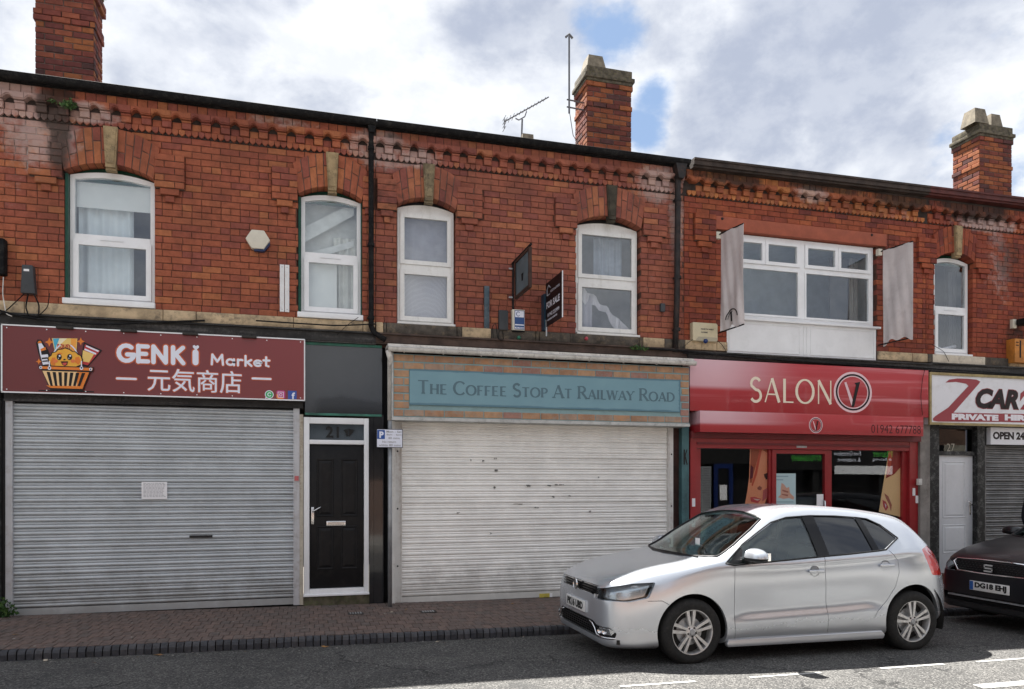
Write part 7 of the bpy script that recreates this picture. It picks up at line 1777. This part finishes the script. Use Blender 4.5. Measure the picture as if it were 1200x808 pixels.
def sidetext(s, y0, z, h, width, m, parent, bold=.02, dz=0):
    """lettering on a face turned towards -x, reading towards the street edge (smaller y)"""
    o = textmesh(s, 0, 0, 0, h, m, parent, 'lettering', width=width, bold=bold, depth=.0005)
    for v in o.data.vertices: a, b, c = v.co; v.co = (fx - .0065 + b * .2, y0 - a, z + c)
H_ = zt_ - zb_; L_ = ya - yb
sidetext('FOR SALE', ya - .05 * L_, zb_ + H_ * .40, H_ * .15, L_ * .82, WH, bd, .04); sidetext('01942 233999', ya - .12 * L_, zb_ + H_ * .20, H_ * .085, L_ * .72, WH, bd); sidetext('estate agents', ya - .12 * L_, zb_ + H_ * .10, H_ * .06, L_ * .6, WH, bd)
sidetext('ESTATES', ya - .32 * L_, zb_ + H_ * .72, H_ * .05, L_ * .55, WH, bd); mb = MB()
for p, q_ in (((.10, .70), (.10, .84)), ((.10, .84), (.2, .92)), ((.2, .92), (.3, .84)), ((.10, .70), (.28, .70))):
    mb.tube([(fx - .007, ya - p[0] * L_, zb_ + p[1] * H_), (fx - .007, ya - q_[0] * L_, zb_ + q_[1] * H_)], .004, 4)
mb.build('logo', WH, bd)
# small round blobs on the ledge
for px, py, c, n in ((608, 396, (.03, .16, .10), 'green'), (687, 397, (.45, .06, .09), 'pink'), (531, 397, (.35, .16, .10), 'rusty')):
    x, z = at(px, py, -.05); mb = MB(); mb.lathe([(.001, -.03), (.018, -.025), (.026, -.008), (.022, .02)], 12, (x, -.05, z)); tag(mb.smoothbuild('plastic_stopper', mat(n + ' plastic', c, .5), None, 60), 'small %s cap stuck on the dark stone ledge above the coffee shop board' % n, 'cap')
x, z = at(776, 361, -.02); bx_thing('small_wall_box', 'small dark metal box on the bricks left of the second drainpipe', 'box', x - .035, x + .035, -.05, -.0, z - .06, z + .06, GREYP)
# parking sign on its pole
PX_, PY_ = at(457, 600, -.32)[0], -.32
pp = thing('parking_sign', 'small white parking sign with blue P on a grey post by the black door', 'sign', (PX_, PY_, gz(PX_)))
MB().tube([(PX_, PY_, gz(PX_) - .05), (PX_, PY_, 2.32)], .027, 14).build('post', mat('galvanised post', (.30, .31, .32), .45, metal=.5, var=.2), pp, smooth=True)
sx0, sx1 = at(441, 514, -.36)[0], at(472, 514, -.36)[0]; sz1, sz0 = at(456, 503, -.36)[1], at(456, 525, -.36)[1]
pl_ = rbox('sign_plate', sx0, sx1, -.365, -.355, sz0, sz1, PR('sign black', 26, 26, 30), pp, .002, 1); mb = MB(); flat(mb, [(sx0 + .008, sz0 + .008), (sx1 - .008, sz0 + .008), (sx1 - .008, sz1 - .008), (sx0 + .008, sz1 - .008)], -.3665); mb.build('sign_face', WH, pl_)
w_ = sx1 - sx0; h_ = sz1 - sz0; mb = MB(); flat(mb, [(sx0 + .03 * w_, sz0 + .46 * h_), (sx0 + .32 * w_, sz0 + .46 * h_), (sx0 + .32 * w_, sz1 - .06 * h_), (sx0 + .03 * w_, sz1 - .06 * h_)], -.3675); mb.build('blue_square', PR('traffic blue', 20, 75, 150), pl_)
textmesh('P', sx0 + .11 * w_, sz0 + .52 * h_, -.3685, .34 * h_, WH, pl_, 'letter', bold=.05, depth=.0005)
for k, (s_, a, b, z_) in enumerate((('Mon - Sat', .38, .58, .80), ('8am - 6pm', .38, .58, .63), ('40 mins', .44, .44, .46), ('No return', .22, .52, .26), ('within 80 mins', .08, .84, .08))): textmesh(s_, sx0 + a * w_, sz0 + z_ * h_, -.3685, .115 * h_, INK, pl_, 'lettering', width=b * w_, bold=.02, depth=.0005)
# banners either side of the salon window
def clothmat():
    m = mat('grey banner cloth', (.60, .55, .54), .85, var=.06, scale=3, bump=.2, dirt=.35, dirtcol=(.42, .36, .35)); return m
def banner(label, px0, px1, top0, top1, bot0, bot1, logo, seed):
    """cloth on two arms, swung out from the wall; (px0, ...) is its wall edge or outer edge"""
    x0 = at(px0, top0, -.10)[0]; z_t0, z_b0 = at(px0, top0, -.10)[1], at(px0, bot0, -.10)[1]
    x1 = None; yo = -.62; x1 = at(px1, top1, yo)[0]; z_t1, z_b1 = zat(x1, yo, top1), zat(x1, yo, bot1)
    zt_ = (z_t0 + z_t1) / 2
    t_ = thing('banner', label, 'banner', (x0, -.1, z_b0)); rn = random.Random(seed); NX_, NZ_ = 18, 30; mb = MB()
    def P(i, j):
        u, v = i / NX_, j / NZ_; a = 1 - v
        zz = (z_t0 + (z_t1 - z_t0) * u) * (1 - v) + (z_b0 + (z_b1 - z_b0) * u) * v
        xx = x0 + (x1 - x0) * u; yy = -.10 + (yo + .10) * u
        f = .034 * math.sin(u * 9 + v * 4 + seed) * (v * .8 + .3) + .020 * math.sin(u * 21 - v * 7) * (v * .8 + .2) + .02 * math.sin(v * 6) * math.sin(u * math.pi)
        if j == NZ_ or j == NZ_ - 1: zz += .024 * math.sin(u * 14 + seed) + .05 * math.sin(u * math.pi)
        return (xx + f * .6, yy + f * .5, zz)
    for i in range(NX_):
        for j in range(NZ_): mb.face(P(i, j + 1), P(i + 1, j + 1), P(i + 1, j), P(i, j))
    c = mb.smoothbuild('cloth', clothmat(), t_, 70)
    sm_ = c.modifiers.new('thickness', 'SOLIDIFY'); sm_.thickness = .004
    for z0_, z1_, nm in ((z_t0 + .0, z_t1 + .0, 'top_arm'), (z_b0 + .02, z_b1 + .02, 'bottom_arm')): MB().tube([(x0, .0, z0_), (x0, -.10, z0_), (x1, yo, z1_)], .010, 6).build(nm, BPVC, t_)
    for z_ in (z_t0,): MB().box(x0 - .05, x0 + .02, -.06, -.0, z_ - .06, z_ + .04).build('wall_fixing', CREAMP, t_)
    if logo:
        mb = MB()
        def Q(u, v, off=.012):
            p = P(u * NX_, v * NZ_); n = Vector((yo + .10, -(x1 - x0), 0)).normalized(); 
            if n.y > 0: n = -n
            return Vector(p) + n * off
        for a0, a1, ru, w2 in ((200, 330, .26, .02), (215, 350, .26, .012)):
            pass
        mb.tube([Q(.52 + .27 * math.cos(R(a)), .885 + .085 * math.sin(R(a))) for a in range(180, 361, 15)], .007, 5); mb.tube([Q(.52 + .20 * math.cos(R(a)), .885 + .062 * math.sin(R(a))) for a in range(180, 300, 15)], .004, 5)
        mb.tube([Q(.50, .83), Q(.53, .92)], .012, 5); mb.build('logo', BPVC, t_)
    return t_
banner('grey cloth banner with a black emblem near its bottom, left of the salon window', 845, 871.5, 274, 262, 391, 382, True, 1)
banner('plain grey cloth banner hanging right of the salon window', 1035, 1070, 294, 283, 405, 397, False, 4)
# lamp and orange box at the right edge
x, z = at(1193, 378, -.1); t_ = thing('floodlight', 'small black floodlight on a cream bracket at the right edge above the orange box', 'light', (x, -.1, z)); rbox('bracket', x - .06, x + .02, -.06, .0, z - .09, z + .06, CREAMP, t_, .005); rbox('lamp_head', x - .02, x + .2, -.24, -.08, z - .05, z + .05, BPVC, t_, .012)
x, zt_ = at(1188, 397, -.14); _, zb_ = at(1188, 425, -.14); t_ = thing('orange_box', 'orange box on the wall at the right edge above the taxi sign', 'box', (x + .2, -.14, zb_)); rbox('case', x, x + .45, -.16, -.0, zb_, zt_, mat('orange plastic', (.50, .19, .03), .6, var=.2, dirt=.4, dirtcol=(.1, .05, .02)), t_, .008); MB().box(x + .10, x + .13, -.164, -.158, zb_ + .08, zt_ - .03).build('seam', DARK_IN, t_)
for k in range(2): MB().box(x + .02, x + .08, -.163, -.158, zt_ - .07 - k * .05, zt_ - .055 - k * .05).build('slot', DARK_IN, t_)
# cables
def cable(pts, r, label, m=BPVC, sag=True):
    P = []
    for (a, b) in zip(pts, pts[1:]):
        for k in range(6): t = k / 6; P.append(Vector(a).lerp(Vector(b), t))
    P.append(Vector(pts[-1])); P = [P[0]] + [(P[i - 1] + P[i] * 2 + P[i + 1]) / 4 for i in range(1, len(P) - 1)] + [P[-1]]
    P = [P[0]] + [(P[i - 1] + P[i] * 2 + P[i + 1]) / 4 for i in range(1, len(P) - 1)] + [P[-1]]
    return tag(MB().tube(P, r, 6).build('cable', m, smooth=True), label, 'cable')
A3 = lambda px, py, y=-.12: (at(px, py, y)[0], y, at(px, py, y)[1])
cable([A3(-8, 362), A3(28, 372), A3(60, 376), A3(120, 381), A3(180, 378), A3(240, 376)], .012, 'thick black cable drooping along the timber above the maroon sign')
cable([A3(33, 345), A3(30, 360), A3(34, 372), A3(45, 372), A3(46, 358), A3(40, 345)], .008, 'looped black cable hanging under the tapered grey box')
cable([A3(28, 345), A3(10, 362), A3(-4, 372)], .006, 'thin black cable running from the grey box to the left edge')
cable([A3(58, 344), A3(56, 360), A3(48, 368), A3(36, 374)], .005, 'thin black cable rising beside the leftmost window sill')
cable([A3(4, 325), A3(3, 345), A3(7, 368), A3(14, 371)], .006, 'thin cable hanging below the black housing at the left edge', OLDWHITE)
cable([A3(300, 376), A3(345, 379), A3(395, 382), A3(440, 380)], .009, 'black cable along the timber under the second window')
cable([A3(395, 393), A3(406, 382), A3(420, 372)], .004, 'thin black cable slanting across the sandstone under the second window')
cable([A3(585, 388), A3(584, 398), A3(590, 399), A3(589, 388)], .006, 'black cable loop under the small black box above the coffee board')
cable([A3(578, 396), A3(577, 383), A3(581, 378), A3(583, 396)], .005, 'thin bent cable beside the steel strip above the coffee board')
cable([A3(744, 408, -.10), A3(800, 411, -.12), A3(840, 416, -.14), A3(900, 421, -.14), A3(1000, 428, -.14), A3(1090, 435, -.14)], .016, 'bundle of black cables along the top of the red salon sign')
cable([A3(800, 414, -.13), A3(880, 418, -.13), A3(940, 424, -.13), A3(1010, 427, -.13), A3(1085, 432, -.13), A3(1150, 436, -.12), A3(1210, 440, -.12)], .010, 'thinner cable running from the salon sign to the taxi sign')
cable([A3(800, 408, -.1), A3(806, 402, -.1), A3(812, 398, -.1)], .004, 'thin cable left of the wide cream alarm box')
cable([A3(840, 399, -.08), A3(846, 404, -.08), A3(851, 412, -.08)], .004, 'thin cable right of the wide cream alarm box')
cable([A3(1084, 432, -.24), A3(1081, 445, -.24), A3(1079, 465, -.24), A3(1081, 487, -.24)], .004, 'thin black cable hanging down the right end of the salon sign')
cable([A3(1092, 404, -.06), A3(1106, 412, -.07), A3(1112, 424, -.07)], .004, 'thin cable crossing the cream sill of the narrow window')
# weeds --------------------------------------------------------------------
LEAF = [mat('weed leaf %d' % i, c, .6, var=.25, scale=20) for i, c in enumerate(((.045, .10, .025), (.07, .13, .03), (.03, .07, .02)))]
def weed(name, label, x, y, z, rx, ry, rz_, n, seed, ls=.03, stemlen=.1):
    rn = random.Random(seed); t_ = thing(name, label, 'plant', (x, y, z)); mb = MB(); sb = MB()
    for k in range(n):
        a = rn.uniform(0, 6.28); q_ = rn.random() ** .5; p = Vector((x + math.cos(a) * rx * q_, y + math.sin(a) * ry * q_, z + rn.random() * rz_ * (1.1 - q_ * .6)))
        d = Vector((rn.uniform(-1, 1), rn.uniform(-1, .3), rn.uniform(-.2, 1))).normalized(); s_ = Vector((rn.uniform(-1, 1), rn.uniform(-1, 1), rn.uniform(-.4, .4))).cross(d).normalized(); L = ls * rn.uniform(.6, 1.3)
        mb.cm = rn.randrange(3); mb.face(p, p + d * L * .5 + s_ * L * .35, p + d * L, p + d * L * .5 - s_ * L * .35)
        if k % 6 == 0: sb.tube([(x + (p.x - x) * .3, y + (p.y - y) * .3, z), tuple(p)], .0025, 4)
    mb.build('foliage', LEAF, t_, kind='stuff'); sb.build('stem', LEAF[2], t_, kind='stuff')
x, z = at(5, 712, -.12); weed('weed', 'green leafy weed growing at the foot of the wall at the bottom left', x, -.14, gz(x), .11, .07, .22, 150, 1, .05)
x, z = at(81, 121, -.12); weed('fern', 'small green tuft growing out of the stained brickwork under the gutter at the left', x, -.13, z - .07, .08, .05, .11, 110, 2, .035)
x, z = at(62, 118, -.1); weed('moss_tuft', 'tiny tuft of moss left of the green tuft under the gutter', x, -.11, z - .03, .04, .03, .05, 30, 3, .02)
x, z = at(748, 409, -.10); weed('ledge_weed', 'low green weeds growing on the ledge at the right end of the coffee shop board', x, -.12, z - .02, .13, .03, .07, 90, 4, .035)
# litter and covers
rn = random.Random(12); LF = [mat('dry leaf %d' % i, c, .8, var=.2) for i, c in enumerate(((.30, .16, .05), (.42, .36, .28), (.22, .12, .05)))]
spots = [(-3.0, -1.98, 'pale scrap of litter in the gutter nearest the left edge'), (-2.3, -2.0, 'dry leaf in the gutter below the maroon sign'), (-1.35, -1.99, 'twiggy pale litter in the gutter below the grey shutter'), (.2, -1.98, 'pale leaf in the gutter below the black door'), (1.35, -2.0, 'orange leaf in the gutter in front of the white shutter'), (1.2, -.6, 'small leaf on the pavers near the white shutter'), (-2.8, -1.2, 'small white scrap on the pavement at the left'), (1.0, -.75, 'curled pale leaf on the pavers beside the parking post'), (2.6, -.45, 'brown leaf on the pavers below the white shutter'), (5.6, -2.05, 'brown leaf in the gutter behind the silver car')]
for k, (x, y, lb_) in enumerate(spots):
    z = (pz(x, y) if y > KY else rz(x, y)) + .006; a = rn.uniform(0, 3); mb = MB(); L = rn.uniform(.03, .05)
    P_ = [Vector((math.cos(a + t) * L * r_, math.sin(a + t) * L * r_, rn.uniform(0, .012))) for t, r_ in ((0, 1), (1, .5), (2.1, .45), (3.14, 1), (4.2, .5), (5.2, .55))]
    mb.face(*[(x + p.x, y + p.y, z + p.z) for p in P_]); tag(mb.build('litter', LF[k % 3]), lb_, 'litter')
for px, py, lb_ in ((417, 720, 'small dark metal cover in the pavers in front of the door numbered 21'), (502, 717, 'small dark metal cover in the pavers in front of the white shutter')):
    a = PSI + math.atan((px - 600) / FPX); x = 0; y = 0
    Z = FPX * (CAMH + .03) / (py - 565); Xc = (px - 600) * Z / FPX; x = Xc * math.cos(PSI) + Z * math.sin(PSI); y = CAMY + Z * math.cos(PSI) - Xc * math.sin(PSI)
    t_ = thing('drain_cover', lb_, 'cover', (x, y, pz(x, y))); o = MB().box(x - .09, x + .09, y - .065, y + .065, pz(x, y) - .02, pz(x, y) + .006).build('cover_frame', TIMBER, t_)
    for k in range(5): MB().box(x - .07 + k * .03, x - .055 + k * .03, y - .05, y + .05, pz(x, y) + .0065, pz(x, y) + .010).build('rib', STEEL, o)
# person at the right edge
def person():
    P = thing('person', 'person in a dark coat standing behind the black car at the right edge', 'person', (10.53, -1.25, gz(10.5) - .016))
    def skin(name, nodes, edges, m, parent, sub=2):
        me = bpy.data.meshes.new(name); me.from_pydata([n[0] for n in nodes], edges, []); o = link(name, me, parent); bm = bmesh.new(); bm.from_mesh(me); sl = bm.verts.layers.skin.verify()
        for v, n in zip(bm.verts, nodes): v[sl].radius = n[1] if isinstance(n[1], tuple) else (n[1], n[1])
        bm.verts.ensure_lookup_table(); bm.verts[0][sl].use_root = True; bm.to_mesh(me); bm.free(); me.materials.append(m)
        o.modifiers.new('s', 'SKIN'); o.modifiers['s'].use_smooth_shade = True; q_ = o.modifiers.new('d', 'SUBSURF'); q_.levels = q_.render_levels = sub
        ev = o.evaluated_get(bpy.context.evaluated_depsgraph_get()); nm = bpy.data.meshes.new_from_object(ev); o.modifiers.clear(); o.data = nm; nm.materials.clear(); nm.materials.append(m); return o
    g0 = gz(10.5) - .016; B = lambda x, y, z: (10.53 + x, -1.25 + y, g0 + z)
    SK = mat('skin', (.45, .26, .18), .55, var=.05)
    body = [(B(0, 0, .95), (.13, .10)), (B(0, 0, 1.15), (.13, .10)), (B(0, 0, 1.38), (.16, .10)), (B(0, 0, 1.50), .055), (B(0, -.01, 1.58), .07), (B(0, -.01, 1.68), (.085, .10)), (B(0, -.01, 1.76), .05),
            (B(-.19, 0, 1.42), .055), (B(-.24, .02, 1.15), .042), (B(-.23, -.06, .92), .032), (B(-.22, -.08, .84), (.03, .018)), (B(.19, 0, 1.42), .055), (B(.24, .02, 1.15), .042), (B(.23, -.06, .92), .032), (B(.22, -.08, .84), (.03, .018)),
            (B(-.09, 0, .85), .085), (B(-.10, -.02, .48), .058), (B(-.10, .02, .09), .038), (B(-.10, -.12, .04), .035), (B(.09, 0, .85), .085), (B(.10, -.02, .48), .058), (B(.10, .02, .09), .038), (B(.10, -.12, .04), .035)]
    for s, b0 in ((-1, 10), (1, 14)):
        pass
    ed = [(0, 1), (1, 2), (2, 3), (3, 4), (4, 5), (5, 6), (2, 7), (7, 8), (8, 9), (9, 10), (2, 11), (11, 12), (12, 13), (13, 14), (0, 15), (15, 16), (16, 17), (17, 18), (0, 19), (19, 20), (20, 21), (21, 22)]
    for s, wr in ((-1, 10), (1, 14)):
        for k in range(4):
            i = len(body); fx_ = s * .22 + (k - 1.5) * .018; L = (.075, .085, .08, .065)[k]; body += [(B(fx_, -.085, .80), .009), (B(fx_, -.075, .80 - L * .6), .0085), (B(fx_, -.06, .80 - L), .008)]; ed += [(wr, i), (i, i + 1), (i + 1, i + 2)]
        i = len(body); body += [(B(s * .22 - s * .03, -.11, .82), .010), (B(s * .22 - s * .045, -.12, .775), .009)]; ed += [(wr, i), (i, i + 1)]
    skin('body', body, ed, SK, P)
    COAT = mat('dark navy coat', (.010, .011, .018), .8, var=.2, bump=.3, bscale=120); TRO = mat('dark trousers', (.02, .02, .024), .85)
    coat = [(B(0, 0, .98), (.18, .14)), (B(0, 0, .80), (.19, .15)), (B(0, 0, 1.20), (.18, .145)), (B(0, 0, 1.40), (.20, .135)), (B(0, .01, 1.50), (.10, .09)), (B(-.20, 0, 1.43), .085), (B(-.26, .02, 1.15), .066), (B(-.24, -.05, .95), .05), (B(.20, 0, 1.43), .085), (B(.26, .02, 1.15), .066), (B(.24, -.05, .95), .05)]
    skin('coat', coat, [(0, 1), (0, 2), (2, 3), (3, 4), (3, 5), (5, 6), (6, 7), (3, 8), (8, 9), (9, 10)], COAT, P)
    tr = [(B(0, 0, .93), (.15, .12)), (B(-.09, 0, .83), .10), (B(-.10, -.02, .48), .078), (B(-.10, .02, .12), .062), (B(.09, 0, .83), .10), (B(.10, -.02, .48), .078), (B(.10, .02, .12), .062)]
    skin('trousers', tr, [(0, 1), (1, 2), (2, 3), (0, 4), (4, 5), (5, 6)], TRO, P)
    for s in (-1, 1): skin('shoe', [(B(s * .10, .03, .05), (.045, .045)), (B(s * .10, -.06, .045), (.045, .04)), (B(s * .10, -.16, .035), (.04, .03))], [(0, 1), (1, 2)], BLACKP, P)
    skin('hair', [(B(0, .02, 1.70), (.10, .10)), (B(0, .0, 1.77), (.085, .08)), (B(0, .06, 1.64), (.085, .06))], [(0, 1), (0, 2)], mat('dark hair', (.02, .014, .01), .7), P)
    for s in (-1, 1): MB().lathe([(.001, -.004), (.012, 0)], 10, (10.53 + s * .032, -1.25 - .112, g0 + 1.69)).build('eye', DARK_IN, P)
person()
# ------------------------------------------------------------------ the other side of the street (seen mirrored in the glass)
OB = brickmat('far side brick', (.24, .15, .11), stains=False); OY = -12.0
def opp(x0, x1, label, zc_, col, shop):
    t_ = thing('terraced_house', label, 'house', ((x0 + x1) / 2, OY - 3, 0), 'houses across the street'); w_ = x1 - x0
    wl_ = MB().box(x0, x1, OY - 7, OY - .12, 2.9, 5.6).build('wall', OB, t_)
    mb = MB(); n = int(w_ / .235)
    mb = MB(); mb.face((x0, OY + .1, 5.55), (x0, OY - 3.8, 7.3), (x1, OY - 3.8, 7.3), (x1, OY + .1, 5.55)); mb.face((x0, OY - 7.6, 5.55), (x1, OY - 7.6, 5.55), (x1, OY - 3.8, 7.3), (x0, OY - 3.8, 7.3)); mb.face((x0, OY + .1, 5.5), (x1, OY + .1, 5.5), (x1, OY - 7.6, 5.5), (x0, OY - 7.6, 5.5)); mb.build('roof', mat('far roof slate', (.07, .072, .08), .7, var=.3), t_)
    for k in range(2):
        c = x0 + w_ * (.27 + .46 * k); f = MB().box(c - .5, c + .5, OY - .13, OY - .08, 3.5, 4.9).build('window', UPVC, t_); MB().box(c - .44, c + .44, OY - .078, OY - .072, 3.56, 4.18).build('pane', PIANO, f); MB().box(c - .44, c + .44, OY - .078, OY - .072, 4.24, 4.84).build('pane', PIANO, f)
    MB().box(x0, x1, OY - .5, OY - .3, -.1, 2.2).build('shop_window', PIANO, t_); MB().box(x0 + .1, x1 - .1, OY - .3, OY - .05, -.1, .4).build('stall_riser', col, t_)
    for x in (x0 + .06, x1 - .06, x0 + w_ * .5): MB().box(x - .06, x + .06, OY - .3, OY - .04, -.1, 2.2).build('pilaster', col, t_)
    MB().box(x0, x1, OY - .3, OY, 2.15, 2.9).build('fascia', col, t_)
    return t_
BLUE_ = mat('royal blue paint', (.006, .018, .09), .4); BLK2 = mat('matt black fascia', (.010, .010, .010), .6); CRM = mat('cream fascia', (.45, .42, .34), .6)
cuts_ = [(-24, -18.5, CRM, 'cream', 'at the far left end'), (-18.5, -13, BLK2, 'black', 'beside the open yard on the left'), (8.0, 12.6, BLK2, 'black', 'opposite the silver car'), (12.6, 17.0, BLK2, 'black', 'opposite the salon'),
         (17.0, 22.5, BLK2, 'black', 'carrying the flooring shop sign'), (22.5, 27, CRM, 'cream', 'second from the right end'), (27, 33, BLK2, 'black', 'at the far right end')]
for a, b, c, cn, w_ in cuts_: opp(a, b, 'brick house across the street with %s shop fascia, %s' % (cn, w_), 0, c, 0)
tag(rbox('yard_wall', -12.9, 7.9, OY - .3, OY, -.1, 1.6, OB, None, .01), 'long low brick wall across the street closing the open yard', 'wall')
gar = thing('garage', 'low black garage behind the yard wall across the street', 'garage', (1, OY - 4, 0)); MB().box(-1.6, 3.6, OY - 6, OY - 1.5, -.1, 3.3).build('wall', BLK2, gar); mb = MB(); mb.prism([(-1.8, 3.301), (3.8, 3.301), (2.4, 3.75), (-.4, 3.75)], OY - 6.1, OY - 1.4); mb.build('roof', BLK2, gar)
bx0_, bx1_ = at(836, 560, 12.06)[0], at(858, 560, 12.06)[0]
bd_ = thing('blue_shop_door', 'royal blue shop door frame across the street, opposite the salon', 'door', ((bx0_ + bx1_) / 2, OY, 0)); mb = MB(); mb.box(bx0_, bx0_ + .14, OY, OY + .06, -.1, 2.15); mb.box(bx1_ - .14, bx1_, OY, OY + .06, -.1, 2.15); mb.box(bx0_ + .14, bx1_ - .14, OY, OY + .06, 2.0, 2.15); mb.build('door_frame', BLUE_, bd_); MB().box(bx0_ + .14, bx1_ - .14, OY - .02, OY + .02, -.1, 2.0).build('door_leaf', PIANO, bd_)
sh0 = at(822, 560, 12.06)[0]; rs_ = thing('grey_shutter', 'grey roller shutter across the street beside the blue door frame', 'shutter', (sh0, OY, 0)); mb = MB()
for k in range(26): mb.box(sh0 - .3, bx0_ - .1, OY, OY + .03, k * .08, k * .08 + .066)
mb.build('slat', STEEL, rs_, kind='stuff')
mo = lambda px, py: at(px, py, 12.06)
GRN = PR('leaf green', 80, 170, 70); fl = thing('flooring_shop_sign', 'black flooring shop sign across the street with green and white lettering', 'sign', (18, OY, 2.2))
xs0 = mo(905, 540)[0]; xs1 = mo(1066, 540)[0]; MB().box(xs0, xs1, OY + .001, OY + .03, 1.95, 2.95).build('sign_board', BLK2, fl)
def rtext(s, pl, pr, pyb, pyt, m, bold=.012):
    xa = mo(pr, pyb)[0]; xb = mo(pl, pyb)[0]; za = mo((pl + pr) / 2, pyb)[1]; zb_ = mo((pl + pr) / 2, pyt)[1]; textmesh(s, xa, za, OY + .034, zb_ - za, m, fl, 'lettering', width=xa - xb, bold=bold, depth=.004, flip=True)
rtext('07703366849', 926, 961, 541, 534, GRN); rtext('Free Quotations', 977, 1008, 535, 529, WH, .01); rtext('& measure', 981, 1008, 541, 536.5, WH, .01); rtext('Planet', 1022, 1045, 536, 528, GRN); rtext('& flooring', 1022, 1044, 541, 537, WH, .01)
xa, xb = mo(1045, 548)[0], mo(977, 548)[0]; MB().box(xb, xa, OY + .031, OY + .045, mo(1010, 556)[1], mo(1010, 546)[1]).build('white_strip', UPVC, fl)
rtext('POLYFLOR', 1012, 1040, 552.5, 548, INK); rtext('AMTICO', 980, 1000, 554, 549, INK)
tag(MB().box(bx0_ + .22, bx1_ - .22, OY + .03, OY + .036, .95, 1.45).build('wall_notice', PAPER), 'white notice on the blue shopfront across the street', 'notice')

# trodden gum and grit on the pavement, counted by nobody
rn = random.Random(77); mb = MB()
for k in range(420):
    x = rn.uniform(-3.6, 9); edge = rn.random() < .6
    y = (KY - rn.random() ** 2 * .35) if edge else rn.uniform(KY + .1, -.08); r_ = rn.uniform(.004, .013) if edge else rn.uniform(.006, .016); z = (rz(x, y) if y < KY else pz(x, y)) + .003
    mb.cm = rn.randrange(3); n_ = 6; mb.face(*[(x + r_ * rn.uniform(.7, 1.2) * math.cos(t * math.pi / 3), y + r_ * rn.uniform(.7, 1.2) * math.sin(t * math.pi / 3), z + rn.uniform(0, .004)) for t in range(n_)])
grit = mb.build('grit', [mat('pale grit', (.30, .28, .25), .9), mat('dark grit', (.03, .028, .025), .9), mat('brown grit', (.14, .09, .05), .9)], None, kind='stuff', label='grit and trodden gum scattered along the kerb and over the pavers', category='grit')
